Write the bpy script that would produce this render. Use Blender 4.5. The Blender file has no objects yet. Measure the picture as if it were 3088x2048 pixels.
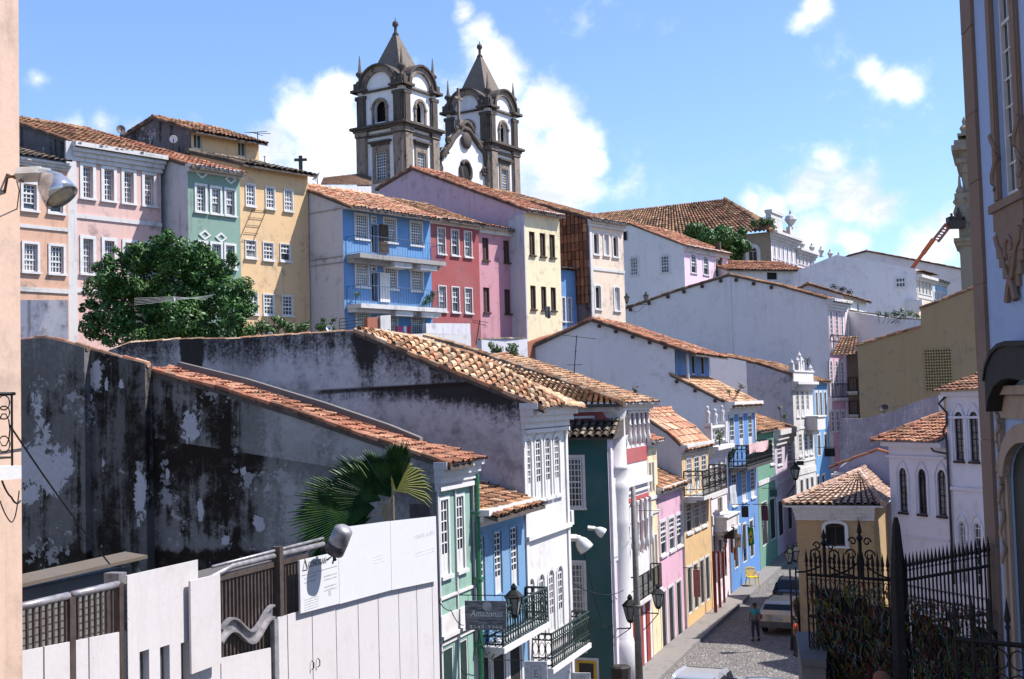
import bpy, math, random
from mathutils import Vector, Matrix
random.seed(7)
R = math.radians
scene = bpy.context.scene
# ------------------------------------------------------------------ camera
FPX, CX, CY = 3700.0, 1544.0, 1024.0
PITCH, ROLL, CAMZ = R(3.03), 0.0275, 11.2
_F0 = Vector((0, math.cos(PITCH), math.sin(PITCH)))
_U0 = Vector((0, -math.sin(PITCH), math.cos(PITCH)))
_R0 = Vector((1, 0, 0))
CR = _R0*math.cos(ROLL) - _U0*math.sin(ROLL)
CU = _U0*math.cos(ROLL) + _R0*math.sin(ROLL)
CAM = Vector((0, 0, CAMZ))
cd = bpy.data.cameras.new('camera'); cam = bpy.data.objects.new('camera', cd)
scene.collection.objects.link(cam)
cd.sensor_width = 36; cd.lens = 36*FPX/3088; cd.clip_end = 6000; cd.clip_start = .1
cam.matrix_world = Matrix.Translation(CAM) @ Matrix((CR, CU, -_F0)).transposed().to_4x4()
scene.camera = cam

def ray(px, py):
    return (_F0*FPX + CR*(px-CX) + CU*(CY-py)).normalized()

# ------------------------------------------------------------------ light
SUN = Vector((3.59, .27, 5.0)).normalized()
sl = bpy.data.lights.new('sun', 'SUN'); sl.energy = 5.0; sl.angle = R(.5); sl.color = (1, .955, .89)
so = bpy.data.objects.new('sun', sl); scene.collection.objects.link(so)
so.rotation_euler = SUN.to_track_quat('Z', 'Y').to_euler()
scene.view_settings.view_transform = 'Standard'
scene.view_settings.look = 'None'
scene.view_settings.exposure = 0.75
scene.view_settings.gamma = 1

class NT:
    """tiny node helper"""
    def __init__(s, tree):
        s.t = tree; s.n = tree.nodes; s.l = tree.links
    def node(s, typ, **kw):
        nd = s.n.new(typ)
        for k, v in kw.items():
            setattr(nd, k, v)
        return nd
    def put(s, sock, v):
        if hasattr(v, 'links') or isinstance(v, bpy.types.NodeSocket):
            s.l.new(v, sock)
        else:
            sock.default_value = v
    def math(s, op, a, b=0.0, clamp=False):
        nd = s.node('ShaderNodeMath', operation=op); nd.use_clamp = clamp
        s.put(nd.inputs[0], a); s.put(nd.inputs[1], b); return nd.outputs[0]
    def vmath(s, op, a, b=None):
        nd = s.node('ShaderNodeVectorMath', operation=op)
        s.put(nd.inputs[0], a)
        if b is not None: s.put(nd.inputs[1], b)
        return nd.outputs['Value'] if op in ('LENGTH', 'DISTANCE', 'DOT_PRODUCT') else nd.outputs[0]
    def mapping(s, v, scale):
        nd = s.node('ShaderNodeMapping'); s.put(nd.inputs[0], v); nd.inputs['Scale'].default_value = scale
        return nd.outputs[0]
    def noise(s, v, scale, detail=4, rough=.55, dist=0):
        nd = s.node('ShaderNodeTexNoise'); s.put(nd.inputs['Vector'], v)
        nd.inputs['Scale'].default_value = scale; nd.inputs['Detail'].default_value = detail
        nd.inputs['Roughness'].default_value = rough; nd.inputs['Distortion'].default_value = dist
        return nd.outputs[0]
    def step(s, v, a, b, lo=0., hi=1., smooth=True):
        nd = s.node('ShaderNodeMapRange'); nd.clamp = True
        if smooth: nd.interpolation_type = 'SMOOTHSTEP'
        s.put(nd.inputs[0], v); nd.inputs[1].default_value = a; nd.inputs[2].default_value = b
        nd.inputs[3].default_value = lo; nd.inputs[4].default_value = hi
        return nd.outputs[0]
    def mix(s, f, a, b, mode='MIX'):
        nd = s.node('ShaderNodeMix', data_type='RGBA', blend_type=mode)
        s.put(nd.inputs[0], f)
        for sock, v in ((nd.inputs[6], a), (nd.inputs[7], b)):
            if isinstance(v, (tuple, list)) and len(v) == 3: v = (*v, 1)
            s.put(sock, v)
        return nd.outputs[2]

# ------------------------------------------------------------------ world: sky and cumulus clouds
w = bpy.data.worlds.new('World'); scene.world = w; w.use_nodes = True
W = NT(w.node_tree); bg = w.node_tree.nodes['Background']
sky = W.node('ShaderNodeTexSky', sky_type='NISHITA'); sky.sun_disc = False
sky.sun_elevation = math.asin(SUN.z); sky.sun_rotation = math.atan2(SUN.x, SUN.y)
sky.air_density = 1.0; sky.dust_density = .4; sky.ozone_density = 2.0
tc = W.node('ShaderNodeTexCoord').outputs['Generated']
wn = W.noise(tc, 9, 6, .62); wn2 = W.noise(tc, 3, 3, .5)
cloudpx = [(800,450,150),(905,345,130),(1000,290,100),(990,430,170),(700,480,90),(1200,230,90),(1290,360,170),
 (1400,40,55),(1440,90,75),(1480,170,95),(1520,260,130),(1620,330,140),(1560,470,190),(1700,430,110),(1720,520,110),(1790,500,50),(1420,240,120),(1620,620,150),
 (2330,620,95),(2420,570,130),(2510,500,95),(2570,590,135),(2640,640,90),(2690,610,70),(2270,610,50),(2450,700,120),(2560,720,80),
 (2800,760,110),(2880,700,80),(2740,790,60),(2460,15,65),(2420,55,55),(2630,210,50),(2690,250,55),(2740,275,45),
 (110,240,35),(300,370,70),(420,390,60),(230,380,60),(560,400,90),(620,440,60)]
dens = None
for (x, y, r) in cloudpx:
    d = ray(x, y); rr = r/FPX*1.22
    nd = W.node('ShaderNodeVectorMath', operation='DISTANCE'); W.l.new(tc, nd.inputs[0]); nd.inputs[1].default_value = d
    soft = .5 if y == 240 else .68 if (y in (240,370,390,380,55,400) or x in (2630,2690,2740)) else 1.0
    v = W.step(nd.outputs['Value'], 0, rr, soft, 0, False)
    dens = v if dens is None else W.math('SMOOTH_MAX' if False else 'MAXIMUM', dens, v)
wn3 = W.noise(tc, 34, 6, .62)
fl = W.math('ADD', dens, W.math('ADD', W.math('MULTIPLY', W.math('SUBTRACT', wn, .5), 2.1), W.math('MULTIPLY', W.math('SUBTRACT', wn3, .5), .9)))
cm = W.step(fl, .20, .95)
shade = W.step(W.noise(W.mapping(tc, (1, 1, 1.8)), 11, 7, .62, .4), .38, .60)
ccol = W.mix(shade, (5.2, 5.6, 6.5), (8.6, 8.7, 9.0))
haze_el = W.node('ShaderNodeSeparateXYZ'); W.l.new(tc, haze_el.inputs[0])
skyc = W.mix(.035, W.mix(1.0, sky.outputs[0], (.93, 1.10, 1.40), 'MULTIPLY'), (8.0, 8.4, 9.2))
# clouds continue softly round the rest of the horizon
other = W.step(W.math('ADD', W.noise(W.mapping(tc, (1, 1, 2.2)), 2.6, 6, .55), W.step(haze_el.outputs[2], .0, .6, .0, -.22)), .56, .68)
outside = W.step(W.vmath('DOT_PRODUCT', tc, tuple(ray(1544, 1024))), .80, .88, 1, 0)
cm = W.math('MAXIMUM', cm, W.math('MULTIPLY', other, outside))
W.l.new(W.mix(cm, skyc, ccol), bg.inputs[0]); bg.inputs[1].default_value = .098

# ------------------------------------------------------------------ materials
def lin(c, k=1.0):
    out = []
    for v in c:
        v /= 255
        out.append((v/12.92 if v <= .04045 else ((v+.055)/1.055)**2.4)*k)
    return tuple(out)
MATS = {}
def newmat(name):
    m = bpy.data.materials.new(name); m.use_nodes = True
    N = NT(m.node_tree); return m, N, m.node_tree.nodes['Principled BSDF']
def plaster(name, col, dirt=.25, rough=.9, streak=.5, dcol=(.10, .09, .085), bump=.15, fade=.25, sc=1.0):
    if name in MATS: return MATS[name]
    m, N, b = newmat(name)
    g = N.node('ShaderNodeNewGeometry').outputs['Position']
    big = N.noise(g, .35*sc, 5, .6); med = N.noise(g, 1.7*sc, 6, .65); fine = N.noise(g, 14*sc, 3, .6)
    st = N.noise(N.mapping(g, (3.2*sc, 3.2*sc, .28*sc)), 1.0, 5, .62)
    c = N.mix(N.math('MULTIPLY', N.step(big, .35, .65), fade), col, tuple(min(.9, v*.72+.09) for v in col))
    c = N.mix(N.step(fine, .3, .75, 0, .16), c, tuple(v*.62 for v in col))
    d1 = N.math('MULTIPLY', N.step(st, .52, .78), streak)
    d2 = N.step(N.math('MULTIPLY', med, N.math('ADD', big, .5)), .5, .78)
    f = N.math('MULTIPLY', N.math('ADD', d1, d2, True), dirt, True)
    c = N.mix(f, c, dcol)
    N.l.new(c, b.inputs['Base Color']); b.inputs['Roughness'].default_value = rough
    b.inputs['Specular IOR Level'].default_value = .25
    bp = N.node('ShaderNodeBump'); bp.inputs['Strength'].default_value = bump; bp.inputs['Distance'].default_value = .05
    N.l.new(N.math('ADD', med, N.math('MULTIPLY', fine, .4)), bp.inputs['Height']); N.l.new(bp.outputs[0], b.inputs['Normal'])
    MATS[name] = m; return m
def flat(name, col, rough=.6, metal=0, var=.15, spec=.4, sc=6, bump=0):
    if name in MATS: return MATS[name]
    m, N, b = newmat(name)
    g = N.node('ShaderNodeNewGeometry').outputs['Position']
    n = N.noise(g, sc, 4, .6)
    c = N.mix(N.step(n, .35, .7), col, tuple(v*(1-var*2.2) for v in col))
    N.l.new(c, b.inputs['Base Color']); b.inputs['Roughness'].default_value = rough
    b.inputs['Metallic'].default_value = metal; b.inputs['Specular IOR Level'].default_value = spec
    if bump:
        bp = N.node('ShaderNodeBump'); bp.inputs['Strength'].default_value = bump; bp.inputs['Distance'].default_value = .03
        N.l.new(n, bp.inputs['Height']); N.l.new(bp.outputs[0], b.inputs['Normal'])
    MATS[name] = m; return m
def tilemat(name, cols, dark=.4, lich=.3):
    """barrel tiles: one tone per tile from the (column,row) stored in the uv map, soot and lichen over it"""
    m, N, b = newmat(name)
    uv = N.node('ShaderNodeUVMap').outputs[0]
    wn_ = N.node('ShaderNodeTexWhiteNoise', noise_dimensions='2D'); N.l.new(uv, wn_.inputs['Vector'])
    cr = N.node('ShaderNodeValToRGB'); N.l.new(wn_.outputs['Value'], cr.inputs[0])
    e = cr.color_ramp.elements
    while len(e) < len(cols): e.new(.5)
    for i, c_ in enumerate(cols):
        e[i].position = i/(len(cols)-1); e[i].color = (*c_, 1)
    g = N.node('ShaderNodeNewGeometry').outputs['Position']
    big = N.noise(g, .5, 5, .65); fine = N.noise(g, 7, 4, .6)
    sp_ = N.node('ShaderNodeSeparateXYZ'); N.l.new(uv, sp_.inputs[0])
    c0_ = N.mix(N.math('MULTIPLY', N.math('GREATER_THAN', sp_.outputs[1], 5000), .85), cr.outputs[0], (.03, .025, .02))  # channels and one flank darkened: shade between barrels put into the colour
    c = N.mix(N.math('MULTIPLY', N.step(big, .42, .68), dark), c0_, (.045, .036, .03))
    c = N.mix(N.math('MULTIPLY', N.step(fine, .52, .7), lich), c, (.07, .06, .045))
    N.l.new(c, b.inputs['Base Color']); b.inputs['Roughness'].default_value = .95; b.inputs['Specular IOR Level'].default_value = .15
    bp = N.node('ShaderNodeBump'); bp.inputs['Strength'].default_value = .3; bp.inputs['Distance'].default_value = .02
    N.l.new(fine, bp.inputs['Height']); N.l.new(bp.outputs[0], b.inputs['Normal'])
    MATS[name] = m; return m
T_RED = tilemat('tiles_red', [lin((124,78,60)), lin((186,122,96)), lin((210,162,132)), lin((88,62,50)), lin((192,132,104)), lin((152,104,82))], .6, .5)
T_TAN = tilemat('tiles_tan', [lin((190,145,112)), lin((222,188,150)), lin((140,102,78)), lin((205,148,112)), lin((88,70,58)), lin((226,196,164)), lin((170,122,94))], .5, .5)
T_OLD = tilemat('tiles_old', [lin((150,112,86)), lin((200,155,118)), lin((104,74,58)), lin((180,122,92)), lin((70,56,48)), lin((215,180,145))], .6, .5)
T_DARK = tilemat('tiles_dark', [lin((150,135,115)), lin((105,92,80)), lin((75,65,58)), lin((175,160,140))], .55, .5)
T_GREY = tilemat('tiles_grey', [lin((170,140,120)), lin((200,170,150)), lin((150,110,90)), lin((215,195,180))], .25, .3)
T_PALE = tilemat('tiles_pale', [lin((212,168,135)), lin((222,192,162)), lin((196,138,108)), lin((180,150,122)), lin((206,128,98)), lin((130,100,82))], .3, .35)
m, N, b = newmat('glass'); GLASS = m
g = N.node('ShaderNodeNewGeometry').outputs['Position']
N.l.new(N.mix(N.step(N.noise(g, .9, 2), .4, .65), (.014, .018, .022), (.06, .07, .08)), b.inputs['Base Color'])
b.inputs['Roughness'].default_value = .13; b.inputs['Specular IOR Level'].default_value = .5
CURTAIN = flat('curtained_pane', (.24,.235,.23), .35, var=.3, sc=3)
DARK = flat('dark_interior', (.012, .011, .010), .9, var=.2)
BROWNWOOD = flat('brown_wood', (.06, .035, .022), .7, var=.25)
WHITEP = flat('white_paint', (.60, .59, .585), .5, var=.06, sc=3)
OFFW = plaster('offwhite_trim', (.56, .54, .53), .45, streak=.8)
IRON = flat('black_iron', (.012, .014, .013), .55, .4, var=.2)
GIRON = flat('green_black_iron', (.012, .030, .024), .5, .2, var=.2)
GREYMETAL = flat('grey_metal', (.16, .145, .14), .5, .5, var=.2)
CONC = plaster('concrete', (.30, .28, .27), .6, streak=.8)

# ------------------------------------------------------------------ mesh building
class MB:
    def __init__(s): s.v = []; s.f = []; s.uv = []
    def add(s, pts, faces, uv=(0, 0)):
        o = len(s.v); s.v += [tuple(p) for p in pts]
        for f in faces: s.f.append(tuple(i+o for i in f)); s.uv.append(uv)
        return s
    def poly(s, pts, uv=(0, 0)): return s.add(pts, [tuple(range(len(pts)))], uv)
    def hexa(s, p, uv=(0, 0)):  # p: 4 bottom + 4 top
        return s.add(p, [(3,2,1,0), (4,5,6,7), (0,1,5,4), (1,2,6,5), (2,3,7,6), (3,0,4,7)], uv)
    def box(s, F, s0, s1, n0, n1, z0, z1):
        p = [F.pt(a, c, z) for z in (z0, z1) for (a, c) in ((s0, n0), (s0, n1), (s1, n1), (s1, n0))]
        return s.hexa(p)
    def prism(s, pts, d):
        """closed solid: polygon pts swept by vector d"""
        n = len(pts); q = [Vector(p)+Vector(d) for p in pts]
        fs = [tuple(range(n))[::-1], tuple(range(n, 2*n))] + [(i, (i+1) % n, n+(i+1) % n, n+i) for i in range(n)]
        return s.add(list(pts)+q, fs)
    def tube(s, pts, r, seg=6, closed=False, uv=(0, 0), r2=None):
        pts = [Vector(p) for p in pts]; n = len(pts); vs = []; fs = []
        for i, p in enumerate(pts):
            a = pts[max(0, i-1)]; c = pts[min(n-1, i+1)]
            if closed: a = pts[i-1]; c = pts[(i+1) % n]
            d = (c-a); d = d.normalized() if d.length > 1e-9 else Vector((0, 0, 1))
            up = Vector((0, 0, 1)) if abs(d.z) < .9 else Vector((0, 1, 0))
            x = d.cross(up).normalized(); y = x.cross(d)
            rr = r if r2 is None else r+(r2-r)*i/max(1, n-1)
            for k in range(seg):
                t = 2*math.pi*k/seg; vs.append(p+x*math.cos(t)*rr+y*math.sin(t)*rr)
        m_ = n if closed else n-1
        for i in range(m_):
            j = (i+1) % n
            for k in range(seg):
                fs.append((i*seg+k, i*seg+(k+1) % seg, j*seg+(k+1) % seg, j*seg+k))
        if not closed: fs += [tuple(range(seg))[::-1], tuple(range((n-1)*seg, n*seg))]
        return s.add(vs, fs, uv)
    def lathe(s, c, prof, seg=12, ax=Vector((0, 0, 1)), sx=1.0):
        """prof: (radius, height) along ax from c"""
        ax = Vector(ax).normalized(); up = Vector((0, 1, 0)) if abs(ax.y) < .9 else Vector((1, 0, 0))
        x = ax.cross(up).normalized(); y = ax.cross(x); c = Vector(c); vs = []; fs = []
        for (r, h) in prof:
            for k in range(seg):
                t = 2*math.pi*k/seg; vs.append(c+ax*h+x*math.cos(t)*r*sx+y*math.sin(t)*r)
        for i in range(len(prof)-1):
            for k in range(seg): fs.append((i*seg+k, i*seg+(k+1) % seg, (i+1)*seg+(k+1) % seg, (i+1)*seg+k))
        fs += [tuple(range(seg))[::-1], tuple(range((len(prof)-1)*seg, len(prof)*seg))]
        return s.add(vs, fs)
    def build(s, name, mat, parent=None, smooth=False):
        off = Vector((0, 0, 0))
        if parent is not None: off = Vector(parent['_o'])
        me = bpy.data.meshes.new(name)
        me.from_pydata([(a-off.x, b_-off.y, c-off.z) for (a, b_, c) in s.v], [], s.f)
        uvl = me.uv_layers.new(name='uv')
        buf = []
        for f, u in zip(s.f, s.uv): buf += list(u)*len(f)
        uvl.data.foreach_set('uv', buf)
        mats = mat if isinstance(mat, (list, tuple)) else [mat]
        for m_ in mats: me.materials.append(m_)
        if smooth: me.polygons.foreach_set('use_smooth', [True]*len(me.polygons))
        me.update()
        o = bpy.data.objects.new(name, me); scene.collection.objects.link(o)
        o['_o'] = tuple(off)
        if parent is not None: o.parent = parent
        return o
def thing(name, label, cat, loc, group=None, kind=None):
    o = bpy.data.objects.new(name, None); scene.collection.objects.link(o)
    o.empty_display_size = .3
    o.location = loc; o['_o'] = tuple(loc); o['label'] = label; o['category'] = cat
    if group: o['group'] = group
    if kind: o['kind'] = kind
    return o
def tag(o, label, cat, group=None, kind=None):
    o['label'] = label; o['category'] = cat
    if group: o['group'] = group
    if kind: o['kind'] = kind
    return o
def copytree(o, dloc, parent=None, **props):
    c = o.copy(); scene.collection.objects.link(c)
    if parent is None:
        c.location = Vector(o.location)+Vector(dloc)
        for k, v in props.items(): c[k] = v
    else: c.parent = parent
    for ch in list(o.children): copytree(ch, (0, 0, 0), c)
    return c

class Fr:
    """vertical wall frame: s runs to the right seen from outside, n outward, z up"""
    def __init__(s, P, az):
        s.P = Vector((P[0], P[1], 0)); a = R(az); s.az = az
        s.t = Vector((math.sin(a), math.cos(a), 0)); s.n = Vector((math.cos(a), -math.sin(a), 0))
    def pt(s, a, c, z): return s.P+s.t*a+s.n*c+Vector((0, 0, z))
    def hit(s, px, py, off=0.0):
        d = ray(px, py); P = s.P+s.n*off
        k = ((P-CAM).dot(s.n))/d.dot(s.n)
        return CAM+d*k
    def sz(s, px, py, off=0.0):
        h = s.hit(px, py, off); return (h-s.P).dot(s.t), h.z
    def gable(s, a=0.0):
        """frame of the cross wall at s=a that faces back along -t; its s runs outward (= n)"""
        g_ = Fr(s.pt(a, 0, 0), s.az+90); return g_
    def sub(s, a, c=0.0, daz=0.0): return Fr(s.pt(a, c, 0), s.az+daz)
def at(px, py, Y):
    d = ray(px, py); return CAM+d*((Y)/d.y)
def ground(px, py, z=0.0):
    d = ray(px, py); return CAM+d*((z-CAMZ)/d.z)
# ------------------------------------------------------------------ builders
def tiles(mb, e0, e1, r0, r1, pitch=.27, row=.38, H=.085, jit=.022):
    """sheet of barrel tiles from eave e0-e1 up to ridge r0-r1"""
    e0, e1, r0, r1 = map(Vector, (e0, e1, r0, r1))
    wdt = max((e1-e0).length, (r1-r0).length); hgt = max((r0-e0).length, (r1-e1).length)
    n = max(2, int(wdt/pitch)); m_ = max(2, int(hgt/row))
    nrm = (e1-e0 if (e1-e0).length > .01 else r1-r0).cross(r0-e0).normalized()
    if nrm.z < 0: nrm = -nrm
    prof = [(0, 0), (.26, 0), (.36, .68), (.63, 1), (.9, .68)]
    us = []
    for i in range(n):
        for (a, h) in prof: us.append((i+a, h, i))
    us.append((n, 0, n-1)); nu = len(us)
    ro = random.Random(int(e0.x*100)+int(e0.y*7))
    tj = [[ro.uniform(-jit, jit) for _ in range(m_)] for _ in range(n)]
    ej = [ro.uniform(-.05, .06) for _ in range(n)]
    vs = []; fs = []; uvs = []
    for j in range(m_):
        for k in (0, 1):
            v = (j+k)/m_
            for (u, h, i) in us:
                vv = v-(.10/m_ if k == 0 else 0) + (ej[i]/hgt if (j == 0 and k == 0 and h > 0) else 0)
                p = (e0.lerp(e1, u/n)).lerp(r0.lerp(r1, u/n), vv)
                vs.append(p+nrm*(H*h*(1.12 if k == 0 else .86)+(.038 if k == 0 else 0)+tj[i][j]*(1 if h else .3)))
    o = len(mb.v)
    for r_ in range(2*m_-1):
        for q in range(nu-1):
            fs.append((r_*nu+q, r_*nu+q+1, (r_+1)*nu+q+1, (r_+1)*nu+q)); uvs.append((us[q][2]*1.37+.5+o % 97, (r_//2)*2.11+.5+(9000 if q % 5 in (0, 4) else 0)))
    mb.v += [tuple(p) for p in vs]
    mb.f += [tuple(i+o for i in f) for f in fs]; mb.uv += uvs
    return mb
def ridge_tiles(mb, a, b, r=.13, step=.42):
    a, b = Vector(a), Vector(b); L = (b-a).length; n = max(1, int(L/step)); ro = random.Random(int(a.x*91))
    for i in range(n):
        p = a.lerp(b, i/n); q = a.lerp(b, (i+1.12)/n)
        up = Vector((0, 0, ro.uniform(-.02, .02)))
        mb.tube([p+up, q+up], r*1.08, 7, uv=(i*3.1+a.x, a.y), r2=r*.88)
def roof_profile(parent, F, s0, s1, prof, tmat, ov=.35, ovs=.12, pitch=.27, row=.38, skip=(), verge=True, thick=.10, H=.085):
    """prof: list of (n, z) from the street eave to the back; one tiled slope per pair"""
    mb = MB(); sl_ = MB(); P = list(prof)
    def ext(a, b, d):
        L = math.hypot(b[0]-a[0], b[1]-a[1]); return (a[0]-(b[0]-a[0])/L*d, a[1]-(b[1]-a[1])/L*d)
    P[0] = ext(P[0], P[1], ov); P[-1] = ext(P[-1], P[-2], ov*.6)
    a0, a1 = s0-ovs, s1+ovs
    for i in range(len(P)-1):
        if i in skip: continue
        p, q = P[i], P[i+1]
        if q[1] >= p[1]-.05 and True:
            lo, hi = p, q
        else: lo, hi = q, p
        tiles(mb, F.pt(a0, lo[0], lo[1]), F.pt(a1, lo[0], lo[1]), F.pt(a0, hi[0], hi[1]), F.pt(a1, hi[0], hi[1]), pitch, row, H)
        sl_.prism([F.pt(a0+.02, p[0], p[1]-.03), F.pt(a0+.02, q[0], q[1]-.03), F.pt(a0+.02, q[0], q[1]-.03-thick), F.pt(a0+.02, p[0], p[1]-.03-thick)], F.t*(a1-a0-.04))
        if verge:
            for a in (a0+.08, a1-.08):
                ridge_tiles(mb, F.pt(a, lo[0], lo[1]+.05), F.pt(a, hi[0], hi[1]+.05), .085, .4)
    for i in range(1, len(P)-1):
        if P[i][1] >= P[i-1][1] and P[i][1] >= P[i+1][1]-.01:
            ridge_tiles(mb, F.pt(a0, P[i][0], P[i][1]+.05), F.pt(a1, P[i][0], P[i][1]+.05))
    rf = mb.build('roof', tmat, parent)
    sl_.build('roof_underside', MATS['under'], rf)
    return rf
MATS['under'] = flat('roof_boards', (.10, .08, .07), .9, var=.2)

def arch_pts(a, b, zs, rise, k=10):
    c = (a+b)/2; r = (b-a)/2
    return [(c-r*math.cos(math.pi*i/k), zs+rise*math.sin(math.pi*i/k)) for i in range(k+1)]
def wall_holes(mb, F, s0, s1, z0, z1, holes, rev=.2):
    """wall sheet at n=0 with real openings; hole = (a,b,zb,zt,rise)"""
    S = sorted({s0, s1, *[h[0] for h in holes], *[h[1] for h in holes]}); Z = sorted({z0, z1, *[h[2] for h in holes], *[h[3] for h in holes]})
    S = [v for v in S if s0 <= v <= s1]; Z = [v for v in Z if z0 <= v <= z1]
    for i in range(len(S)-1):
        for j in range(len(Z)-1):
            c, z = (S[i]+S[i+1])/2, (Z[j]+Z[j+1])/2
            if any(h[0] < c < h[1] and h[2] < z < h[3] for h in holes): continue
            mb.poly([F.pt(S[i], 0, Z[j]), F.pt(S[i+1], 0, Z[j]), F.pt(S[i+1], 0, Z[j+1]), F.pt(S[i], 0, Z[j+1])])
    for h in holes:
        a, b, c, d = h[:4]; rise = h[4] if len(h) > 4 else 0
        top = d-rise
        mb.poly([F.pt(a, 0, c), F.pt(a, -rev, c), F.pt(a, -rev, top), F.pt(a, 0, top)])
        mb.poly([F.pt(b, 0, c), F.pt(b, -rev, c), F.pt(b, -rev, top), F.pt(b, 0, top)])
        mb.poly([F.pt(a, 0, c), F.pt(a, -rev, c), F.pt(b, -rev, c), F.pt(b, 0, c)])
        if not rise:
            mb.poly([F.pt(a, 0, d), F.pt(a, -rev, d), F.pt(b, -rev, d), F.pt(b, 0, d)])
        else:
            ap = arch_pts(a, b, top, rise)
            for i in range(len(ap)-1):
                (u, zu), (v, zv) = ap[i], ap[i+1]
                mb.poly([F.pt(u, 0, zu), F.pt(v, 0, zv), F.pt(v, 0, d), F.pt(u, 0, d)])
                mb.poly([F.pt(u, 0, zu), F.pt(v, 0, zv), F.pt(v, -rev, zv), F.pt(u, -rev, zu)])
FDK = 1.0; RECK = 1.0
def window(F, h, parent, kind='sash', fm=None, case=.12, casem=None, nx=3, ny=6, rec=.13, mw=.045, sill=True, hood=0, proud=.05, hole=True, name='window', open_=.45, pane=None):
    """kind: sash, open (lower sash raised), dark, french, shutter, lattice"""
    fm = fm or WHITEP; casem = casem or WHITEP
    a, b, z0, z1 = h[:4]; rise = h[4] if len(h) > 4 else 0
    rec = -.03 if not hole else rec*RECK; n0 = -rec
    proud = max(.018, proud*FDK)
    if kind == 'dark': pm = pane or DARK
    elif kind == 'shutter': pm = pane or BROWNWOOD
    else: pm = pane or (CURTAIN if (int(abs(a*37+z0*53+F.P.x*11)) % 10) < 3 else GLASS)
    p = MB()
    if rise and not hole:
        pts = [F.pt(a, n0, z0), F.pt(b, n0, z0)]+[F.pt(u, n0, z) for (u, z) in arch_pts(a, b, z1-rise, rise)[::-1]]
        p.prism(pts, -F.n*.03)
    else: p.box(F, a-.01, b+.01, n0-.03, n0, z0-.01, z1+.01)
    po = p.build(name, pm, parent)
    f = MB(); w_, hh = b-a, z1-z0; fw = min(.055, .08*w_+.008); mw = mw*.72 if w_ < 1.3 else mw*.85; zt = z1-rise
    f.box(F, a, a+fw, n0+.003, n0+.06*FDK, z0, zt); f.box(F, b-fw, b, n0+.003, n0+.06*FDK, z0, zt)
    f.box(F, a+fw, b-fw, n0+.003, n0+.06*FDK, z0, z0+fw*1.3)
    if not rise: f.box(F, a+fw, b-fw, n0+.003, n0+.06*FDK, z1-fw, z1)
    else:
        ap = arch_pts(a, b, zt, rise); c = (a+b)/2
        ip = [(c+(u-c)*(1-2*fw/w_), zt+(z-zt)*(1-fw/max(rise, .1))) for (u, z) in ap]
        for i in range(len(ap)-1):
            f.prism([F.pt(*ap[i][:1], n0+.003, ap[i][1]), F.pt(ap[i+1][0], n0+.003, ap[i+1][1]), F.pt(ip[i+1][0], n0+.003, ip[i+1][1]), F.pt(ip[i][0], n0+.003, ip[i][1])], F.n*.057*FDK)
        f.box(F, a+fw, b-fw, n0+.003, n0+.055*FDK, zt-fw/2, zt+fw/2)
    if kind in ('sash', 'open', 'french'):
        zlo = z0+fw*1.3
        if kind == 'open': zlo = z0+hh*open_
        if kind == 'french':
            zlo = z0+hh*.28
            f.box(F, a+fw, b-fw, n0+.003, n0+.045*FDK, z0+fw*1.3, zlo)
            f.box(F, (a+b)/2-.025, (a+b)/2+.025, n0+.045*FDK, n0+.065*FDK, z0, zt)
        for i in range(1, nx):
            x = a+w_*i/nx; ht = z1 if not rise else zt+rise*math.sqrt(max(0, 1-((x-(a+b)/2)/(w_/2))**2))
            f.box(F, x-mw/2, x+mw/2, n0+.003, n0+.03*FDK, zlo, ht-.02)
        for j in range(1, ny):
            z = zlo+(zt-zlo)*j/ny
            t_ = mw if j != ny//2 or kind == 'french' else mw*1.9
            f.box(F, a+fw, b-fw, n0+.004, n0+(.034 if t_ == mw else .05), z-t_/2, z+t_/2)
        if kind == 'open': f.box(F, a+fw, b-fw, n0+.003, n0+.06*FDK, zlo-fw, zlo)
    elif kind == 'lattice':
        k = 6
        for i in range(-k, k+1):
            for sg in (1, -1):
                x0 = a+w_*(i/k); pts = []
                zA, zB = z0+.05, zt-.02
                # clip the slanting lath to the opening
                slope = sg*w_/hh*2.2
                q = []
                for tt in (0, 1):
                    q.append((x0+slope*(zB-zA)*tt if False else x0+slope*hh*.5*tt*1.0, zA+(zB-zA)*tt))
                (xa, za), (xb, zb) = q
                ts = [0, 1]
                dx = xb-xa
                if abs(dx) > 1e-6:
                    t1, t2 = sorted(((a-xa)/dx, (b-xa)/dx)); ts = [max(0, t1), min(1, t2)]
                if ts[0] >= ts[1]: continue
                f.tube([F.pt(xa+dx*ts[0], n0+.02*FDK, za+(zb-za)*ts[0]), F.pt(xa+dx*ts[1], n0+.02*FDK, za+(zb-za)*ts[1])], .022, 4)
    elif kind == 'shutter':
        f.box(F, (a+b)/2-.02, (a+b)/2+.02, n0+.003, n0+.03*FDK, z0, zt)
    f.build('window_frame' if name == 'window' else 'frame', fm, po)
    if case:
        c = MB(); pr = proud
        c.box(F, a-case, a-.002, .003, pr, z0, zt); c.box(F, b+.002, b+case, .003, pr, z0, zt)
        if not rise: c.box(F, a-case, b+case, .003, pr+.002, z1, z1+case)
        else:
            ap = arch_pts(a, b, zt, rise); op = arch_pts(a-case, b+case, zt, rise+case)
            for i in range(len(ap)-1):
                c.prism([F.pt(ap[i][0], .003, ap[i][1]), F.pt(ap[i+1][0], .003, ap[i+1][1]), F.pt(op[i+1][0], .003, op[i+1][1]), F.pt(op[i][0], .003, op[i][1])], F.n*(pr-.003))
        if hood: c.box(F, a-case-.08, b+case+.08, .003, hood, z1+case+rise*0, z1+case+.10)
        c.build('casing', casem, po)
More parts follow.
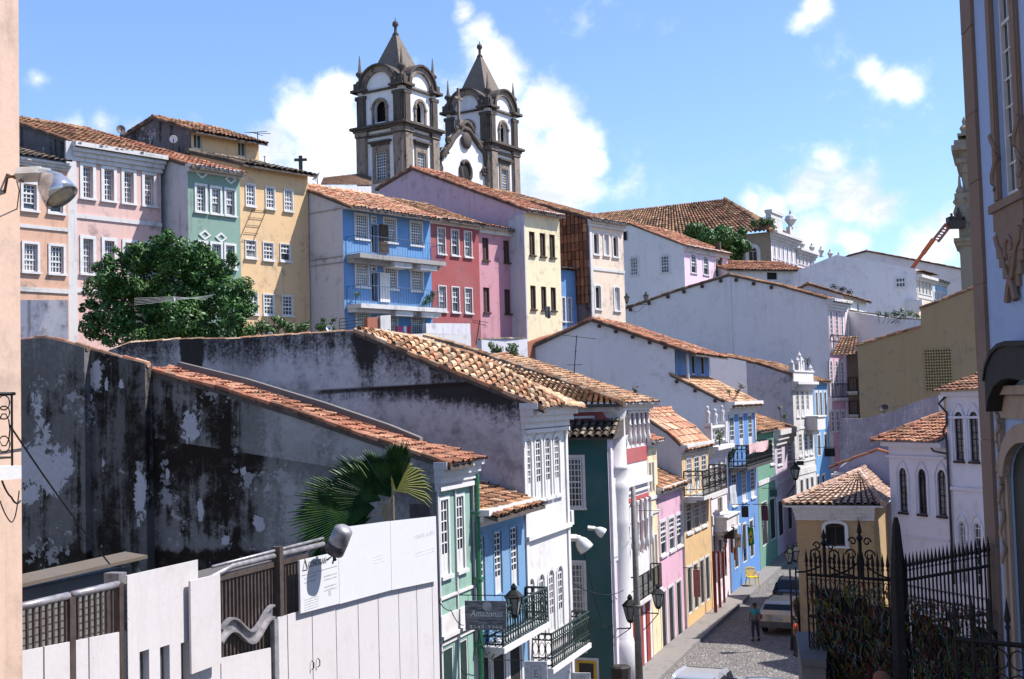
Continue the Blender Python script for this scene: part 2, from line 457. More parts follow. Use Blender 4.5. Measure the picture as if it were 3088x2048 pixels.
    if sill:
        MB().box(F, a-case-.04, b+case+.04, .002, proud+.07, z0-.10, z0-.001).build('sill', casem if case else fm, po)
    return po
def boxes_to_holes(F, bx, off=0.0, avg=True, rise=0):
    out = []
    for (xl, yt, xr, yb) in bx:
        ym = (yt+yb)/2; xm = (xl+xr)/2
        a = F.sz(xl, ym, off)[0]; b = F.sz(xr, ym, off)[0]; z1 = F.sz(xm, yt, off)[1]; z0 = F.sz(xm, yb, off)[1]
        out.append([min(a, b), max(a, b), z0, z1])
    if avg and len(out) > 1:
        z0 = sum(o[2] for o in out)/len(out); z1 = sum(o[3] for o in out)/len(out); w_ = sum(o[1]-o[0] for o in out)/len(out)
        for o in out:
            c = (o[0]+o[1])/2; o[0], o[1], o[2], o[3] = c-w_/2, c+w_/2, z0, z1
    if rise:
        for o in out: o.append(rise*(o[1]-o[0])/2)
    return [tuple(o) for o in out]
def cornice(mb, F, s0, s1, zt, h=.5, proj=.35, steps=3, ret=True):
    for i in range(steps):
        z1 = zt-h*i/steps; z0 = zt-h*(i+1)/steps; p = proj*(1-i/steps)**1.2+.03
        mb.box(F, s0-(p*.25+.01 if ret else 0), s1+(p*.25+.01 if ret else 0), -.02 if not ret else -p*.0-.02, p, z0+(0.0), z1)
def balcony(F, s0, s1, z, parent, proj=.8, slab=.16, hgt=1.0, sm=None, rm=None, step=.12, ends=True, fancy=False, name='balcony', br=.012):
    sb = MB(); sb.box(F, s0, s1, .002, proj, z-slab, z); sb.box(F, s0+.05, s1-.05, .002, proj*.6, z-slab*1.8, z-slab-.002)
    so_ = sb.build(name, sm or OFFW, parent)
    r_ = MB(); e = .05
    def run(a, b):
        a, b = Vector(a), Vector(b); L = (b-a).length; n = max(1, int(L/step)); Z = Vector((0, 0, 1))
        r_.tube([a+Z*hgt, b+Z*hgt], br*2, 4); r_.tube([a+Z*.08, b+Z*.08], br*1.3, 4)
        if fancy: r_.tube([a+Z*hgt*.82, b+Z*hgt*.82], br*1.2, 4); r_.tube([a+Z*hgt*.3, b+Z*hgt*.3], br*1.2, 4)
        for i in range(n+1):
            p = a.lerp(b, i/n); r_.tube([p+Z*.02, p+Z*hgt], br if i % 6 else br*1.7, 4)
            if fancy and i < n:
                q = a.lerp(b, (i+.5)/n); d = (b-a).normalized()
                for zc, rr in ((.91, .085), (.56, .2), (.18, .1)):
                    rr2 = step*.46
                    r_.tube([q+d*math.cos(t)*rr2+Z*(zc*hgt+math.sin(t)*rr*hgt) for t in [k*math.pi/4 for k in range(8)]], br*.8, 3, closed=True)
    run(F.pt(s0+e, proj-e, z), F.pt(s1-e, proj-e, z))
    if ends: run(F.pt(s0+e, .03, z), F.pt(s0+e, proj-e, z)); run(F.pt(s1-e, .03, z), F.pt(s1-e, proj-e, z))
    r_.build('railing', rm or IRON, so_)
    return so_

class House:
    def __init__(s, name, label, F, s1, z0, z1, D=9, group=None, cat='house'):
        s.F = F; s.s1 = s1; s.z0 = z0; s.z1 = z1; s.D = D; s.holes = []; s.wins = []
        s.root = thing(name, label, cat, F.pt(s1/2, -D/2, z0), group)
    def row(s, bx, rise=0, avg=True, **kw):
        hs = boxes_to_holes(s.F, bx, 0, avg, rise); s.holes += hs; s.wins += [(h, kw) for h in hs]; return hs
    def shell(s, fmat, wmat=None, prof=None, rev=.2, facade_top=None, fname='facade'):
        """prof: [(n,z)...] cross profile front to back"""
        F = s.F; D = s.D; prof = prof or [(0, s.z1), (-D, s.z1)]
        fm = MB(); wall_holes(fm, F, 0, s.s1, s.z0, facade_top or prof[0][1], s.holes, rev)
        fo = fm.build(fname, fmat, s.root)
        g_ = MB(); P = [(0, s.z0)]+prof+[(prof[-1][0], s.z0)]
        for a in (0, s.s1): g_.poly([F.pt(a, n, z) for (n, z) in P])
        g_.poly([F.pt(0, prof[-1][0], s.z0), F.pt(s.s1, prof[-1][0], s.z0), F.pt(s.s1, *prof[-1]), F.pt(0, *prof[-1])])
        g_.build('side_wall', wmat or fmat, s.root)
        for h, kw in s.wins: window(F, h, s.root, **kw)
        return s
    def roof(s, prof, tmat, **kw): return roof_profile(s.root, s.F, 0, s.s1, prof, tmat, **kw)
    def add(s, mb, name, mat, smooth=False): return mb.build(name, mat, s.root, smooth)
    def band(s, py_at, h=.14, pr=.06, mat=None, name='band', s0=0, s1=None):
        """horizontal moulding at the height of pixel (x,y)"""
        z = s.F.sz(*py_at)[1]; m_ = MB(); m_.box(s.F, s0, s1 or s.s1, .004, pr, z-h/2, z+h/2)
        return m_.build(name, mat or OFFW, s.root)
    def pilaster(s, a, b, z0=None, z1=None, pr=.07, mat=None):
        m_ = MB(); m_.box(s.F, a, b, .005, pr, z0 or s.z0, z1 or s.z1); return m_.build('pilaster', mat or OFFW, s.root)
    def cornice(s, z=None, h=.5, proj=.35, steps=3, mat=None):
        m_ = MB(); cornice(m_, s.F, 0, s.s1, z or s.z1, h, proj, steps); return m_.build('cornice', mat or OFFW, s.root)
FDK = .35; RECK = .28
# ------------------------------------------------------------------ palette for walls
def P(name, rgb, k=.72, **kw):
    kw['dirt'] = kw.get('dirt', .25)+.2; kw.setdefault('streak', .8); kw.setdefault('fade', .45)
    l_ = lin(rgb, k*1.16); g_ = sum(l_)/3; return plaster(name, tuple(min(.80, v*.80+g_*.20) for v in l_), **kw)
SEAFOAM = P('seafoam_plaster', (150,200,180), .58, dirt=.15)
SKYB = P('light_blue_plaster', (105,165,215), .62, dirt=.15)
WHITEW = plaster('whitewash', (.56, .54, .54), .22, streak=.8)
WHITEB = plaster('whitewash_bright', (.60, .575, .57), .22, streak=.8)
WHITEC = plaster('whitewash_clean', (.68, .66, .67), .20, streak=.8, fade=.3)
TEAL = P('teal_plaster', (32,92,92), .85, dirt=.1)
REDW = P('red_plaster', (200,75,75), .62, dirt=.15)
YELW = P('yellow_plaster', (238,192,120), .66, dirt=.12)
YELP = P('pale_yellow_plaster', (245,220,165), .7, dirt=.12)
PINKW = P('pink_plaster', (235,175,200), .66, dirt=.15)
LILAC = P('lilac_plaster', (215,190,215), .7, dirt=.15)
BLUEW = P('blue_plaster', (70,140,215), .68, dirt=.12)
GREENW = P('green_plaster', (105,172,142), .60, dirt=.15)
def oldwall(name, base, black, thr, patches=(), scale=1.0, fine_=.5, xg=None, zg=None, scar=None):
    """lime wall grown black with mould, with bare pale areas where render came off"""
    m, N, b = newmat(name)
    g = N.node('ShaderNodeNewGeometry').outputs['Position']
    big = N.noise(g, .22*scale, 5, .62, .4); med = N.noise(g, 1.1*scale, 7, .68, .3); fine = N.noise(g, 9*scale, 5, .7)
    st = N.noise(N.mapping(g, (2.4*scale, 2.4*scale, .16*scale)), 1.0, 6, .66)
    v = N.math('ADD', N.math('MULTIPLY', big, .7), N.math('ADD', N.math('MULTIPLY', st, .7), N.math('MULTIPLY', med, .45)))
    v = N.math('ADD', v, N.math('MULTIPLY', fine, .22*fine_*2))
    sp = N.node('ShaderNodeSeparateXYZ'); N.l.new(g, sp.inputs[0])
    if xg: v = N.math('SUBTRACT', v, N.step(N.math('ADD', sp.outputs[0], N.math('MULTIPLY', N.math('SUBTRACT', med, .5), 2.5)), xg[0], xg[1], 0, xg[2]))
    if zg: v = N.math('ADD', v, N.step(sp.outputs[2], zg[0], zg[1], zg[2], 0))
    if scar:
        (x0, z0_), (x1, z1_) = scar; ln = N.math('SUBTRACT', N.math('ADD', N.math('MULTIPLY', N.math('SUBTRACT', sp.outputs[0], x0), (z1_-z0_)/(x1-x0)), z0_), sp.outputs[2])
        v = N.math('ADD', v, N.math('MULTIPLY', N.step(ln, 0, 1.2, .25, 0), N.math('GREATER_THAN', ln, 0)))
    f = N.math('MAXIMUM', N.math('MULTIPLY', N.step(N.math('ADD', v, N.math('MULTIPLY', N.math('SUBTRACT', fine, .5), .5)), thr-.28, thr+.06), .52), N.step(v, thr-.02, thr+.24))
    fb = N.step(N.noise(g, 2.7*scale, 6, .75, .6), .48, .68)
    black = N.mix(fb, black, (.060, .052, .045))
    c = N.mix(N.step(med, .35, .65, 0, .5), base, tuple(q*.6 for q in base))
    c = N.mix(f, c, black)
    tot = None
    for (p, r, asp) in patches:
        d = N.vmath('SUBTRACT', g, tuple(p)); d = N.mapping(d, (1, 1, 1/asp))
        L = N.vmath('LENGTH', d)
        L = N.math('ADD', L, N.math('MULTIPLY', N.math('SUBTRACT', N.noise(g, min(4.5, .75/r+.6), 7, .72, .8), .5), 2.6*r))
        q = N.step(L, r*.96, r*1.02, 1, 0)
        tot = q if tot is None else N.math('MAXIMUM', tot, q)
    if tot is not None:
        pc = N.mix(N.step(fine, .35, .7, 0, .35), (.44, .43, .46), (.26, .25, .26))
        c = N.mix(tot, c, pc)
    # small flakes of missing mould
    fl_ = N.step(N.math('MULTIPLY', N.noise(g, 3.2, 5, .7), N.noise(g, .6, 2)), .345, .36)
    c = N.mix(N.math('MULTIPLY', fl_, .7), c, (.36, .35, .36))
    N.l.new(c, b.inputs['Base Color']); b.inputs['Roughness'].default_value = .95; b.inputs['Specular IOR Level'].default_value = .15
    bp = N.node('ShaderNodeBump'); bp.inputs['Strength'].default_value = .5; bp.inputs['Distance'].default_value = .06
    N.l.new(N.math('ADD', med, N.math('MULTIPLY', fine, .5)), bp.inputs['Height']); N.l.new(bp.outputs[0], b.inputs['Normal'])
    MATS[name] = m; return m

L1 = Fr((-2.0, 32.0), 19.6)
L2 = Fr((6.55, 56.0), math.degrees(math.atan(.385)))
def HF(B, p0, p1, c=0.0):
    a = B.sz(*p0, c)[0]; b = B.sz(*p1, c)[0]
    return B.sub(a, c), b-a
def gprof(F, pts, a=0.0):
    G = F.gable(a); return [G.sz(x, y) for (x, y) in pts]

# ================================================================== seafoam house with the big mouldy party wall
F, s1 = HF(L1, (1316, 1500), (1424, 1500))
AF = F
pr = gprof(F, [(1313, 1388), (1100, 1318), (900, 1248), (650, 1170), (440, 1117)]); pr[0] = (0.0, pr[0][1])
GA = F.gable()
pp = lambda x, y: tuple(GA.hit(x, y))
patA = [(pp(575,1285), .30, 1.35), (pp(447,1445), .13, 6.5), (pp(430,1560), .13, 4.0), (pp(680,1630), .13, 1), (pp(735,1420), .10, 1.2), (pp(505,1430), .07, 2.5), (pp(780,1580), .18, 1.2), (pp(605,1540), .10, 3), (pp(390,1640), .12, 1)]
Xa = lambda x, y: (GA.hit(x, y).x, GA.hit(x, y).z)
OLD_A = oldwall('mouldy_wall', (.35, .335, .325), (.019, .014, .011), .90, patA, xg=(Xa(720,1400)[0], Xa(860,1400)[0], .30), zg=(Xa(600,1700)[1], Xa(600,1640)[1], .4), scar=(Xa(440,1318), Xa(1000,1408)))
h = House('town_house', 'narrow seafoam green house with a long mouldy black party wall and red tile strip', F, s1, 0, pr[0][1], -pr[-1][0])
ztop = pr[0][1]
h.row([(1331,1505,1352,1732), (1377,1498,1399,1722)], kind='french', nx=2, ny=5, case=.10, mw=.04, rec=.16)
h.row([(1337,1952,1370,2120), (1383,1926,1412,2095)], kind='dark', case=.0, sill=False, pane=flat('dark_green_door', (.012,.035,.028), .5))
h.shell(SEAFOAM, OLD_A, pr)
roof_profile(h.root, F, 0, s1*.62, pr, T_RED, ov=.45, ovs=.05, pitch=.2, row=.35)
m_ = MB(); tiles(m_, F.pt(s1*.5, .42, pr[0][1]-.12), F.pt(s1+.1, .42, pr[0][1]-.12), F.pt(s1*.5, -1.2, pr[0][1]+.3), F.pt(s1+.1, -1.2, pr[0][1]+.3), .2, .35); h.add(m_, 'eave_tiles', T_RED)
zc = F.sz(1370, 1405)[1]
h.cornice(z=ztop-.05, h=.75, proj=.32, steps=4, mat=WHITEB)
h.band((1370, 1465), .12, .14, WHITEB); h.band((1370,1790), .07, .05, WHITEB); h.band((1370,1870), .5, .06, WHITEB); h.band((1370,1905), .10, .12, WHITEB); h.band((1370,1925), .08, .05, WHITEB)
for c_ in (.0, .48, 1.0):
    h.pilaster(s1*c_+(-.06 if c_ == 1 else (0 if c_ == 0 else -.03)), s1*c_+(.06 if c_ == 0 else (0 if c_ == 1 else .03)), pr=.05, z1=ztop-.8, mat=WHITEB)
m_ = MB(); m_.tube([F.pt(s1-.05, .16, ztop-.5), F.pt(s1-.05, .16, 0)], .075, 8)
for z in (8.2, 6.4, 4.6): m_.box(F, s1-.16, s1+.06, .01, .25, z, z+.07)
h.add(m_, 'drainpipe', flat('green_pipe', (.035, .16, .09), .35, var=.1))
# concrete parapet along the far side of its roof
m_ = MB(); pf = [(n, z) for n, z in pr]
for i in range(len(pf)-1):
    (n0, z0_), (n1, z1_) = pf[i], pf[i+1]
    if n1 < -11: break
    m_.prism([F.pt(s1*.6, n0-(1.1 if i == 0 else 0), z0_-.3), F.pt(s1*.6, n1, z1_-.3), F.pt(s1*.6, n1, z1_+.28), F.pt(s1*.6, n0-(1.1 if i == 0 else 0), z0_+(.28 if i else .55))], F.t*.22)
h.add(m_, 'parapet', plaster('parapet_cement', (.15,.14,.13), .6))
m_ = MB(); a, z = GA.sz(1238, 1610); b_, z2 = GA.sz(1292, 1520)
m_.box(GA, a, b_, .002, .03, z-1, z2); h.add(m_, 'side_door', flat('weathered_door', (.10, .085, .08), .9))

# yard wall in two runs, taller than the party wall
pw = lambda x, y: tuple(GA.hit(x, y, .3))
patW = [(pw(133,1215), .33, 3.6), (pw(150,1320), .36, 2.4), (pw(110,1400), .70, 1.0), (pw(175,1430), .60, 1.1), (pw(75,1440), .5, 1.6), (pw(210,1400), .42, 1.4), (pw(110,1490), .5, .8), (pw(60,1330), .3, 3)]
patV = [(pw(290,1130), .22, 1.8), (pw(325,1160), .09, 2.5), (pw(368,1160), .09, 1.6), (pw(278,1200), .07, 2), (pw(315,1400), .07, 3), (pw(425,1490), .18, 4)]
OLD_W = oldwall('mouldy_yard_wall', (.27, .26, .255), (.022, .017, .013), .95, patW, zg=(Xa(200,1690)[1], Xa(200,1640)[1], .4))
OLD_V = oldwall('mouldy_yard_wall_dark', (.22, .21, .205), (.018, .014, .011), .88, patV)
def yard(name, label, pts, off, mat, zb=2.0):
    q = [GA.sz(x, y, off) for (x, y) in pts]
    r_ = thing(name, label, 'wall', GA.pt((q[0][0]+q[-1][0])/2, off, zb))
    m_ = MB(); m_.prism([GA.pt(q[0][0], off, zb)]+[GA.pt(a, off, z) for a, z in q]+[GA.pt(q[-1][0], off, zb)], -GA.n*.35)
    m_.build('wall_face', mat, r_)
    c = MB()
    for (a, z), (a2, z2) in zip(q, q[1:]): ridge_tiles(c, GA.pt(a, off-.12, z-.03), GA.pt(a2, off-.12, z2-.03), .10, .33)
    c.build('coping', T_RED, r_)
    return r_
yard('yard_wall', 'tall mouldy wall with a large pale bare patch beside the peach building', [(40,1028),(130,1018),(190,1030),(254,1048)], .6, OLD_W)
yard('yard_wall', 'blackened wall with small drop shaped bare spots, between two old walls', [(255,1050),(330,1070),(437,1096)], .35, OLD_V)

# ================================================================== light blue balcony house
F, s1 = HF(L1, (1428, 1600), (1582, 1600)); BF = F
zt = F.sz(1500, 1517)[1]
h = House('town_house', 'low light blue house with a loose tiled eave and an iron balcony', F, s1, 0, zt, 8)
h.row([(1438,1612,1460,1800), (1491,1604,1513,1792), (1540,1594,1562,1785)], kind='french', nx=2, ny=7, case=.09, rec=.2, casem=SKYB, sill=False, mw=.05)
h.row([(1440,1978,1478,2160), (1487,1952,1525,2135), (1536,1925,1574,2110)], kind='dark', case=.16, sill=False, proud=.07)
pr = [(0, zt), (-4, zt+1.3), (-8, zt)]
h.shell(SKYB, WHITEW, pr)
h.roof(pr, T_OLD, ov=.75, ovs=.0, verge=False, row=.33)
h.cornice(z=zt-.02, h=.5, proj=.5, steps=3, mat=WHITEB)
zb = F.sz(1500, 1920)[1]
balcony(F, .1, s1-.1, zb, h.root, proj=.78, hgt=1.05, fancy=True, rm=GIRON, step=.2, br=.018, sm=WHITEB)

# ================================================================== tall white house with the grey streaked gable
F, s1 = HF(L1, (1580, 1500), (1712, 1500)); CF = F
gp = [(1578,1214), (1480,1168), (1360,1120), (1200,1052), (1073,1000)]
pr = gprof(F, gp); pr[0] = (0.0, pr[0][1])
back = gprof(F, [(1030,1000), (930,1006), (700,1022), (561,1022), (393,1034), (331,1055), (250, 1110)])
GC = F.gable(); qp = lambda x, y: tuple(GC.hit(x, y))
# soot under the verge and along the old roof scars
m, N, b = newmat('streaked_gable'); g = N.node('ShaderNodeNewGeometry').outputs['Position']
big = N.noise(g, .3, 5, .6); med = N.noise(g, 1.5, 7, .68); fine = N.noise(g, 10, 5, .7)
st = N.noise(N.mapping(g, (1.6, 1.6, .10)), 1.0, 7, .7)
sep = N.node('ShaderNodeSeparateXYZ'); N.l.new(g, sep.inputs[0])
def linedist(p, q):
    """height below the straight line p-q on the wall (uses world x as run)"""
    (x0, z0_), (x1, z1_) = p, q; k = (z1_-z0_)/(x1-x0)
    ln = N.math('ADD', N.math('MULTIPLY', N.math('SUBTRACT', sep.outputs[0], x0), k), z0_)
    return N.math('SUBTRACT', ln, sep.outputs[2])
def XZ(x, y): p = GC.hit(x, y); return (p.x, p.z)
topd = N.math('MINIMUM', linedist(XZ(1073,1000), XZ(1590,1215)), linedist(XZ(331,1030), XZ(1073,1000)))
nearTop = N.step(topd, 0, 2.0, .44, -.02)
scar = linedist(XZ(890,1182), XZ(1450,1150)); inx = N.step(sep.outputs[0], XZ(900,0)[0], XZ(960,0)[0])
sc_ = N.math('MULTIPLY', N.math('MULTIPLY', N.step(scar, 0, 1.1, .42, 0), N.math('GREATER_THAN', scar, 0)), inx)
scl = N.math('MULTIPLY', N.step(N.math('ABSOLUTE', N.math('SUBTRACT', scar, .05)), .03, .12, 1, 0), inx)
xc = XZ(1100, 1100)[0]; vl = N.step(N.math('ABSOLUTE', N.math('SUBTRACT', sep.outputs[0], xc)), .05, .55, .34, 0); vl = N.math('MULTIPLY', vl, N.math('LESS_THAN', scar, 0))
xd = XZ(578, 1100)[0]; vl2 = N.math('MULTIPLY', N.step(N.math('ABSOLUTE', N.math('SUBTRACT', sep.outputs[0], xd)), .3, .5, .6, 0), N.step(topd, 0, 1.5, 1, .3))
v = N.math('ADD', N.math('ADD', nearTop, N.math('MAXIMUM', sc_, N.math('MAXIMUM', vl, vl2))), N.math('ADD', N.math('MULTIPLY', st, .75), N.math('MULTIPLY', N.noise(g, 2.2, 8, .75, .5), .45)))
f = N.math('MULTIPLY', N.step(N.math('ADD', v, N.math('MULTIPLY', N.math('SUBTRACT', fine, .5), .6)), .76, 1.12), .96)
c = N.mix(N.step(big, .35, .7), (.56, .52, .52), (.34, .31, .31)); c = N.mix(N.step(med, .42, .72, 0, .6), c, (.12, .105, .11))
sp2 = N.step(N.noise(g, 3.3, 10, .8, .4), .53, .64); sp3 = N.step(N.noise(N.mapping(g, (4.5,4.5,.5)), 1, 7, .75), .55, .72)
c = N.mix(N.math('MULTIPLY', N.math('MAXIMUM', sp2, sp3), N.step(N.noise(g, .45, 4), .38, .62, .08, .5)), c, (.09, .075, .07))
c = N.mix(f, c, (.022, .018, .016)); c = N.mix(N.math('MULTIPLY', scl, .85), c, (.03, .02, .015))
N.l.new(c, b.inputs['Base Color']); b.inputs['Roughness'].default_value = .95; b.inputs['Specular IOR Level'].default_value = .15
bp = N.node('ShaderNodeBump'); bp.inputs['Strength'].default_value = .4; bp.inputs['Distance'].default_value = .05; N.l.new(med, bp.inputs['Height']); N.l.new(bp.outputs[0], b.inputs['Normal'])
STREAKED = m
h = House('town_house', 'tall white house with a huge grey streaked gable wall and barrel tile roof', F, s1, 0, pr[0][1], -back[-1][0])
h.row([(1584,1322,1602,1508), (1615,1320,1632,1504), (1644,1318,1660,1499), (1671,1316,1687,1494)], rise=.5, kind='french', nx=2, ny=6, case=.12, mw=.05, proud=.09)
h.row([(1594,1745,1612,1938), (1626,1730,1642,1920), (1655,1718,1671,1905), (1682,1706,1698,1890)], rise=.8, kind='french', nx=2, ny=5, case=.11, mw=.04, proud=.08, sill=False)
h.shell(WHITEB, STREAKED, pr+back)
zt = pr[0][1]
h.cornice(z=zt-.02, h=.8, proj=.55, steps=4, mat=WHITEB)
h.band((1640,1297), .12, .16, WHITEB); h.band((1640,1607), .14, .14, WHITEB)
h.pilaster(-.02, .22, pr=.06, mat=WHITEB, z1=zt-.8); h.pilaster(s1-.22, s1+.02, pr=.06, mat=WHITEB, z1=zt-.8)
# tiled roof: a strip down the verge, then a slope towards the viewer and one away from it
tm = MB(); un = MB(); P0 = [(.75, pr[0][1]-.22)]+pr[1:]
OF = [(2.0,.10), (2.0,.42), (2.0,.52), (1.5,.36), (.3,.06)]
for k, ((n0, z0_), (n1, z1_)) in enumerate(zip(P0, P0[1:])):
    e0, e1 = F.pt(.0, n0, z0_), F.pt(.0, n1, z1_); r0, r1 = F.pt(OF[k][0], n0, z0_+OF[k][1]), F.pt(OF[k+1][0], n1, z1_+OF[k+1][1])
    tiles(tm, e0, e1, r0, r1, .29, .36, .14, .035)
    tiles(tm, F.pt(s1+.1, n0, z0_-.05), F.pt(s1+.1, n1, z1_), r0, r1, .32, .5)
    ridge_tiles(tm, e0+Vector((0,0,.05)), e1+Vector((0,0,.05)), .10, .38)
    ridge_tiles(tm, r0+Vector((0,0,.03)), r1+Vector((0,0,.03)), .12, .42)
    un.prism([F.pt(-.05, n0, z0_-.02), F.pt(-.05, n1, z1_-.02), F.pt(-.05, n1, z1_-.14), F.pt(-.05, n0, z0_-.14)], F.t*.4)
for (n0, z0_), (n1, z1_) in zip([pr[-1]]+back, back[:-1]):
    ridge_tiles(tm, F.pt(.12, n0, z0_-.03), F.pt(.12, n1, z1_-.03), .09, .30)
P_e = [F.pt(a, .75, zz) for a, zz in ((0, P0[0][1]-.02), (2.0, P0[0][1]+.38), (s1+.1, P0[0][1]-.07))]
ro_ = h.add(tm, 'roof', T_TAN); un.build('roof_underside', MATS['under'], ro_)
zb = F.sz(1650, 1935)[1]
balcony(F, .25, s1-.1, zb-.5, h.root, proj=.72, hgt=1.05, fancy=True, rm=GIRON, step=.2, br=.018, sm=WHITEB)

# ================================================================== dark teal house set across the side lane
Dc = L1.sub(L1.sz(1841, 1650)[0]); F = Dc; s1 = 1.9; w_ = 1.9
zt = F.sz(1842, 1312)[1]
h = House('corner_house', 'narrow dark teal house with big white grid windows, beside a round white column', F, s1, 0, zt, w_+3)
G = F.gable()
def gwin(h, G, bx, rise=0, avg=False, **kw):
    for q in boxes_to_holes(G, bx, 0, avg, rise): window(G, q, h.root, hole=False, **kw)
h.shell(LILAC, TEAL, [(0, zt), (-w_-3, zt)])
gwin(h, G, [(1714,1382,1756,1530)], kind='sash', nx=4, ny=8, case=.13, proud=.05, mw=.045)
gwin(h, G, [(1717,1700,1760,1858)], kind='sash', nx=4, ny=8, case=.13, proud=.05, mw=.045)
m_ = MB(); tiles(m_, G.pt(-w_-3.2, .42, zt-.05), G.pt(.45, .42, zt-.05), G.pt(-w_-3.2, -2.0, zt+.98), G.pt(.15, -2.0, zt+.94), .30, .38, .13, .03)
ro_ = h.add(m_, 'roof', T_DARK)
m_ = MB(); m_.prism([G.pt(-w_-3.2, .42, zt-.07), G.pt(-w_-3.2, -2.0, zt+.93), G.pt(-w_-3.2, -2.0, zt-.02), G.pt(-w_-3.2, .42, zt-.14)], G.t*(w_+3.55)); m_.build('eave_board', MATS['under'], ro_)
m_ = MB(); m_.box(F, .1, .35, .003, .1, 1, zt-.5); m_.box(F, 1.4, 1.6, .003, .1, 1, zt-.5); m_.box(F, .4, 1.3, .003, .05, 5, 8.2); h.add(m_, 'facade_trim', WHITEP)
m_ = MB(); c0, z_ = G.sz(1762, 1790)
for x, y in ((1765,1545), (1780,1850), (1815,1640)):
    pass
sgn = G.sz(1754, 1955)
TXT = []
def text3d(body, parent, F, s_, n_, z_, size, mat, name='lettering', align='CENTER', width=None, shear=0):
    cu = bpy.data.curves.new(name, 'FONT'); cu.body = body; cu.size = size; cu.extrude = .004; cu.align_x = align; cu.shear = shear
    cu.space_line = .9
    ob = bpy.data.objects.new(name, cu); scene.collection.objects.link(ob)
    dg = bpy.context.evaluated_depsgraph_get(); me = bpy.data.meshes.new_from_object(ob.evaluated_get(dg))
    bpy.data.objects.remove(ob); me.name = name; me.materials.clear(); me.materials.append(mat)
    M = Matrix((F.t, Vector((0, 0, 1)), F.n)).transposed().to_4x4(); M.translation = F.pt(s_, n_, z_)
    k = 1.0
    if width:
        ws = max(v.co.x for v in me.vertices)-min(v.co.x for v in me.vertices); k = width/max(ws, .001)
    me.transform(Matrix.Diagonal((k, 1, 1, 1))); me.transform(M)
    off = Vector(parent['_o']); me.transform(Matrix.Translation(-off))
    o = bpy.data.objects.new(name, me); scene.collection.objects.link(o); o.parent = parent; o['_o'] = tuple(off)
    return o
INK = flat('sign_ink', (.03, .035, .05), .6)
BLUEINK = flat('blue_ink', (.04, .09, .25), .6)
r_ = thing('street_name_plate', 'small white street name plate low on the dark teal wall', 'sign', G.pt(sgn[0], .05, sgn[1]))
m_ = MB(); m_.box(G, sgn[0]-.23, sgn[0]+.23, .01, .04, sgn[1]-.17, sgn[1]+.17); pl = m_.build('plate', WHITEP, r_)
text3d('RUA', r_, G, sgn[0], .045, sgn[1]+.02, .14, BLUEINK); text3d('DO CARMO', r_, G, sgn[0], .045, sgn[1]-.11, .1, BLUEINK, width=.38)
a, z2 = G.sz(1740, 1990); b_, z1_ = G.sz(1800, 2046)
r_ = thing('shop_poster', 'yellow framed dark poster in a white frame at the foot of the teal wall', 'poster', G.pt((a+b_)/2, 0, z1_))
m_ = MB(); m_.box(G, a-.1, b_+.1, .005, .05, z1_-.2, z2+.1); m_.build('frame', WHITEP, r_)
m_ = MB(); m_.box(G, a, b_, .051, .07, z1_-.12, z2); m_.build('panel', flat('poster_yellow', (.65, .42, .03), .5), r_)
m_ = MB(); m_.box(G, a+.1, b_-.1, .071, .08, z1_, z2-.1); m_.build('picture', flat('poster_dark', (.03, .03, .04), .4, var=.3, sc=9), r_)

# ================================================================== red house with the round white corner column
F, s1 = HF(L1, (1858, 1600), (1958, 1600)); EF = F
zt = F.sz(1905, 1216)[1]
h = House('corner_house', 'red and white house with a thick round white corner column and slender balusters', F, s1, 0, zt, 9)
G = F.gable()
h.row([(1902,1232,1912,1345), (1916,1232,1926,1345), (1930,1232,1940,1343), (1944,1232,1954,1342)], kind='shutter', case=.05, sill=False, pane=flat('maroon', (.16, .03, .04), .6))
h.row([(1913,1520,1922,1672), (1926,1520,1935,1672), (1939,1520,1948,1672)], kind='shutter', case=.05, sill=False, pane=flat('maroon', (.16, .03, .04), .6))
h.shell(WHITEB, REDW, [(0, zt), (-9, zt)])
m_ = MB()
for ya, yb in ((1390,1347),(1516,1492)): m_.box(F, .95, s1, .003, .03, F.sz(1930,ya)[1], F.sz(1930,yb)[1])
h.add(m_, 'red_panel', REDW); m_ = MB(); z9 = F.sz(1930,1830)[1]
for q_ in (.38, .62, .84): m_ = MB(); m_.box(F, s1*q_-.3, s1*q_+.3, .004, .05, 0, z9); h.add(m_, 'door', flat('door_red', (.30,.045,.04), .6))
cm_ = MB(); rr = .52; cen = F.pt(.48, -.12, 0)
zz = lambda y: F.sz(1880, y)[1]
cm_.lathe(cen, [(rr*1.15, 0), (rr*1.15, zz(1945)), (rr*1.06, zz(1925)), (rr, zz(1920)), (rr*.97, zz(1585)), (rr*1.04, zz(1575)), (rr*1.0, zz(1560)), (rr*1.0, zz(1500)), (rr*1.08, zz(1470)), (rr*1.14, zz(1455)), (rr*1.02, zz(1448)), (rr, zz(1410)), (rr*1.1, zz(1405)), (rr*.95, zz(1400)), (rr*.93, zz(1260)), (rr*1.08, zz(1240)), (rr*1.15, zz(1225))], 20)
h.add(cm_, 'corner_column', WHITEB, True)
co = MB(); cornice(co, F, .1, s1, zt, .42, .5, 3); 
co.box(F, .9, s1, .005, .22, zz(1462)-.12, zz(1462)+.12); co.box(F, .9, s1, .005, .1, zz(1490)-.06, zz(1490)+.06); co.box(F, .9, s1, .005, .16, zz(1810)-.1, zz(1810)+.1)
co.box(G, -3.2, .1, .005, .22, zt-.30, zt); co.box(G, -3.2, -.7, .005, .12, zt-.55, zt-.45)
h.add(co, 'cornice', WHITEB)
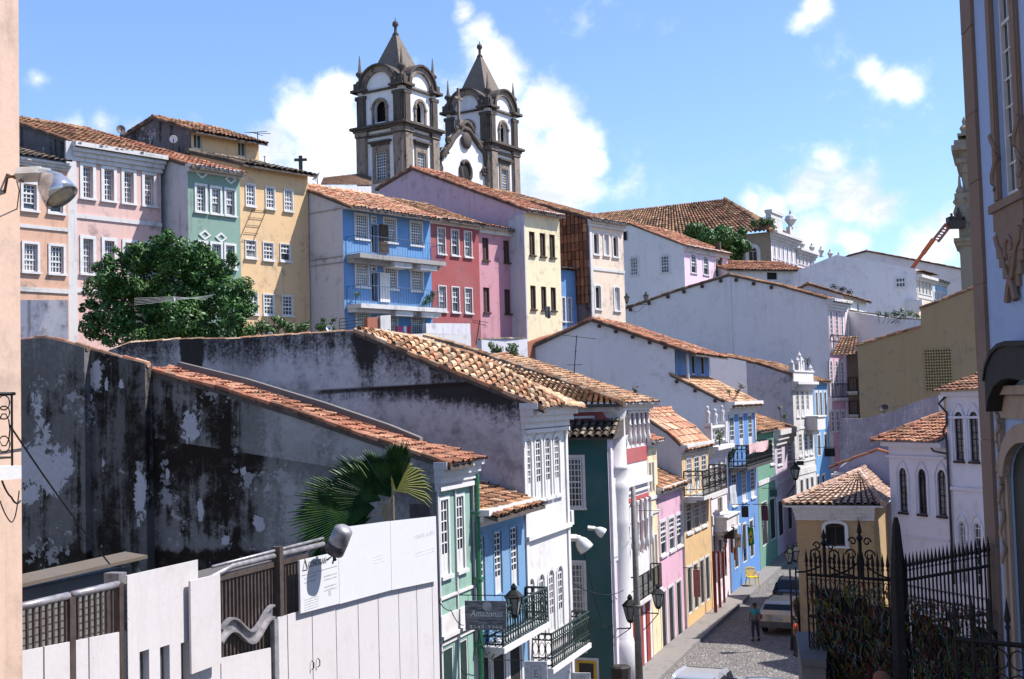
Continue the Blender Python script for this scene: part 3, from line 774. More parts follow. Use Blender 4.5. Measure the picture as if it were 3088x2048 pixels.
for (ya, yb) in ((1236, 1346), (1520, 1680)):
    for i, t_ in enumerate((.0, .2, .4, .6, .8, 1.0)):
        m_ = MB(); sx = 1.35+(s1-1.5)*t_; za, zb_ = zz(ya), zz(yb)
        m_.lathe(F.pt(sx, .13, zb_), [(.02, 0), (.05, .12), (.10, .25), (.10, .35), (.07, .5), (.065, (za-zb_)*.55), (.11, (za-zb_)*.57), (.07, (za-zb_)*.6), (.06, (za-zb_)*.92), (.12, za-zb_)], 8)
        h.add(m_, 'colonnette', WHITEB, True)
zb = F.sz(1930, 1790)[1]
balcony(F, 1.1, s1-.05, zb, h.root, proj=.55, hgt=1.0, rm=IRON, step=.15, br=.015)
# hipped roof whose near slope faces up the street
cor = F.pt(-.45, .55, zt-.02); lft = F.pt(-.45, -11, zt-.02)
r1 = F.hit(1858, 1177, -1.6); 
top = at(1400, 1052, 56.5); top2 = at(1279, 1020, 56.5)
tm = MB(); mid = cor.lerp(top, .45)
far = F.pt(s1+.3, .55, zt-.02)
tiles(tm, lft, cor, top2, cor.lerp(top, .02)+Vector((0,0,.01)), .27, .38, .12, .04)
tiles(tm, cor, far, top.lerp(cor, .15), top+F.t*6, .3, .42)
ridge_tiles(tm, cor+Vector((0,0,.08)), top+Vector((0,0,.08)), .15)
ridge_tiles(tm, top+Vector((0,0,.08)), top2+Vector((0,0,.1)), .15)
ro_ = h.add(tm, 'roof', T_TAN)
un = MB(); un.prism([lft-Vector((0,0,.02)), cor-Vector((0,0,.02)), far-Vector((0,0,.02)), F.pt(s1+.3, -11, zt-.04)], Vector((0,0,-.08))); un.build('roof_underside', MATS['under'], ro_)
# ================================================================== houses further down the left side of the street
def simple(name, label, B, p0, p1, eave, fmat, D=8, rise=1.6, tm=T_RED, rows=(), wmat=None, prof=None, c=0, cor=.4, cp=.3, pitch=.3, row=.42, ov=.35, bands=(), z0=0, ovs=.05, group=None, cmat=None, verge=True, cat='house'):
    F, s1 = HF(B, p0, p1, c)
    if prof:
        pr = gprof(F, prof); pr[0] = (0.0, pr[0][1]); zt = pr[0][1]; D = -pr[-1][0]
    else:
        zt = F.sz(*eave)[1]; pr = [(0, zt), (-D/2, zt+rise), (-D, zt)]
    h = House(name, label, F, s1, z0, zt, D, group, cat)
    for bx, kw in rows: h.row(bx, **kw)
    h.shell(fmat, wmat or WHITEC, pr)
    if tm: h.roof(pr, tm, ov=ov, ovs=ovs, pitch=pitch, row=row, verge=verge)
    if cor: h.cornice(z=zt-.01, h=cor, proj=cp, mat=cmat)
    for (x, y, hh) in bands: h.band((x, y), hh)
    h.pr = pr
    return h
# narrow yellow
h = simple('town_house', 'narrow pale yellow house squeezed between the red column house and a pink one', L1, (1956,1500), (1985,1500), (1970,1322), YELP, D=7, rise=1.2, tm=T_RED,
  rows=[([(1958,1395,1963,1485),(1967,1395,1972,1485)], dict(kind='shutter', case=.04, sill=False)), ([(1958,1620,1963,1720),(1967,1616,1972,1716),(1976,1612,1981,1710)], dict(kind='shutter', case=.04, sill=False))], bands=[(1970,1345,.14),(1970,1500,.14),(1970,1545,.1)])
# pink
F_, _s = HF(L1, (1984,1600), (2060,1600))
h = simple('town_house', 'low pink house with three white sash windows and a tattered old tile roof', L1, (1984,1600), (2060,1600), (2020,1462), PINKW, D=9, tm=T_OLD, wmat=WHITEC,
  prof=[(1984,1470),(1890,1424),(1800,1460)],
  rows=[([(1992,1570,2008,1668),(2018,1563,2033,1660),(2040,1557,2055,1652)], dict(kind='open', nx=2, ny=4, case=.14, mw=.06, open_=.4)), ([(1995,1780,2010,1990),(2018,1770,2033,1960),(2042,1755,2056,1930)], dict(kind='dark', case=.12, sill=False))], bands=[(2020,1478,.12)])
# yellow with top balcony
h = simple('town_house', 'yellow house with an iron balcony across its three top doors', L2, (2062,1560), (2143,1560), (2100,1331), YELW, tm=T_PALE, wmat=WHITEW,
  prof=[(2059,1342),(2010,1300),(1951,1262),(1930,1240),(1860,1290)], pitch=.28,
  rows=[([(2070,1380,2086,1482),(2095,1379,2109,1480),(2117,1378,2130,1478)], dict(kind='french', nx=2, ny=5, case=.10, mw=.05, sill=False)),
        ([(2070,1511,2085,1602),(2094,1510,2109,1596),(2115,1507,2130,1590)], dict(kind='open', nx=3, ny=4, case=.12, mw=.05)),
        ([(2074,1702,2087,1850),(2093,1697,2105,1838),(2112,1692,2124,1826),(2129,1686,2140,1812)], dict(kind='dark', case=.12, sill=False))], bands=[(2100,1350,.16),(2100,1365,.08)])
YF = h.F
balcony(YF, .15, h.s1-.1, YF.sz(2100,1486)[1], h.root, proj=1.0, hgt=1.25, fancy=True, rm=IRON, step=.24, br=.016)
# ornate pink
ROSE = P('rose_white_plaster', (238,215,225), .78, dirt=.3)
h = simple('town_house', 'ornate pale pink house with a balustraded parapet and small figures on top', L2, (2144,1500), (2192,1500), (2168,1341), ROSE, tm=None, D=6, wmat=WHITEC, rise=.2, cor=.6, cp=.5, cmat=WHITEB,
  rows=[([(2148,1395,2157,1490),(2165,1392,2174,1486),(2181,1390,2189,1482)], dict(kind='french', nx=2, ny=4, case=.12, mw=.05, sill=False)),
        ([(2165,1500,2178,1550)], dict(kind='shutter', case=.12, sill=False)),
        ([(2152,1610,2160,1765),(2168,1604,2178,1752),(2181,1598,2190,1742)], dict(kind='shutter', case=.04, sill=False, pane=flat('dark_red_door', (.10, .025, .02), .6)))], bands=[(2168,1375,.1),(2168,1490,.2),(2168,1560,.5)])
F = h.F; m_ = MB(); zt = h.pr[0][1]
m_.box(F, 0, h.s1, -.25, .1, zt+.22, zt+.34); m_.box(F, 0, h.s1, -.25, .1, zt+.95, zt+1.08)
nb = 9
for i in range(nb): m_.lathe(F.pt(.15+(h.s1-.3)*i/(nb-1), -.07, zt+.34), [(.05, 0), (.09, .18), (.04, .42), (.07, .6)], 6)
for a in (0, h.s1-.3): m_.box(F, a, a+.3, -.3, .15, zt+.1, zt+1.25)
h.add(m_, 'balustrade', WHITEB)
for i, a in enumerate((.2, h.s1/2, h.s1-.2)):
    st_ = MB(); z_ = zt+(1.08 if i == 1 else 1.25)
    st_.lathe(F.pt(a, -.07, z_), [(.12, 0), (.14, .1), (.10, .3), (.15, .5), (.14, .62), (.05, .7), (.09, .76), (.09, .86), (.04, .93)], 8); h.add(st_, 'roof_figure', OFFW, True)
# jutting closed balcony
m_ = MB(); zb = F.sz(2170, 1590)[1]; z2 = F.sz(2170, 1555)[1]
m_.box(F, .5, h.s1-.25, .003, .7, zb, z2); m_.box(F, .42, h.s1-.17, .003, .78, z2+.001, z2+.07); m_.box(F, .42, h.s1-.17, .003, .78, zb-.08, zb-.001); m_.box(F, .6, h.s1-.4, .003, .5, zb-.3, zb-.081); m_.box(F, .8, h.s1-.6, .003, .3, zb-.55, zb-.301)
h.add(m_, 'closed_balcony', WHITEB)
# blue house: gable seen from up the street, blue attic box, iron balcony
F, s1 = HF(L2, (2194,1400), (2281,1400)); JF = F
zt = F.sz(2240, 1209)[1]
prJ = gprof(F, [(2190,1206), (2037,1136)])
prJ[0] = (0.0, zt)
Gj = F.gable(); att = [Gj.sz(x, y) for (x, y) in ((2037,1136), (2037,1046), (1783,963), (1590,1052))]
backJ = [(att[0][0]-.001, att[1][1]), (att[2][0], att[2][1]), (att[3][0], att[3][1])]
h = House('town_house', 'bright blue house with white cornice, hanging iron balcony and a blue attic room', F, s1, 0, zt, -backJ[-1][0])
h.row([(2201,1257,2213,1350), (2229,1255,2241,1348), (2256,1253,2268,1346)], kind='french', nx=2, ny=5, case=.13, mw=.05, sill=False)
h.row([(2207,1424,2220,1516), (2238,1420,2250,1512), (2264,1416,2276,1508)], kind='french', nx=2, ny=5, case=.13, mw=.05)
h.row([(2214,1595,2226,1710), (2240,1580,2251,1700), (2262,1570,2272,1685)], kind='dark', case=.12, sill=False)
h.shell(BLUEW, WHITEC, prJ+backJ)
h.roof(prJ, T_TAN, ov=.6, ovs=.1, pitch=.3)
roof_profile(h.root, F, 0, s1, [(att[1][0]+.9, att[1][1]-.35)]+backJ, T_RED, ov=.3, ovs=.25, pitch=.3)
h.cornice(z=zt-.02, h=.75, proj=.55, steps=4, mat=WHITEB); h.band((2240,1238), .18, .12, WHITEB)
h.pilaster(-.02, .3, mat=WHITEB, z1=zt-.7, z0=F.sz(2200,1360)[1]); h.pilaster(s1-.25, s1, mat=WHITEB, z1=zt-.7, z0=F.sz(2200,1360)[1])
# attic front is blue
Fa = F.sub(0, att[0][0]+.03); am = MB(); za = Gj.sz(2037,1136)[1]
hs = boxes_to_holes(Fa, [(2087,1072,2096,1130), (2115,1074,2124,1132)])
wall_holes(am, Fa, .02, s1, za, att[1][1]-.02, hs, .15); h.add(am, 'attic_front', BLUEW)
for q in hs: window(Fa, q, h.root, kind='dark', case=0, sill=False)
m_ = MB(); m_.tube([Fa.pt(.9, .5, za-.2), Fa.pt(.9, .5, att[1][1]-.4)], .09, 6); m_.tube([Fa.pt(.1, .8, att[1][1]-.38), Fa.pt(s1+.2, .8, att[1][1]-.42)], .08, 6); h.add(m_, 'gutter', WHITEP)
balcony(F, .2, s1-.05, F.sz(2240,1398)[1], h.root, proj=1.1, hgt=1.25, fancy=True, rm=IRON, step=.24, br=.02, sm=GREYMETAL)
m_ = MB()
for a in range(9):
    pass
# brackets under the verge
m_ = MB()
for t_ in (.12, .3, .5, .7, .9):
    n_ = att[1][0]+(att[2][0]-att[1][0])*t_; z_ = att[1][1]+(att[2][1]-att[1][1])*t_; h.add(MB().box(F, -.2, .02, n_-.08, n_+.08, z_-.34, z_-.16), 'bracket', BROWNWOOD)
for t_ in (.03, .4, .8):
    n_ = prJ[1][0]*(1-t_); z_ = prJ[1][1]+(prJ[0][1]-prJ[1][1])*t_; h.add(MB().box(F, -.2, .02, n_-.08, n_+.08, z_-.34, z_-.16), 'bracket', BROWNWOOD)
# clothes on the balcony
fb = F.pt(1.2, 1.07, F.sz(2240,1398)[1]+1.28)
def cloth(name, label, F, s0, s1, n, zt, zb, mat, cat='cloth', th=.02, wav=.05, group=None):
    m_ = MB(); k = 12; top = []; bot = []
    for i in range(k+1):
        t_ = i/k; o = wav*math.sin(t_*9+s0*3)
        top.append(F.pt(s0+(s1-s0)*t_, n+o*.3, zt)); bot.append(F.pt(s0+(s1-s0)*t_, n+o, zb+.04*math.sin(t_*7)))
    vs = top+bot+[p-F.n*th for p in top]+[p-F.n*th for p in bot]; q = k+1; fs = []
    for i in range(k):
        fs += [(i, i+1, q+i+1, q+i), (2*q+i, 3*q+i, 3*q+i+1, 2*q+i+1), (i, 2*q+i, 2*q+i+1, i+1), (q+i, q+i+1, 3*q+i+1, 3*q+i)]
    m_.add(vs, fs)
    o = m_.build(name, mat, None); tag(o, label, cat, group); return o
cloth('blanket', 'pale pink blanket airing over the hanging balcony of the blue house', F, .8, s1-1.6, 1.10, F.sz(2240,1398)[1]+1.30, F.sz(2240,1398)[1]+.72, flat('pink_cloth', (.66, .42, .42), .9))
# green house
h = simple('town_house', 'green shopfront house under an old tiled eave beside the bright blue one', L2, (2284,1420), (2337,1420), (2310,1291), GREENW, D=8, rise=1.4, tm=T_OLD, wmat=WHITEC,
  rows=[([(2322,1344,2333,1400)], dict(kind='sash', nx=2, ny=4, case=.12, mw=.07)), ([(2295,1510,2316,1648),(2325,1505,2336,1628)], dict(kind='dark', case=.05, sill=False))], bands=[(2310,1450,.3)], cor=.15)
# pale pink house
h = simple('town_house', 'pale lilac pink house with two white windows between green house and ornate white one', L2, (2338,1400), (2393,1400), (2365,1291), LILAC, D=8, rise=1.4, tm=T_OLD, wmat=WHITEC, cor=1.1, cp=.45,
  rows=[([(2344,1342,2357,1398),(2374,1338,2387,1395)], dict(kind='open', nx=2, ny=3, case=.12, mw=.07, open_=.4)), ([(2349,1505,2361,1615),(2375,1497,2390,1602)], dict(kind='dark', case=.12, sill=False))], bands=[(2365,1448,.2)])
# ornate white
LM = Fr(at(2394, 1300, 96.6)[:2], 27)
h = simple('town_house', 'ornate white house with crested parapet and a small closed balcony', LM, (2395,1300), (2455,1300), (2425,1160), OFFW, tm=T_OLD, wmat=plaster('gable_grey', (.50,.48,.52), .55, streak=.9), D=12,
  prof=[(2393,1150),(2387,1128),(2280,1094),(2141,1068),(2000,1100)], cor=.7, cp=.5, ov=-.3, cmat=WHITEB,
  rows=[([(2402,1180,2409,1258),(2417,1178,2424,1256),(2432,1177,2439,1254)], dict(kind='french', nx=2, ny=4, case=.16, mw=.06)),
        ([(2410,1310,2418,1375),(2427,1308,2435,1372),(2442,1306,2450,1370)], dict(kind='french', nx=2, ny=4, case=.16, mw=.06)),
        ([(2414,1445,2422,1500),(2431,1443,2439,1495),(2446,1440,2453,1490)], dict(kind='dark', case=.12))], bands=[(2425,1290,.16),(2425,1420,.5),(2425,1390,.12)])
F = h.F; zt = h.pr[0][1]; m_ = MB()
m_.box(F, 0, h.s1, -.3, .12, zt, zt+.75); m_.box(F, -.05, h.s1+.1, -.35, .2, zt+.751, zt+.9)
for a, hh in ((.1, 1.7), (1.9, 2.0), (2.6, 2.5), (3.4, 2.0), (h.s1-.4, 1.3)):
    m_.box(F, a, a+.35, -.25, .1, zt+.9, zt+hh*.8); m_.lathe(F.pt(a+.17, -.07, zt+hh*.8), [(.14, 0), (.2, .12), (.08, .3), (.03, .42)], 8)
m_.box(F, 1.9, 3.7, -.2, .05, zt+.9, zt+1.4)
h.add(m_, 'crested_parapet', WHITEB)
m_ = MB(); zb = F.sz(2440,1296)[1]; z2 = F.sz(2440,1258)[1]
m_.box(F, h.s1*.55, h.s1-.1, .003, 1.0, zb, z2); m_.box(F, h.s1*.55-.1, h.s1, .003, 1.1, z2+.001, z2+.12); m_.box(F, h.s1*.62, h.s1-.4, .003, .5, zb-.4, zb-.001); h.add(m_, 'closed_balcony', WHITEB)
# blue beyond it
LN = Fr(at(2456, 1300, 102.8)[:2], 28)
h = simple('town_house', 'sky blue house with tall white cased windows beside the gothic pink house', LN, (2457,1300), (2500,1300), (2480,1148), P('sky_blue_plaster', (90,165,225), .7, dirt=.1), D=8, rise=1.2, tm=T_OLD, wmat=WHITEC, cor=.2,
  rows=[([(2460,1185,2466,1258),(2473,1184,2479,1257),(2486,1183,2492,1256)], dict(kind='shutter', case=.2, sill=False, pane=DARK)),
        ([(2466,1312,2474,1375),(2486,1310,2494,1372)], dict(kind='shutter', case=.2, sill=False, pane=DARK)),
        ([(2464,1435,2471,1480),(2480,1433,2487,1478)], dict(kind='dark', case=.16, sill=False))])
# gothic pink house and its vast white gable
PL = Fr(at(2500, 1000, 109)[:2], 34)
F = PL; s1 = F.sz(2553, 1050)[0]; zt = F.sz(2525, 905)[1]
pr = gprof(F, [(2497,893), (2350,860), (2199,829), (2040,876), (1879,932)]); pr[0] = (0.0, zt)
h = House('town_house', 'tall pink house with pointed white gothic windows and a vast white gable wall', F, s1, 0, zt, -pr[-1][0])
for y0, y1 in ((937,1050), (1088,1195)):
    h.row([(2504,y0,2511,y1), (2521,y0+1,2528,y1), (2538,y0+2,2545,y1)], rise=1.6, kind='french', nx=2, ny=5, case=.2, mw=.07, sill=False)
h.row([(2508,1240,2515,1300), (2523,1240,2530,1300), (2540,1241,2547,1300)], kind='sash', nx=2, ny=4, case=.18, mw=.07)
h.shell(P('gothic_pink', (230,160,185), .68, dirt=.12), WHITEC, pr)
h.roof(pr, T_OLD, ov=.7, ovs=.15, pitch=.35, row=.5)
h.cornice(z=zt-.02, h=1.0, proj=.7, steps=4); h.band((2525,1060), .35); h.band((2525,1205), .3)
for y in (1054, 1200): balcony(F, .2, s1-.1, F.sz(2525, y)[1], h.root, proj=.35, hgt=1.25, rm=IRON, step=.28, br=.02)
m_ = MB()
m_.box(F.gable(), pr[2][0]-.1, pr[2][0]+.1, -.02, .10, 0, pr[2][1]-.3); h.add(m_, 'wall_pier', WHITEC)
m_ = MB()
for i in range(1, len(pr)-1):
    for t_ in (.15, .5, .85):
        n_ = pr[i][0]+(pr[i+1][0]-pr[i][0])*t_; z_ = pr[i][1]+(pr[i+1][1]-pr[i][1])*t_; h.add(MB().box(F, -.25, .02, n_-.12, n_+.12, z_-.5, z_-.2), 'bracket', BROWNWOOD)
FDK = 1.0; RECK = 1.0
# ================================================================== row of houses on the hill behind
BK = Fr((-22.0, 55.0), 39.6)
HZ = 12.5
PEACH2 = P('peach_plaster', (236,178,142), .66, dirt=.35, streak=.7)
PEACH3 = P('rose_peach_plaster', (238,190,178), .66, dirt=.35, streak=.7)
SAGE = P('sage_green_plaster', (145,184,164), .56, dirt=.35)
OCHRE = P('ochre_plaster', (240,196,135), .68, dirt=.3, streak=.7)
BLUEF = P('azure_plaster', (85,155,220), .66, dirt=.12)
BRICKRED = P('brick_red_plaster', (188,78,78), .6, dirt=.3)
PINK2 = P('dusty_pink_plaster', (225,150,165), .62, dirt=.3)
CREAM = P('cream_plaster', (246,228,180), .7, dirt=.25)
BEIGE = P('beige_plaster', (240,212,185), .7, dirt=.35)
LILACG = plaster('lilac_gable', (.52,.39,.45), .5, streak=.9, dcol=(.13,.10,.11))
SIDEW = plaster('weathered_white_side', (.50,.49,.52), .55, streak=.9)
DARKG = oldwall('dark_gable', (.24,.22,.23), (.03,.026,.025), .92)
sash = dict(kind='sash', nx=4, ny=6, case=.13, mw=.05)
DIAMY = 0
# peach house at far left
h = simple('hill_house', 'peach house with four small sashes, partly behind the peach building edge', BK, (30,700), (206,700), (140,486), PEACH2, c=.2, z0=HZ, tm=None, D=6, rise=.1, wmat=PEACH2, cor=.35, cp=.25,
  rows=[([(70,552,109,634), (150,570,189,642)], dict(kind='open', nx=3, ny=4, case=.12, mw=.06, open_=.3)), ([(73,733,112,818), (152,746,191,826)], dict(kind='sash', nx=4, ny=5, case=.12, mw=.06)), ([(0,700,40,780),(0,560,40,640)], sash)], bands=[(120,686,.16), (120,875,.2)])
F = h.F; m_ = MB(); zt = h.pr[0][1]
tiles(m_, F.pt(-.2, .35, zt+.02), F.pt(h.s1, .35, zt+.02), F.pt(-.2, -6, zt+1.9), F.pt(h.s1, -6, zt+1.9), .3, .42); h.add(m_, 'roof', T_DARK)
# rose peach house
F, s1 = HF(BK, (222,700), (487,700)); zt = F.sz(350,450)[1]
pr = gprof(F, [(497,474),(252,392)], s1); pr[0] = (0, zt); pr[1] = (pr[1][0], pr[1][1]); D2 = -pr[1][0]; pr.append((-2*D2, zt))
h = House('hill_house', 'rose peach house with four big sashes and a white pilaster above the round tree', F, s1, HZ, zt, 2*D2)
h.row([(352-103+0,503,280,596), (313,511,343,606), (374,520,402,613), (437,528,462,620)], kind='sash', nx=4, ny=6, case=.16, mw=.05, rec=.2)
h.row([(249,722,281,822), (314,727,345,830), (378,732,404,835), (440,738,466,840)], kind='sash', nx=4, ny=6, case=.16, mw=.05, rec=.2)
h.shell(PEACH3, DARKG, pr)
h.roof(pr, T_OLD, ov=.45, ovs=.1)
h.cornice(z=zt-.02, h=.85, proj=.45, steps=4); h.band((350,496), .12); h.band((350,664), .2); h.band((300,880), .2)
h.pilaster(-.42, .10, pr=.12)
# sage green house with white side wall
F, s1 = HF(BK, (568,700), (725,700), 1.4*1.3); zt = F.sz(650,508)[1]
pr = gprof(F, [(732,514),(540,437),(266,392)], s1); pr = [(0, zt), (pr[2][0], pr[2][1])]; pr.append((pr[1][0]*1.3, zt+1))
h = House('hill_house', 'sage green house with three white sashes, diamond vents and a bare white side wall', F, s1, HZ, zt, -pr[-1][0])
hr = [(592,561,618,638), (638,568,663,644), (681,575,706,650)]
h.row(hr[:1], kind='sash', nx=3, ny=6, case=.12, mw=.06); h.row(hr[1:], kind='open', nx=3, ny=3, case=.12, mw=.06)
h.row([(592,730,622,800), (640,738,664,806), (681,742,706,812)], kind='sash', nx=3, ny=6, case=.12, mw=.06)
h.shell(SAGE, SIDEW, pr); h.roof(pr, T_RED, ov=.5, ovs=.1); h.cornice(z=zt-.02, h=.34, proj=.4, steps=2)
for i, (x, y) in enumerate(((607,524), (694,541), (617,709), (666,717))):
    c_, z_ = F.sz(x, y); m_ = MB(); 
    for a, q in (((-.36,0),(0,.26)), ((0,.26),(.36,0)), ((.36,0),(0,-.26)), ((0,-.26),(-.36,0))):
        m_.prism([F.pt(c_+a[0], .003, z_+a[1]), F.pt(c_+q[0], .003, z_+q[1]), F.pt(c_+q[0]*.62, .003, z_+q[1]*.62), F.pt(c_+a[0]*.62, .003, z_+a[1]*.62)], F.n*.05)
    v_ = h.add(m_, 'vent', WHITEP)
# attic storey behind it
F, s1 = HF(BK, (577,440), (781,480), -4.5); zt = F.sz(680,408)[1]
pr = gprof(F, [(575,398),(465,354),(378,408)]); pr[0] = (0, zt)
h = House('hill_house', 'small ochre attic building with dark side wall on the skyline behind the roofs', F, s1, HZ, zt, -pr[-1][0])
h.row([(584,405,610,450), (718,428,742,472)], kind='shutter', case=0, sill=False, pane=flat('green_shutter', (.05,.08,.045), .7))
h.shell(OCHRE, DARKG, pr); h.roof(pr, T_OLD, ov=.7, ovs=.15)
# ochre yellow house
F, s1 = HF(BK, (725,700), (931,700)); zt = F.sz(830,508)[1]
pr = [(0, zt), (-4.2, zt+1.2), (-9, zt)]
h = House('hill_house', 'tall ochre yellow house with nine small sashes casting hardly any relief, half shaded', F, s1, HZ, zt, 9)
h.root['label'] = 'tall ochre yellow house with nine small sash windows and a diagonal shadow'
h.row([(741,559,768,622), (802,565,826,629), (858,572,880,634)], kind='sash', nx=3, ny=5, case=.06, mw=.06, rec=.06)
h.row([(741,729,771,778), (858-13,735,875,787)], kind='open', nx=3, ny=2, case=.05, mw=.06, rec=.06, open_=.5); h.row([(794,733,823,784)], kind='sash', nx=3, ny=4, case=.05, mw=.06, rec=.06)
h.row([(745,886,775,946), (795,890,826,950), (852,893,881,952)], kind='sash', nx=3, ny=5, case=.06, mw=.06, rec=.06)
h.shell(OCHRE, OCHRE, pr, rev=.12); h.roof(pr, T_DARK, ov=.55, ovs=.2, pitch=.35)
m_ = MB(); cx_, cz_ = F.sz(800,638)
for i in range(5): m_.tube([F.pt(cx_-1.2*i/5*.8, .05, cz_-i*.42), F.pt(cx_-1.2*i/5*.8-.9, .05, cz_-i*.42-.02)], .015, 3)
m_.tube([F.pt(cx_, .05, cz_), F.pt(cx_-1.1, .05, cz_-2.1)], .015, 3); m_.tube([F.pt(cx_-.9, .05, cz_), F.pt(cx_-2.0, .05, cz_-2.1)], .015, 3)
m_.tube([F.pt(cx_-.9, .02, cz_), F.pt(cx_-.9, .06, cz_)], .02, 3)
h.add(m_, 'clothes_rack', IRON)
# azure house with concrete balconies
F, s1 = HF(BK, (1035,750), (1299,750), 2.7); BFz = F; zt = F.sz(1150,640)[1]
pr = gprof(F, [(1031,608),(931,574)]); 
pr = [(0, F.sz(1035,612)[1]), (pr[1][0], F.gable().sz(931,572)[1])]; D_ = -pr[1][0]
pr = [(0, pr[0][1]), (-D_-1.4, pr[1][1]+.55), (-D_*2-3, pr[0][1])]
h = House('hill_house', 'azure blue house with white grid windows, concrete balconies and white side wall', F, s1, HZ, pr[0][1], -pr[-1][0])
grid = dict(kind='sash', nx=6, ny=8, case=.08, mw=.05, rec=.08)
for rr_ in ([(1071,648,1108,720), (1158,660,1192,731), (1237,670,1272,740)], [(1072,792,1110,864), (1160,800,1195,871), (1239,807,1274,878)], [(1075,945,1112,1005), (1162,946,1196,1005), (1240,953,1276,1010)]):
    h.row(rr_, **grid)
h.row([(1119,653,1132,673), (1119,795,1132,818)], avg=False, kind='sash', nx=2, ny=2, case=.05, mw=.05, rec=.08, sill=False)
h.row([(1119,677,1139,762)], kind='dark', case=.02, sill=False, rec=.3); h.row([(1119,822,1139,908)], kind='dark', case=.02, sill=False, rec=.3)
h.shell(BLUEF, SIDEW, pr); h.roof(pr, T_PALE, ov=.9, ovs=.15)
a, z_ = F.sz(1138,720); m_ = MB(); m_.box(F, a+.05, a+.8, .05, .1, F.sz(1150,764)[1], F.sz(1145,680)[1])
for i in range(5): m_.box(F, a+.15, a+.7, .1, .12, F.sz(1150,764)[1]+.15+i*.32, F.sz(1150,764)[1]+.35+i*.32)
h.add(m_, 'brown_door', BROWNWOOD)
m_ = MB(); m_.box(F, a+.05, a+.8, .05, .1, F.sz(1150,911)[1], F.sz(1145,822)[1]); h.add(m_, 'white_door', WHITEP)
for y in (777, 922):
    z_ = F.sz(1160, y+4)[1]; bo = balcony(F, .15, s1+.05, z_, h.root, proj=1.15, slab=.24, hgt=1.0, rm=flat('blue_rail', (.05,.09,.16), .5), step=.2, br=.008, sm=CONC if y == 777 else OFFW)
    m_ = MB()
    for t_ in (.42, .72): m_.box(F, s1*t_, s1*t_+1.4, .01, 1.0, z_-.55, z_-.262)
    m_.build('bracket', OFFW, bo)
m_ = MB(); 
for y in (628, 772, 790): 
    z_ = F.sz(1035,y)[1]; m_.box(F.gable(), -D_+.1, .02, .003, .05, z_-.03, z_+.03)
h.add(m_, 'side_ledge', CONC)
m_ = MB(); m_.box(F, 0, s1, .01, .75, zt-.12+.0, zt+.02); h.add(m_, 'eave_soffit', OFFW)
# brick red
F, s1 = HF(BK, (1299,750), (1444,750), .9); zt = F.sz(1370,662)[1]
h = House('hill_house', 'brick red house with six narrow white sashes beside the azure house', F, s1, HZ, zt, 9); pr = [(0, zt), (-4.5, zt+1.7), (-9, zt)]
h.row([(1320,690,1341,765), (1361,694,1382,770), (1400,698,1421,775)], kind='open', nx=3, ny=3, case=.06, mw=.06, open_=.42)
h.row([(1323,864,1344,938), (1363,867,1384,941), (1402,870,1423,945)], kind='open', nx=3, ny=3, case=.06, mw=.06, open_=.42)
h.shell(BRICKRED, SIDEW, pr); h.roof(pr, T_OLD, ov=.55, ovs=.1); h.cornice(z=zt-.02, h=.35, proj=.35, steps=2); h.band((1370,680), .14)
# dusty pink
F, s1 = HF(BK, (1444,750), (1556,750), .7); zt = F.sz(1500,686)[1]
h = House('hill_house', 'dusty pink house with four dark shuttered windows next to the brick red one', F, s1, HZ, zt, 9); pr = [(0, zt), (-4.5, zt+1.2), (-9, zt)]
dk_ = dict(kind='shutter', case=0, sill=True, pane=flat('maroon_shutter', (.10,.045,.05), .7), fm=BROWNWOOD)
h.row([(1455,717,1473,784), (1518,726,1537,793)], **dk_); h.row([(1458,867,1476,942), (1521,873,1540,946)], **dk_)
h.shell(PINK2, SIDEW, pr); h.roof(pr, T_RED, ov=.5, ovs=.05); h.cornice(z=zt-.02, h=.5, proj=.35, steps=2); h.band((1500,708), .12)
# cream with lilac gable
F, s1 = HF(BK, (1584,750), (1689,750), 1.9); zt = F.sz(1635,638)[1]
pr = gprof(F, [(1579,628),(1243,507),(1143,566)]); pr[0] = (0, zt)
h = House('hill_house', 'cream house with six brown shuttered windows and a long streaked lilac gable', F, s1, HZ, zt, -pr[-1][0])
ck = dict(kind='shutter', case=0, sill=True, fm=BROWNWOOD, pane=flat('brown_shutter', (.055,.035,.028), .7))
h.row([(1596,699,1613,769), (1628,703,1645,773), (1657,708,1674,778)], **ck); h.row([(1600,861,1616,932), (1632,865,1648,935), (1661,867,1677,938)], **ck)
h.shell(CREAM, LILACG, pr); h.roof(pr, T_RED, ov=.5, ovs=.15); h.cornice(z=zt-.02, h=.3, proj=.4, steps=2)
m_ = MB(); m_.box(F.gable(), -1.3, .05, .02, .14, HZ, zt-.4); h.add(m_, 'corner_pier', SIDEW)
# beige with tile hung side wall
F, s1 = HF(BK, (1777,750), (1880,750), .6+1.6); zt = F.sz(1830,664)[1]
pr = gprof(F, [(1892,672),(1700,610),(1555,587)], s1); pr = [(0, zt), (pr[2][0], pr[2][1])]; pr.append((pr[1][0]*1.2, zt+1))
h = House('hill_house', 'beige house with peeling paint, latticed window and brown tile-hung side wall', F, s1, HZ, zt, -pr[-1][0])
h.row([(1790,703,1804,767), (1848,712,1863,775)], kind='dark', case=.12, rise=.3); h.row([(1821,708,1835,770)], kind='lattice', case=.12, rise=.3, pane=WHITEP)
h.row([(1795,862,1811,932)], kind='dark', case=.12, rise=.3); h.row([(1853,867,1868,937)], kind='lattice', case=.12, rise=.3)
h.shell(BEIGE, DARKG, pr); h.roof(pr, T_OLD, ov=.5, ovs=.2); h.cornice(z=zt-.02, h=.6, proj=.4, steps=3); h.band((1830,815), .2)
m_ = MB(); m_.box(F, 0, .3, .005, .08, HZ, zt-.6); h.add(m_, 'pilaster', OFFW)
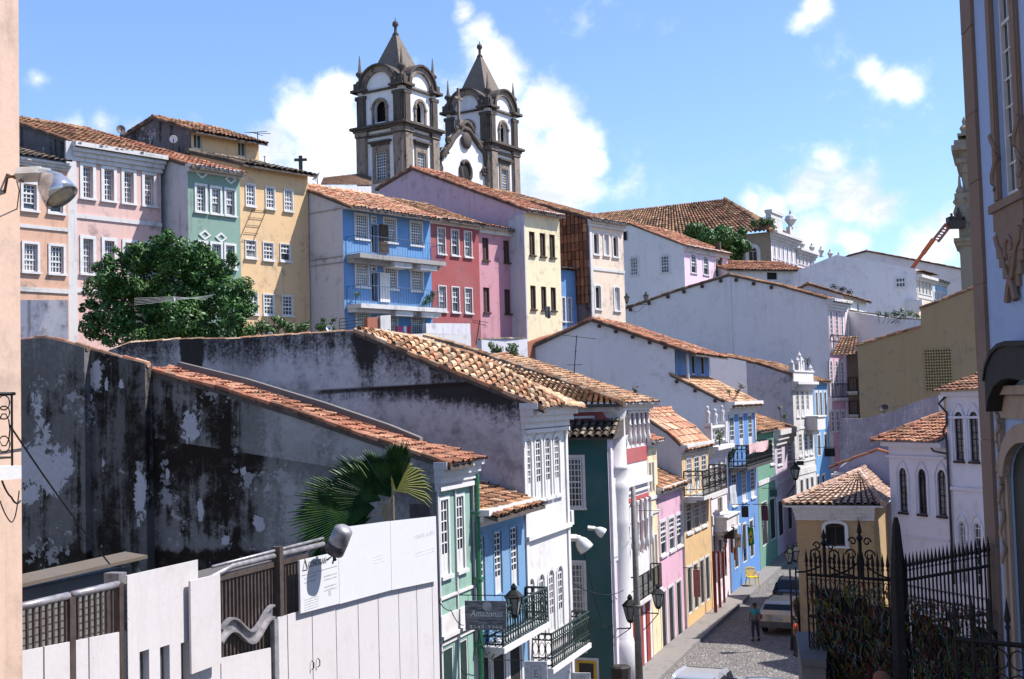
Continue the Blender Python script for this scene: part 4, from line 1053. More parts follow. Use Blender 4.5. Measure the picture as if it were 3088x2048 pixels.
G = F.gable(); m_ = MB(); zlo = G.sz(1760, 915)[1]; zhi = pr[0][1]; Wd = -G.sz(1690, 800)[0]+2
ncol = int(Wd/.34); 
for i in range(ncol):
    a = -Wd+i*.34+.02
    zmax = pr[0][1]+(pr[1][1]-pr[0][1])*((-a)/(-pr[1][0])) -.25
    z_ = zlo; j = 0
    while z_ < zmax:
        ht = min(.62, zmax-z_); c0 = G.pt(a+.16, .0, z_)
        m_.tube([G.pt(a+.16, .03+random.uniform(0,.05), z_), G.pt(a+.16, .02, z_+ht-.03)], .155, 6, uv=(i*1.3+.5, j*2.1+.5), r2=.14); z_ += .62; j += 1
h.add(m_, 'hung_tiles', tilemat('tiles_hung', [lin((120,82,58)), lin((150,105,75)), lin((95,65,48)), lin((175,128,92)), lin((80,56,44))], .5, .4))
# slip of blue house in front of it
F, s1 = HF(BK, (1692,880), (1738,880), 1.0); zt = F.sz(1712,815)[1]
h = House('hill_house', 'small bright blue annexe below the brown tile-hung wall', F, s1, HZ, zt, 3)
h.row([(1696,898,1702,968), (1712,900,1722,970)], kind='sash', nx=2, ny=4, case=.08, mw=.05); h.shell(BLUEF, BLUEF, [(0, zt), (-3, zt)])
m_ = MB(); tiles(m_, F.pt(-.1, .4, zt), F.pt(s1+.9, .4, zt), F.pt(-.1, -1.5, zt+.5), F.pt(s1+.9, -1.5, zt+.5)); h.add(m_, 'roof', T_DARK)
# white house with pink street face, broad side to us
PK = Fr(at(2064, 800, 128)[:2], 36); F = PK; s1 = F.sz(2195, 800)[0]; zt = F.sz(2130,750)[1]
pr = gprof(F, [(2060,742),(1892,672),(1700,760)]); pr[0] = (0, zt)
h = House('hill_house', 'white house with two arched side windows and a pink front of three sashes', F, s1, 8, zt, -pr[-1][0])
h.row([(2084,769,2099,824), (2121,774,2136,829), (2157,779,2172,833)], kind='open', nx=3, ny=3, case=.16, mw=.08, rise=.3, open_=.4)
h.shell(P('pale_pink_plaster', (240,200,225), .72, dirt=.1), WHITEC, pr); h.roof(pr, T_RED, ov=.6, ovs=.15, pitch=.35, row=.5); h.cornice(z=zt-.02, h=.7, proj=.4, steps=2)
G = F.gable()
gwin(h, G, [(1903,775,1924,831), (1995,770,2018,823)], kind='sash', nx=3, ny=5, case=.2, mw=.07, rise=.3)
gwin(h, G, [(1880,697,1893,727)], kind='dark', case=0, sill=False)
# ------------------------------------------------------------------ things on the hill between
def wallbox(name, label, pts, Y0, Y1, mat, zb=HZ, th=.3, cat='wall', cap=None, capm=None):
    """free standing wall whose top follows pts, from depth Y0 to Y1"""
    n = len(pts); q = [at(x, y, Y0+(Y1-Y0)*i/(n-1)) for i, (x, y) in enumerate(pts)]
    d = (Vector((q[-1].x-q[0].x, q[-1].y-q[0].y, 0))).normalized(); nn = Vector((d.y, -d.x, 0))
    r_ = thing(name, label, cat, ((q[0].x+q[-1].x)/2, (q[0].y+q[-1].y)/2, zb))
    m_ = MB(); m_.prism([Vector((q[0].x, q[0].y, zb))]+q+[Vector((q[-1].x, q[-1].y, zb))], -nn*th); m_.build('wall_face', mat, r_)
    if cap:
        m_ = MB()
        for a, b_ in zip(q, q[1:]): ridge_tiles(m_, a-nn*th/2, b_-nn*th/2, cap, .4)
        m_.build('coping', capm or T_OLD, r_)
    return r_
wallbox('terrace_wall', 'weathered white terrace wall below the azure house', [(1170,1010),(1300,1005),(1420,1010)], 66, 71, OFFW, cap=None)
wallbox('terrace_wall', 'grey white rooftop wall in front of the brick red house', [(1285,975),(1345,975),(1418,976)], 69, 73, SIDEW)
wallbox('terrace_pier', 'white concrete pier beside a patch of bare brick', [(1147,952),(1178,950)], 64.5, 65, OFFW, cat='pier')
BRK = plaster('bare_brick', (.32,.12,.07), .3, streak=.3)
wallbox('brick_pier', 'patch of bare red brick wall behind the mouldy gable top', [(1108,958),(1145,955)], 64, 64.6, BRK, cat='brick wall')
wallbox('lane_wall', 'low weathered wall with plants below the pink houses', [(1452,1025),(1530,1020),(1590,1022)], 66, 70, SIDEW, cap=.08, capm=T_DARK)
wallbox('brick_wall', 'sloping red brick boundary wall below the cream house', [(1590,1034),(1645,1014),(1700,1000)], 74, 77, BRK, zb=9)
wallbox('shed_wall', 'weathered grey white shed wall with a door below the peach house', [(20,905),(150,905),(205,905)], 49, 50, plaster('shed_grey', (.42,.41,.46), .8, streak=1), cat='shed wall', zb=11)
wallbox('lane_wall', 'long pale wall between the blue attic house and the ornate white house', [(2141,1068),(2250,1090)], 92, 92.5, WHITEC, zb=0)
# ================================================================== twin towered church on the hill
STONE = plaster('dark_church_stone', (.24,.19,.155), 1.0, streak=1.2, dcol=(.03,.023,.019), sc=.9, bump=.4)
STONED = plaster('soot_stone', (.085,.068,.058), .95, streak=1, dcol=(.03,.025,.022), sc=.6, bump=.4)
CHW = plaster('church_white', (.72,.71,.73), .3, streak=.9, sc=.5)
SPIRE = plaster('spire_mosaic', (.17,.14,.115), .9, streak=.3, dcol=(.05,.04,.035), sc=1.6, bump=.7)
def blockset(mb, F, s0, s1, n0, n1, lst):
    for (z0, z1, p) in lst: mb.box(F, s0-p, s1+p, n0-p, n1+p, z0, z1)
def tower(root, C0, az, Wd, zb, zl, zc, zs, ztip, full=True):
    """square bell tower: corner C0 nearest to us, faces along az+90 (left) and az (right)"""
    F = Fr(C0, az); G = F.gable()          # F: right face runs away; G: left face ends at the corner
    faces = [(F, 0, Wd), (G, -Wd, 0)]
    Bk = F.sub(0, -Wd); Sd = G.sub(0, -Wd)
    core = MB(); hz0, hz1 = zl+1.0, zl+5.0
    allf = [Fr(F.pt(0,0,0), az), Fr(G.pt(-Wd,0,0), az+90), Fr(F.pt(Wd,-Wd,0), az+180), Fr(F.pt(Wd,0,0), az+270)]
    aw = Wd*.26
    for k, X in enumerate(allf):
        hs = [(Wd/2-aw/2, Wd/2+aw/2, zl+.5, zl+(zc-zl)*.66, aw*.5)]
        if k < 2 : hs.append((Wd/2-.85, Wd/2+.85, zl-6.7, zl-3.3))
        wall_holes(core, X, 0, Wd, zb, zc, hs, .55)
    core.build('tower_wall', CHW, root)
    ins = MB(); ins.box(F, 1.1, Wd-1.1, -Wd+1.1, -1.1, zb, zc-.6); ins.build('belfry_dark_box', DARK, root)  # black box added inside so the bell arches look unlit
    st = MB(); sd = MB()
    pw_ = Wd*.2
    for k, X in enumerate(allf):
        for a, b_ in ((-.15, pw_), (Wd-pw_, Wd+.15)):
            st.box(X, a, b_, .01, .28, zb, zl-1.0); st.box(X, a+.1, b_-.1, .281, .42, zb, zl-1.3)
            sd.box(X, a+.1, b_-.15, .01, .26, zl+.3, zc-.9); sd.box(X, a+.25, b_-.3, .261, .38, zl+.3, zc-1.2)
            sd.box(X, a-.0, b_, .01, .42, zc-1.2, zc-.8)
        # lower entablature
        sd.box(X, -.2, Wd+.2, .01, .32, zl-1.35, zl-1.1); sd.box(X, -.45, Wd+.45, .01, .62, zl-.5, zl-.2); sd.box(X, -.75, Wd+.75, .0, .95, zl-.199, zl+.1)
        for a, b_ in ((-.15, pw_+.1), (Wd-pw_-.1, Wd+.15)): st.box(X, a-.1, b_+.1, .02, .5, zl-1.09, zl-.501)
        st.box(X, pw_, Wd-pw_, .02, .20, zl-1.09, zl-.9)
        # bell arch surround
        c = MB(); 
        zt_ = zl+(zc-zl)*.66-aw*.5
        ip = arch_pts(Wd/2-aw/2, Wd/2+aw/2, zt_, aw*.5); op = arch_pts(Wd/2-aw/2-.32, Wd/2+aw/2+.32, zt_, aw*.5+.32)
        for i in range(len(ip)-1):
            st.prism([X.pt(ip[i][0], .01, ip[i][1]), X.pt(ip[i+1][0], .01, ip[i+1][1]), X.pt(op[i+1][0], .01, op[i+1][1]), X.pt(op[i][0], .01, op[i][1])], X.n*.2)
        st.box(X, Wd/2-aw/2-.32, Wd/2-aw/2, .01, .2, zl+.3, zt_); st.box(X, Wd/2+aw/2, Wd/2+aw/2+.32, .01, .2, zl+.3, zt_)
        st.box(X, Wd/2-aw/2-.4, Wd/2-aw/2, .01, .3, zt_-.2, zt_+.1); st.box(X, Wd/2+aw/2, Wd/2+aw/2+.4, .01, .3, zt_-.2, zt_+.1)
        # upper cornice, broken by the semicircular gable
        r0 = Wd*.29; zg = zc-.3
        sd.box(X, pw_*.6, Wd-pw_*.6, .01, .3, zc-.5, zc-.25)
        sd.box(X, -.6, pw_*1.15, .0, .8, zc-.25, zc+.05); sd.box(X, Wd-pw_*1.15, Wd+.6, .0, .8, zc-.25, zc+.05)
        sd.box(X, -.3, pw_, .0, .5, zc+.051, zc+.9); sd.box(X, Wd-pw_, Wd+.3, .0, .5, zc+.051, zc+.9)
        pa = arch_pts(Wd/2-r0, Wd/2+r0, zc, r0*.95, 14); pb = arch_pts(Wd/2-r0-.75, Wd/2+r0+.75, zc, r0*.95+.7, 14); pc = arch_pts(Wd/2-r0-.95, Wd/2+r0+.95, zc+.1, r0*.95+.85, 14)
        lun = MB(); lun.prism([X.pt(u, .05, z) for u, z in pa], -X.n*.9); lun.build('lunette', CHW, root)
        for i in range(14):
            st.prism([X.pt(pa[i][0], .0, pa[i][1]), X.pt(pa[i+1][0], .0, pa[i+1][1]), X.pt(pb[i+1][0], .0, pb[i+1][1]), X.pt(pb[i][0], .0, pb[i][1])], X.n*.4)
            sd.prism([X.pt(pb[i][0], -1.6, pb[i][1]), X.pt(pb[i+1][0], -1.6, pb[i+1][1]), X.pt(pc[i+1][0], -1.6, pc[i+1][1]), X.pt(pc[i][0], -1.6, pc[i][1])], X.n*2.35)
        # window below
        if k < 2:
            w_ = MB(); w_.box(X, Wd/2-1.3, Wd/2-.85, .01, .16, zl-7.2, zl-2.5); w_.box(X, Wd/2+.85, Wd/2+1.3, .01, .16, zl-7.2, zl-2.5)
            w_.box(X, Wd/2-.85, Wd/2+.85, .01, .16, zl-3.3, zl-2.5); w_.box(X, Wd/2-.85, Wd/2+.85, .01, .16, zl-7.2, zl-6.7)
            w_.build('window_surround', STONE, root)
            d_ = MB(); d_.box(X, Wd/2-1.7, Wd/2+1.7, .01, .55, zl-2.15, zl-1.9); d_.box(X, Wd/2-1.4, Wd/2+1.4, .01, .3, zl-2.5, zl-2.151); d_.build('window_hood', STONED, root)
            window(X, (Wd/2-.85, Wd/2+.85, zl-6.7, zl-3.3), root, kind='sash', nx=5, ny=9, case=0, sill=False, rec=.2, mw=.07)
    st.build('stone_pilasters', STONE, root); sd.build('stone_cornice', STONED, root)
    # spire
    cx = Wd/2; C = F.pt(cx, -cx, 0); hw = Wd*.40; sp = MB(); zb2 = zc+.9
    def sq(h_, z): return [C+F.t*a*h_+F.n*b_*h_+Vector((0, 0, z)) for a, b_ in ((-1,-1), (1,-1), (1,1), (-1,1))]
    lv = [(Wd*.46, zc+.3), (Wd*.42, zc+(zs-zc)*.55), (Wd*.345, zs), (.25, ztip)]
    for (h0, z0_), (h1, z1_) in zip(lv, lv[1:]):
        a, b_ = sq(h0, z0_), sq(h1, z1_)
        for i in range(4): sp.poly([a[i], a[(i+1) % 4], b_[(i+1) % 4], b_[i]])
    sp.build('spire', SPIRE, root)
    fin = MB(); fin.lathe(C, [(.3, ztip-.3), (.45, ztip), (.2, ztip+.3), (.18, ztip+.9), (.42, ztip+1.2), (.35, ztip+1.6), (.08, ztip+1.8), (.04, ztip+2.2)], 8)
    for a in sq(hw, 0)[0:4]:
        pass
    fin.build('finial', STONED, root, True)
    for a, b_ in ((-1,-1), (1,-1), (1,1), (-1,1)):
        pn = MB(); q = C+F.t*a*Wd*.47+F.n*b_*Wd*.47
        pn.lathe(q, [(.55, zc+.85), (.5, zc+1.2), (.22, zc+1.35), (.2, zc+1.7), (.55, zc+2.1), (.5, zc+2.35), (.22, zc+2.6), (.05, zc+4.6)], 8)
        pn.build('pinnacle', STONED, root, True)
azT = 32
CY_ = 150
c1 = at(1216, 380, CY_); 
Z = lambda y, Y, x=1200: at(x, y, Y).z
ch = thing('church', 'old baroque church with two dark stone bell towers and pointed spires on the hill', 'church', (c1.x, c1.y, 20))
Wt = 7.05
tower(ch, (c1.x, c1.y), azT, Wt, 18, Z(368, CY_), Z(250, CY_), Z(205, CY_), Z(98, CY_+4))
c2 = at(1476, 420, CY_+16)
Y2 = CY_+16
tower(ch, (c2.x, c2.y), azT, Wt, 18, Z(428, Y2, 1476), Z(318, Y2, 1476), Z(272, Y2, 1476), Z(164, Y2+4, 1476))
# curved gable between the towers
F = Fr((c1.x, c1.y), azT); o = (Vector((c2.x, c2.y, 0))-Vector((c1.x, c1.y, 0))); sA = Wt; 
FG = Fr(F.pt(Wt, -1.0, 0), azT)
# frame running from tower one to tower two
dv = Vector((c2.x-c1.x, c2.y-c1.y, 0)); FG = Fr(F.pt(Wt*.5, -.6, 0), math.degrees(math.atan2(dv.x, dv.y)))
def fz(x, y): return FG.sz(x, y)
out = [(1322,560),(1326,505),(1330,470),(1352,440),(1372,405),(1392,385),(1412,395),(1436,430),(1458,460),(1464,500),(1470,560)]
pts = [fz(x, y) for x, y in out]
m_ = MB(); m_.prism([FG.pt(a, 0, z) for a, z in [(pts[0][0], 18)]+pts+[(pts[-1][0], 18)]], -FG.n*.8); m_.build('facade_gable', CHW, ch)
m_ = MB(); m_.tube([FG.pt(a, .1, z) for a, z in pts], .42, 8)
for (x, y, r_) in ((1338,462,.7), (1334,540,.6), (1346,425,.55), (1444,440,.7), (1456,520,.75), (1462,480,.5), (1372,395,.6), (1412,385,.6)):
    a, z = fz(x, y); m_.tube([FG.pt(a+math.cos(t_*.9)*r_*(1-t_*.09), .25, z+math.sin(t_*.9)*r_*(1-t_*.09)) for t_ in range(10)], .2, 6)
a, z = fz(1402, 425); m_.lathe(FG.pt(a, .0, z), [(.1, 0), (.9, .05), (1.15, .3), (.9, .5), (.3, .6)], 12, ax=FG.n, sx=1.0)
a, z = fz(1402, 392); m_.tube([FG.pt(a-1.6+3.2*t_/8, .3, z-.2+math.sin(t_/8*math.pi)*1.2) for t_ in range(9)], .3, 6)
a, z = fz(1402, 520); m_.tube([FG.pt(a+1.15*math.cos(t_), .15, z+1.5*math.sin(t_)) for t_ in [k*math.pi/8 for k in range(16)]], .3, 6, closed=True)
m_.build('scroll_ornament', STONED, ch, True)
m_ = MB(); m_.box(FG, a-.95, a+.95, .01, .12, z-1.6, z+1.1); m_.build('niche', DARK, ch)
m_ = MB(); a, z = fz(1387, 385); z2 = fz(1385, 266)[1]; m_.box(FG, a-.4, a+.4, -.5, .3, z-.2, z+1.0); m_.box(FG, a-.16, a+.16, -.3, .0, z+1.001, z2); m_.box(FG, a-.9, a+.9, -.28, -.02, z2-1.5, z2-1.2); m_.build('stone_cross', STONE, ch)
# nave roof to the left of the tower
m_ = MB(); p0, p1 = at(960, 552, 140), at(1100, 545, 158); tiles(m_, at(965,560,128), at(1120,560,146), at(975,536,140), at(1120,520,158), .4, .6); m_.build('nave_roof', T_GREY, ch)
m_ = MB(); m_.prism([at(930,600,128), at(1120,600,146), at(1120,562,146), at(965,562,128)], Vector((-3,10,0))); m_.build('nave_wall', SIDEW, ch)

# ================================================================== farther buildings right of the middle
MR = Fr(at(2325, 740, 150)[:2], 30); F = MR
s1 = F.sz(2400, 740)[0]
MAN = P('mansion_pink_white', (245,225,235), .75, dirt=.2); TANW = plaster('tan_stone_wall', (.30,.24,.17), .7, streak=.8)
zt = F.sz(2362, 712)[1]
h = House('mansion', 'large old mansion with long tiled hip roof, pale pink front and roof urns', F, s1, 8, zt, 40)
h.row([(2333+i*13.0, 738+i*2.6, 2338+i*12.6, 784+i*1.6) for i in range(6)], avg=True, kind='french', nx=2, ny=4, case=.35, mw=.1)
h.shell(MAN, TANW, [(0, zt), (-40, zt)])
h.cornice(z=zt+.1, h=1.3, proj=.9, steps=4)
m_ = MB(); m_.box(F, .2, s1*.45, -.6, .1, zt+.1, zt+2.4); m_.box(F, .1, s1*.47, -.7, .25, zt+2.401, zt+2.8)
h.add(m_, 'parapet', OFFW); m_ = MB(); m_.box(F, s1*.75, s1*.95, -.4, .1, zt+.1, zt+1.5); m_.lathe(F.pt(s1*.85, -.1, zt+1.5), [(.4, 0), (.3, .3), (.8, 1.0), (.6, 1.5), (.2, 1.7), (.1, 2.2)], 10); h.add(m_, 'roof_urn', OFFW)
G = F.gable(); gwin(h, G, [(2258,745,2284,790)], kind='shutter', rise=1, case=.4, sill=False)
m_ = MB(); tiles(m_, G.pt(-42, .8, zt), G.pt(.5, .8, zt), G.pt(-34, -9, zt+6.2), G.pt(-9, -9, zt+6.2), .55, .8, .14); tiles(m_, F.pt(-.6, .3, zt), F.pt(s1*1.2, .3, zt), F.pt(9, -9, zt+6.2), F.pt(s1, -9, zt+6.2), .55, .8, .14); ridge_tiles(m_, G.pt(.5,.8,zt), G.pt(-9,-9,zt+6.3), .25, .6); h.add(m_, 'roof', T_OLD)
m_ = MB(); m_.tube([G.pt(-4.5, .15, zt), G.pt(-4.5, .15, 12)], .12, 6); h.add(m_, 'drainpipe', WHITEP)
h = simple('mansion_wing', 'far white wing with arched windows and broken roof ornaments behind the mansion', MR.sub(0, 0), (2402,760), (2455,770), (2425,755), MAN, c=0, D=14, tm=None, z0=8, rise=.2, cor=1.0, cp=.7, rows=[([(2408+i*11, 778, 2413+i*11, 800) for i in range(4)], dict(kind='dark', case=.3, rise=1))], cat='house')
F = h.F; m_ = MB(); zt = h.pr[0][1]
for i in range(5): h.add(MB().lathe(F.pt(4+i*4.5, -.4, zt), [(.35, 0), (.25, .5), (.45, .9), (.2, 1.2), (.1, 1.5)], 8), 'roof_ornament', OFFW)
# low tiled house below mansion
F, s1 = HF(Fr(at(2300, 800, 134)[:2], 70), (2192, 800), (2420,815)); zt = F.sz(2300, 812)[1]
h = House('low_house', 'low whitewashed house with a bright orange tile roof below the mansion', F, s1, 6, zt, 10); h.row([(2313,820,2345,845)], kind='dark', case=0, sill=False)
h.shell(OFFW, OFFW, [(0, zt), (-5, zt+1.4), (-10, zt)]); h.roof([(0, zt), (-5, zt+1.4), (-10, zt)], T_RED, ov=.5, ovs=.3, pitch=.4, row=.55)
# broad white gable with cream front
WB = Fr(at(2764, 860, 128)[:2], 33); F = WB; s1 = F.sz(2812, 860)[0]; zt = F.sz(2788,835)[1]
pr = gprof(F, [(2764,818),(2522,769),(2328,846)]); pr[0] = (0, zt+.6)
h = House('town_house', 'broad white gable house with one small window and a cream front', F, s1, 0, zt+.6, -pr[-1][0])
h.row([(2769+i*10.5, 847+i*1.5, 2774+i*10.5, 885+i*1.5) for i in range(4)], kind='sash', nx=2, ny=4, case=.3, mw=.1)
h.shell(BEIGE, WHITEC, pr); m_ = MB()
tiles(m_, F.pt(.1, .7, zt+.3), F.pt(s1, .7, zt+.3), F.pt(.1, -5, zt+1.1), F.pt(s1, -5, zt+1.1)); h.add(m_, 'roof', T_OLD)
h.cornice(z=zt, h=.6, proj=.6, steps=2); h.band((2788,895), .5)
G = F.gable(); gwin(h, G, [(2703,839,2730,866)], kind='sash', nx=3, ny=2, case=.15, mw=.12)
m_ = MB(); m_.box(G, G.sz(2731,918)[0]*0-1.2, .6, -.4, .5, G.sz(2764,940)[1], G.sz(2764,905)[1]); h.add(m_, 'corner_bracket', OFFW)
h = simple('town_house', 'pale blue front with arched windows beside the cream one', WB, (2812,860), (2856,870), (2830,845), P('pale_blue_plaster', (160,200,235), .75), D=10, c=-.3, tm=T_OLD, z0=0, rows=[([(2817+i*9, 880+i*2, 2821+i*9, 902+i*2) for i in range(4)], dict(kind='dark', case=.25, rise=1))], wmat=WHITEC, cor=.6)
# white gable farther behind
WC = Fr(at(2905, 850, 165)[:2], 30); F = WC
pr = gprof(F, [(2900,812),(2760,784),(2614,757),(2560,771),(2500,800)]); 
h = House('town_house', 'farthest white gable wall on the skyline left of the cherry picker', F, 12, 0, pr[0][1], -pr[-1][0])
h.root['label'] = 'farthest low white gable wall on the skyline below the orange lift arm'
pr[0] = (0, pr[0][1]); h.shell(WHITEC, WHITEC, pr); h.roof(pr, T_OLD, ov=.3, ovs=.3, pitch=.5, row=.8, H=.1)
# small white gable in front with mossy roof
F = Fr(at(2540, 920, 112)[:2], 27); s1 = F.sz(2612, 920)[0]; zt = F.sz(2590,902)[1]
pr = gprof(F, [(2540,893),(2437,856),(2380,880)]); pr[0] = (0, zt)
h = House('town_house', 'small white house with mossy low roof just behind the gothic pink house', F, s1, 0, zt, -pr[-1][0])
h.row([(2560,908,2566,935), (2585,908,2591,935)], kind='dark', case=0); h.shell(WHITEC, WHITEC, pr); h.roof(pr, T_OLD, ov=.5, ovs=.2, pitch=.4, row=.6)
wallbox('street_wall', 'long plain white wall with weeds growing along its top, behind the gothic house', [(2557,938),(2640,950),(2705,962),(2780,965)], 114, 104, WHITEC, zb=0, cap=.12, capm=T_DARK)
# ochre house across the street
OG = Fr(at(2585, 1120, 84)[:2], 110); F = OG     # gable faces the viewer
OLV = plaster('olive_ochre', (.33,.235,.13), .35, streak=.8)
tp = [F.sz(x, y) for x, y in ((2585,1044),(2680,1016),(2776,988))]; tq = [F.sz(x, y) for x, y in ((2777,932),(2850,905),(2960,862),(3060,830))]
hh = thing('ochre_house', 'big plain olive ochre wall with one tall latticed opening', 'house', F.pt(6, -4, 0))
m_ = MB(); P_ = [F.pt(tp[0][0], 0, 0)]+[F.pt(a, 0, z) for a, z in tp+tq]+[F.pt(tq[-1][0], 0, 0)]; m_.prism(P_, -F.n*9); m_.build('gable_wall', OLV, hh)
m_ = MB()
for q in (tp, tq):
    for (a, z), (a2, z2) in zip(q, q[1:]):
        for k in range(2): ridge_tiles(m_, F.pt(a-.1, -.1-k*.3, z+.06), F.pt(a2, -.1-k*.3, z2+.06), .13, .42)
        tiles(m_, F.pt(a, .15, z+.03), F.pt(a, -9, z+.03), F.pt(a2, .15, z2+.03), F.pt(a2, -9, z2+.03), .35, .5)
m_.build('roof', T_OLD, hh)
a, z0_ = F.sz(2793, 1178); b_, z1_ = F.sz(2867, 1052); m_ = MB(); m_.box(F, a, b_, .01, .03, z0_, z1_); po = m_.build('lattice_opening', DARK, hh)
m_ = MB(); LT = flat('ochre_lattice', (.33,.25,.12), .9); nx_, nz_ = 10, 14
for i in range(nx_+1): x = a+(b_-a)*i/nx_; m_.box(F, x-.03, x+.03, .031, .08, z0_, z1_)
for j in range(nz_+1): z = z0_+(z1_-z0_)*j/nz_; m_.box(F, a, b_, .032, .075 if j % 2 else .09, z-.045, z+.045)
m_.build('lattice', LT, po)
Fs = Fr(F.pt(tp[0][0], 0, 0), 20); m_ = MB()  # its street face, dark brown balconies
sf = thing('town_house', 'dark timber fronted house slip with shabby balconies next to the gothic house', 'house', Fs.pt(4, -1, 0))
Fq = Fr(at(2556, 1150, 92)[:2], 110); a1_ = Fq.sz(2586, 1150)[0]; m_.box(Fq, 0, a1_+1.5, -5, 0, 0, Fq.sz(2570,1060)[1]); m_.build('front_wall', plaster('timber_brown', (.16,.12,.09), .5), sf)
m_ = MB(); tz = Fq.sz(2570,1052)[1]; tiles(m_, Fq.pt(-1.0, 1.2, tz-.5), Fq.pt(a1_, 1.2, tz-.5), Fq.pt(-.5, -2, tz+1.0), Fq.pt(a1_, -2, tz+1.0)); m_.build('roof', T_OLD, sf)
for y in (1250, 1180): balcony(Fq, .0, a1_, Fq.sz(2570, y)[1], sf, proj=.5, hgt=1.0, rm=IRON, step=.2)
m_ = MB(); m_.box(Fq, -.2, a1_+.2, .02, .1, 0, Fq.sz(2570,1262)[1]); m_.build('yellow_lower_wall', YELW, sf)
# far tall church tower behind the blue church edge
cT = at(2891, 500, 140); F = Fr((cT.x, cT.y), 112); TS = plaster('pale_church_stone', (.26,.22,.165), .9, streak=.9, dcol=(.12,.10,.08), sc=.6)
tw = thing('church_tower', 'far pale stone church tower with stacked cornices behind the right hand edge', 'tower', (cT.x, cT.y, 0))
m_ = MB(); Zt = lambda y: at(2900, y, 140).z
Wd = 10
for y0, y1, e in ((820,600,0.3), (600,520,-.3), (520,440,-.1), (440,405,-.9)): m_.box(F, -e, Wd, -Wd, e, Zt(y0)-(14 if y0 == 820 else 0), Zt(y1))
m_.build('tower_shaft', TS, tw)
m_ = MB()
for y, e, hh_ in ((742,.6,.8), (730,.9,.4), (600,.6,.6), (610,.4,.6), (492,.3,.5), (455,.7,.6), (447,.4,.9), (410,.0,.3)): m_.box(F, -e, Wd, -Wd, e, Zt(y), Zt(y)+hh_)
m_.build('cornice', TS, tw)
m_ = MB(); m_.lathe(F.pt(.8, -.8, Zt(410)), [(.5, 0), (.4, .6), (.6, 1), (.2, 1.4), (.3, 1.8), (.06, 2.3)], 8); m_.lathe(F.pt(.0, .0, Zt(640)), [(.7, -1), (.9, 0), (.6, .8), (.9, 1.2), (.3, 2)], 8); m_.lathe(F.pt(0, 0, Zt(560)), [(.3, -1.5), (.5, -.6), (.2, 0), (.1, 1.2)], 8); m_.build('finial', TS, tw)
m_ = MB(); m_.box(F, 1.2, 3.6, .31, .36, Zt(800), Zt(755)); m_.box(F, 2, 4, .0, .02, Zt(585), Zt(530)); m_.build('louvre_opening', DARK, tw)
m_ = MB()
for i in range(9): m_.box(F, 3+i*.45, 3.3+i*.45, .3, .6, Zt(715), Zt(630))
m_.build('ribbed_panel', flat('ribs', (.5,.47,.42), .8), tw)
# cherry picker
lf = thing('boom_lift', 'orange cherry picker arm raising a dark basket against the far church tower', 'crane', at(2745, 800, 150))
Yc = 139; m_ = MB(); A_ = at(2735, 830, Yc); B_ = at(2815, 722, Yc); C_ = at(2852, 675, Yc); ORG = flat('orange_paint', (.75,.17,.05), .4)
m_.tube([A_, B_], .22, 4); m_.tube([A_.lerp(B_, .6), B_], .28, 4); m_.build('lower_boom', ORG, lf)
m_ = MB(); m_.tube([B_, C_], .16, 5); m_.tube([B_+Vector((.5,0,-.3)), C_+Vector((.5,0,-.3))], .16, 5)
for i in range(6): m_.tube([B_.lerp(C_, i/6), (B_+Vector((.5,0,-.3))).lerp(C_+Vector((.5,0,-.3)), (i+.6)/6)], .08, 4)
m_.tube([C_, at(2860, 688, Yc)], .2, 5); m_.build('upper_boom', flat('dull_red', (.35,.12,.08), .5), lf)
m_ = MB(); b0 = at(2858, 690, Yc); FF = Fr((b0.x, b0.y), 90); z0_ = b0.z; m_.box(FF, 0, 1.9, -.5, .5, z0_, z0_+.9)
for a in (0, .9, 1.8): m_.box(FF, a, a+.1, -.5, .5, z0_+.9, z0_+1.3)
for a, hh_ in ((.5, 1.3), (1.3, 1.9)): m_.lathe(FF.pt(a, 0, z0_+.5), [(.25, 0), (.3, .4), (.32, 1.0*hh_/1.5), (.12, 1.1*hh_/1.5), (.17, 1.25*hh_/1.5), (.12, 1.45*hh_/1.5)], 8)
m_.build('basket', flat('basket_dark', (.05,.035,.03), .7), lf)
# ================================================================== ground, street, terrace
COB, N, b = newmat('cobblestones'); g = N.node('ShaderNodeNewGeometry').outputs['Position']
vo = N.node('ShaderNodeTexVoronoi'); vo.inputs['Scale'].default_value = 6.5; N.l.new(g, vo.inputs['Vector'])
ve = N.node('ShaderNodeTexVoronoi', feature='DISTANCE_TO_EDGE'); ve.inputs['Scale'].default_value = 6.5; N.l.new(g, ve.inputs['Vector'])
sx = N.node('ShaderNodeSeparateColor'); N.l.new(vo.outputs['Color'], sx.inputs[0])
c = N.mix(sx.outputs[0], (.15, .138, .132), (.31, .29, .275)); c = N.mix(N.step(ve.outputs[0], .02, .12, .8, 0), c, (.09, .08, .075)); c = N.mix(N.step(N.noise(g, .9, 6, .7), .4, .65, 0, .65), c, (.13, .12, .115))
N.l.new(c, b.inputs['Base Color']); b.inputs['Roughness'].default_value = .8
bp = N.node('ShaderNodeBump'); bp.inputs['Strength'].default_value = .9; bp.inputs['Distance'].default_value = .06; N.l.new(N.step(ve.outputs[0], 0, .2), bp.inputs['Height']); N.l.new(bp.outputs[0], b.inputs['Normal'])
EARTH = plaster('earth_ground', (.16, .14, .10), .5); PAVE = plaster('pavement_stone', (.20, .185, .175), .7, streak=.1, bump=.3, sc=1.5)
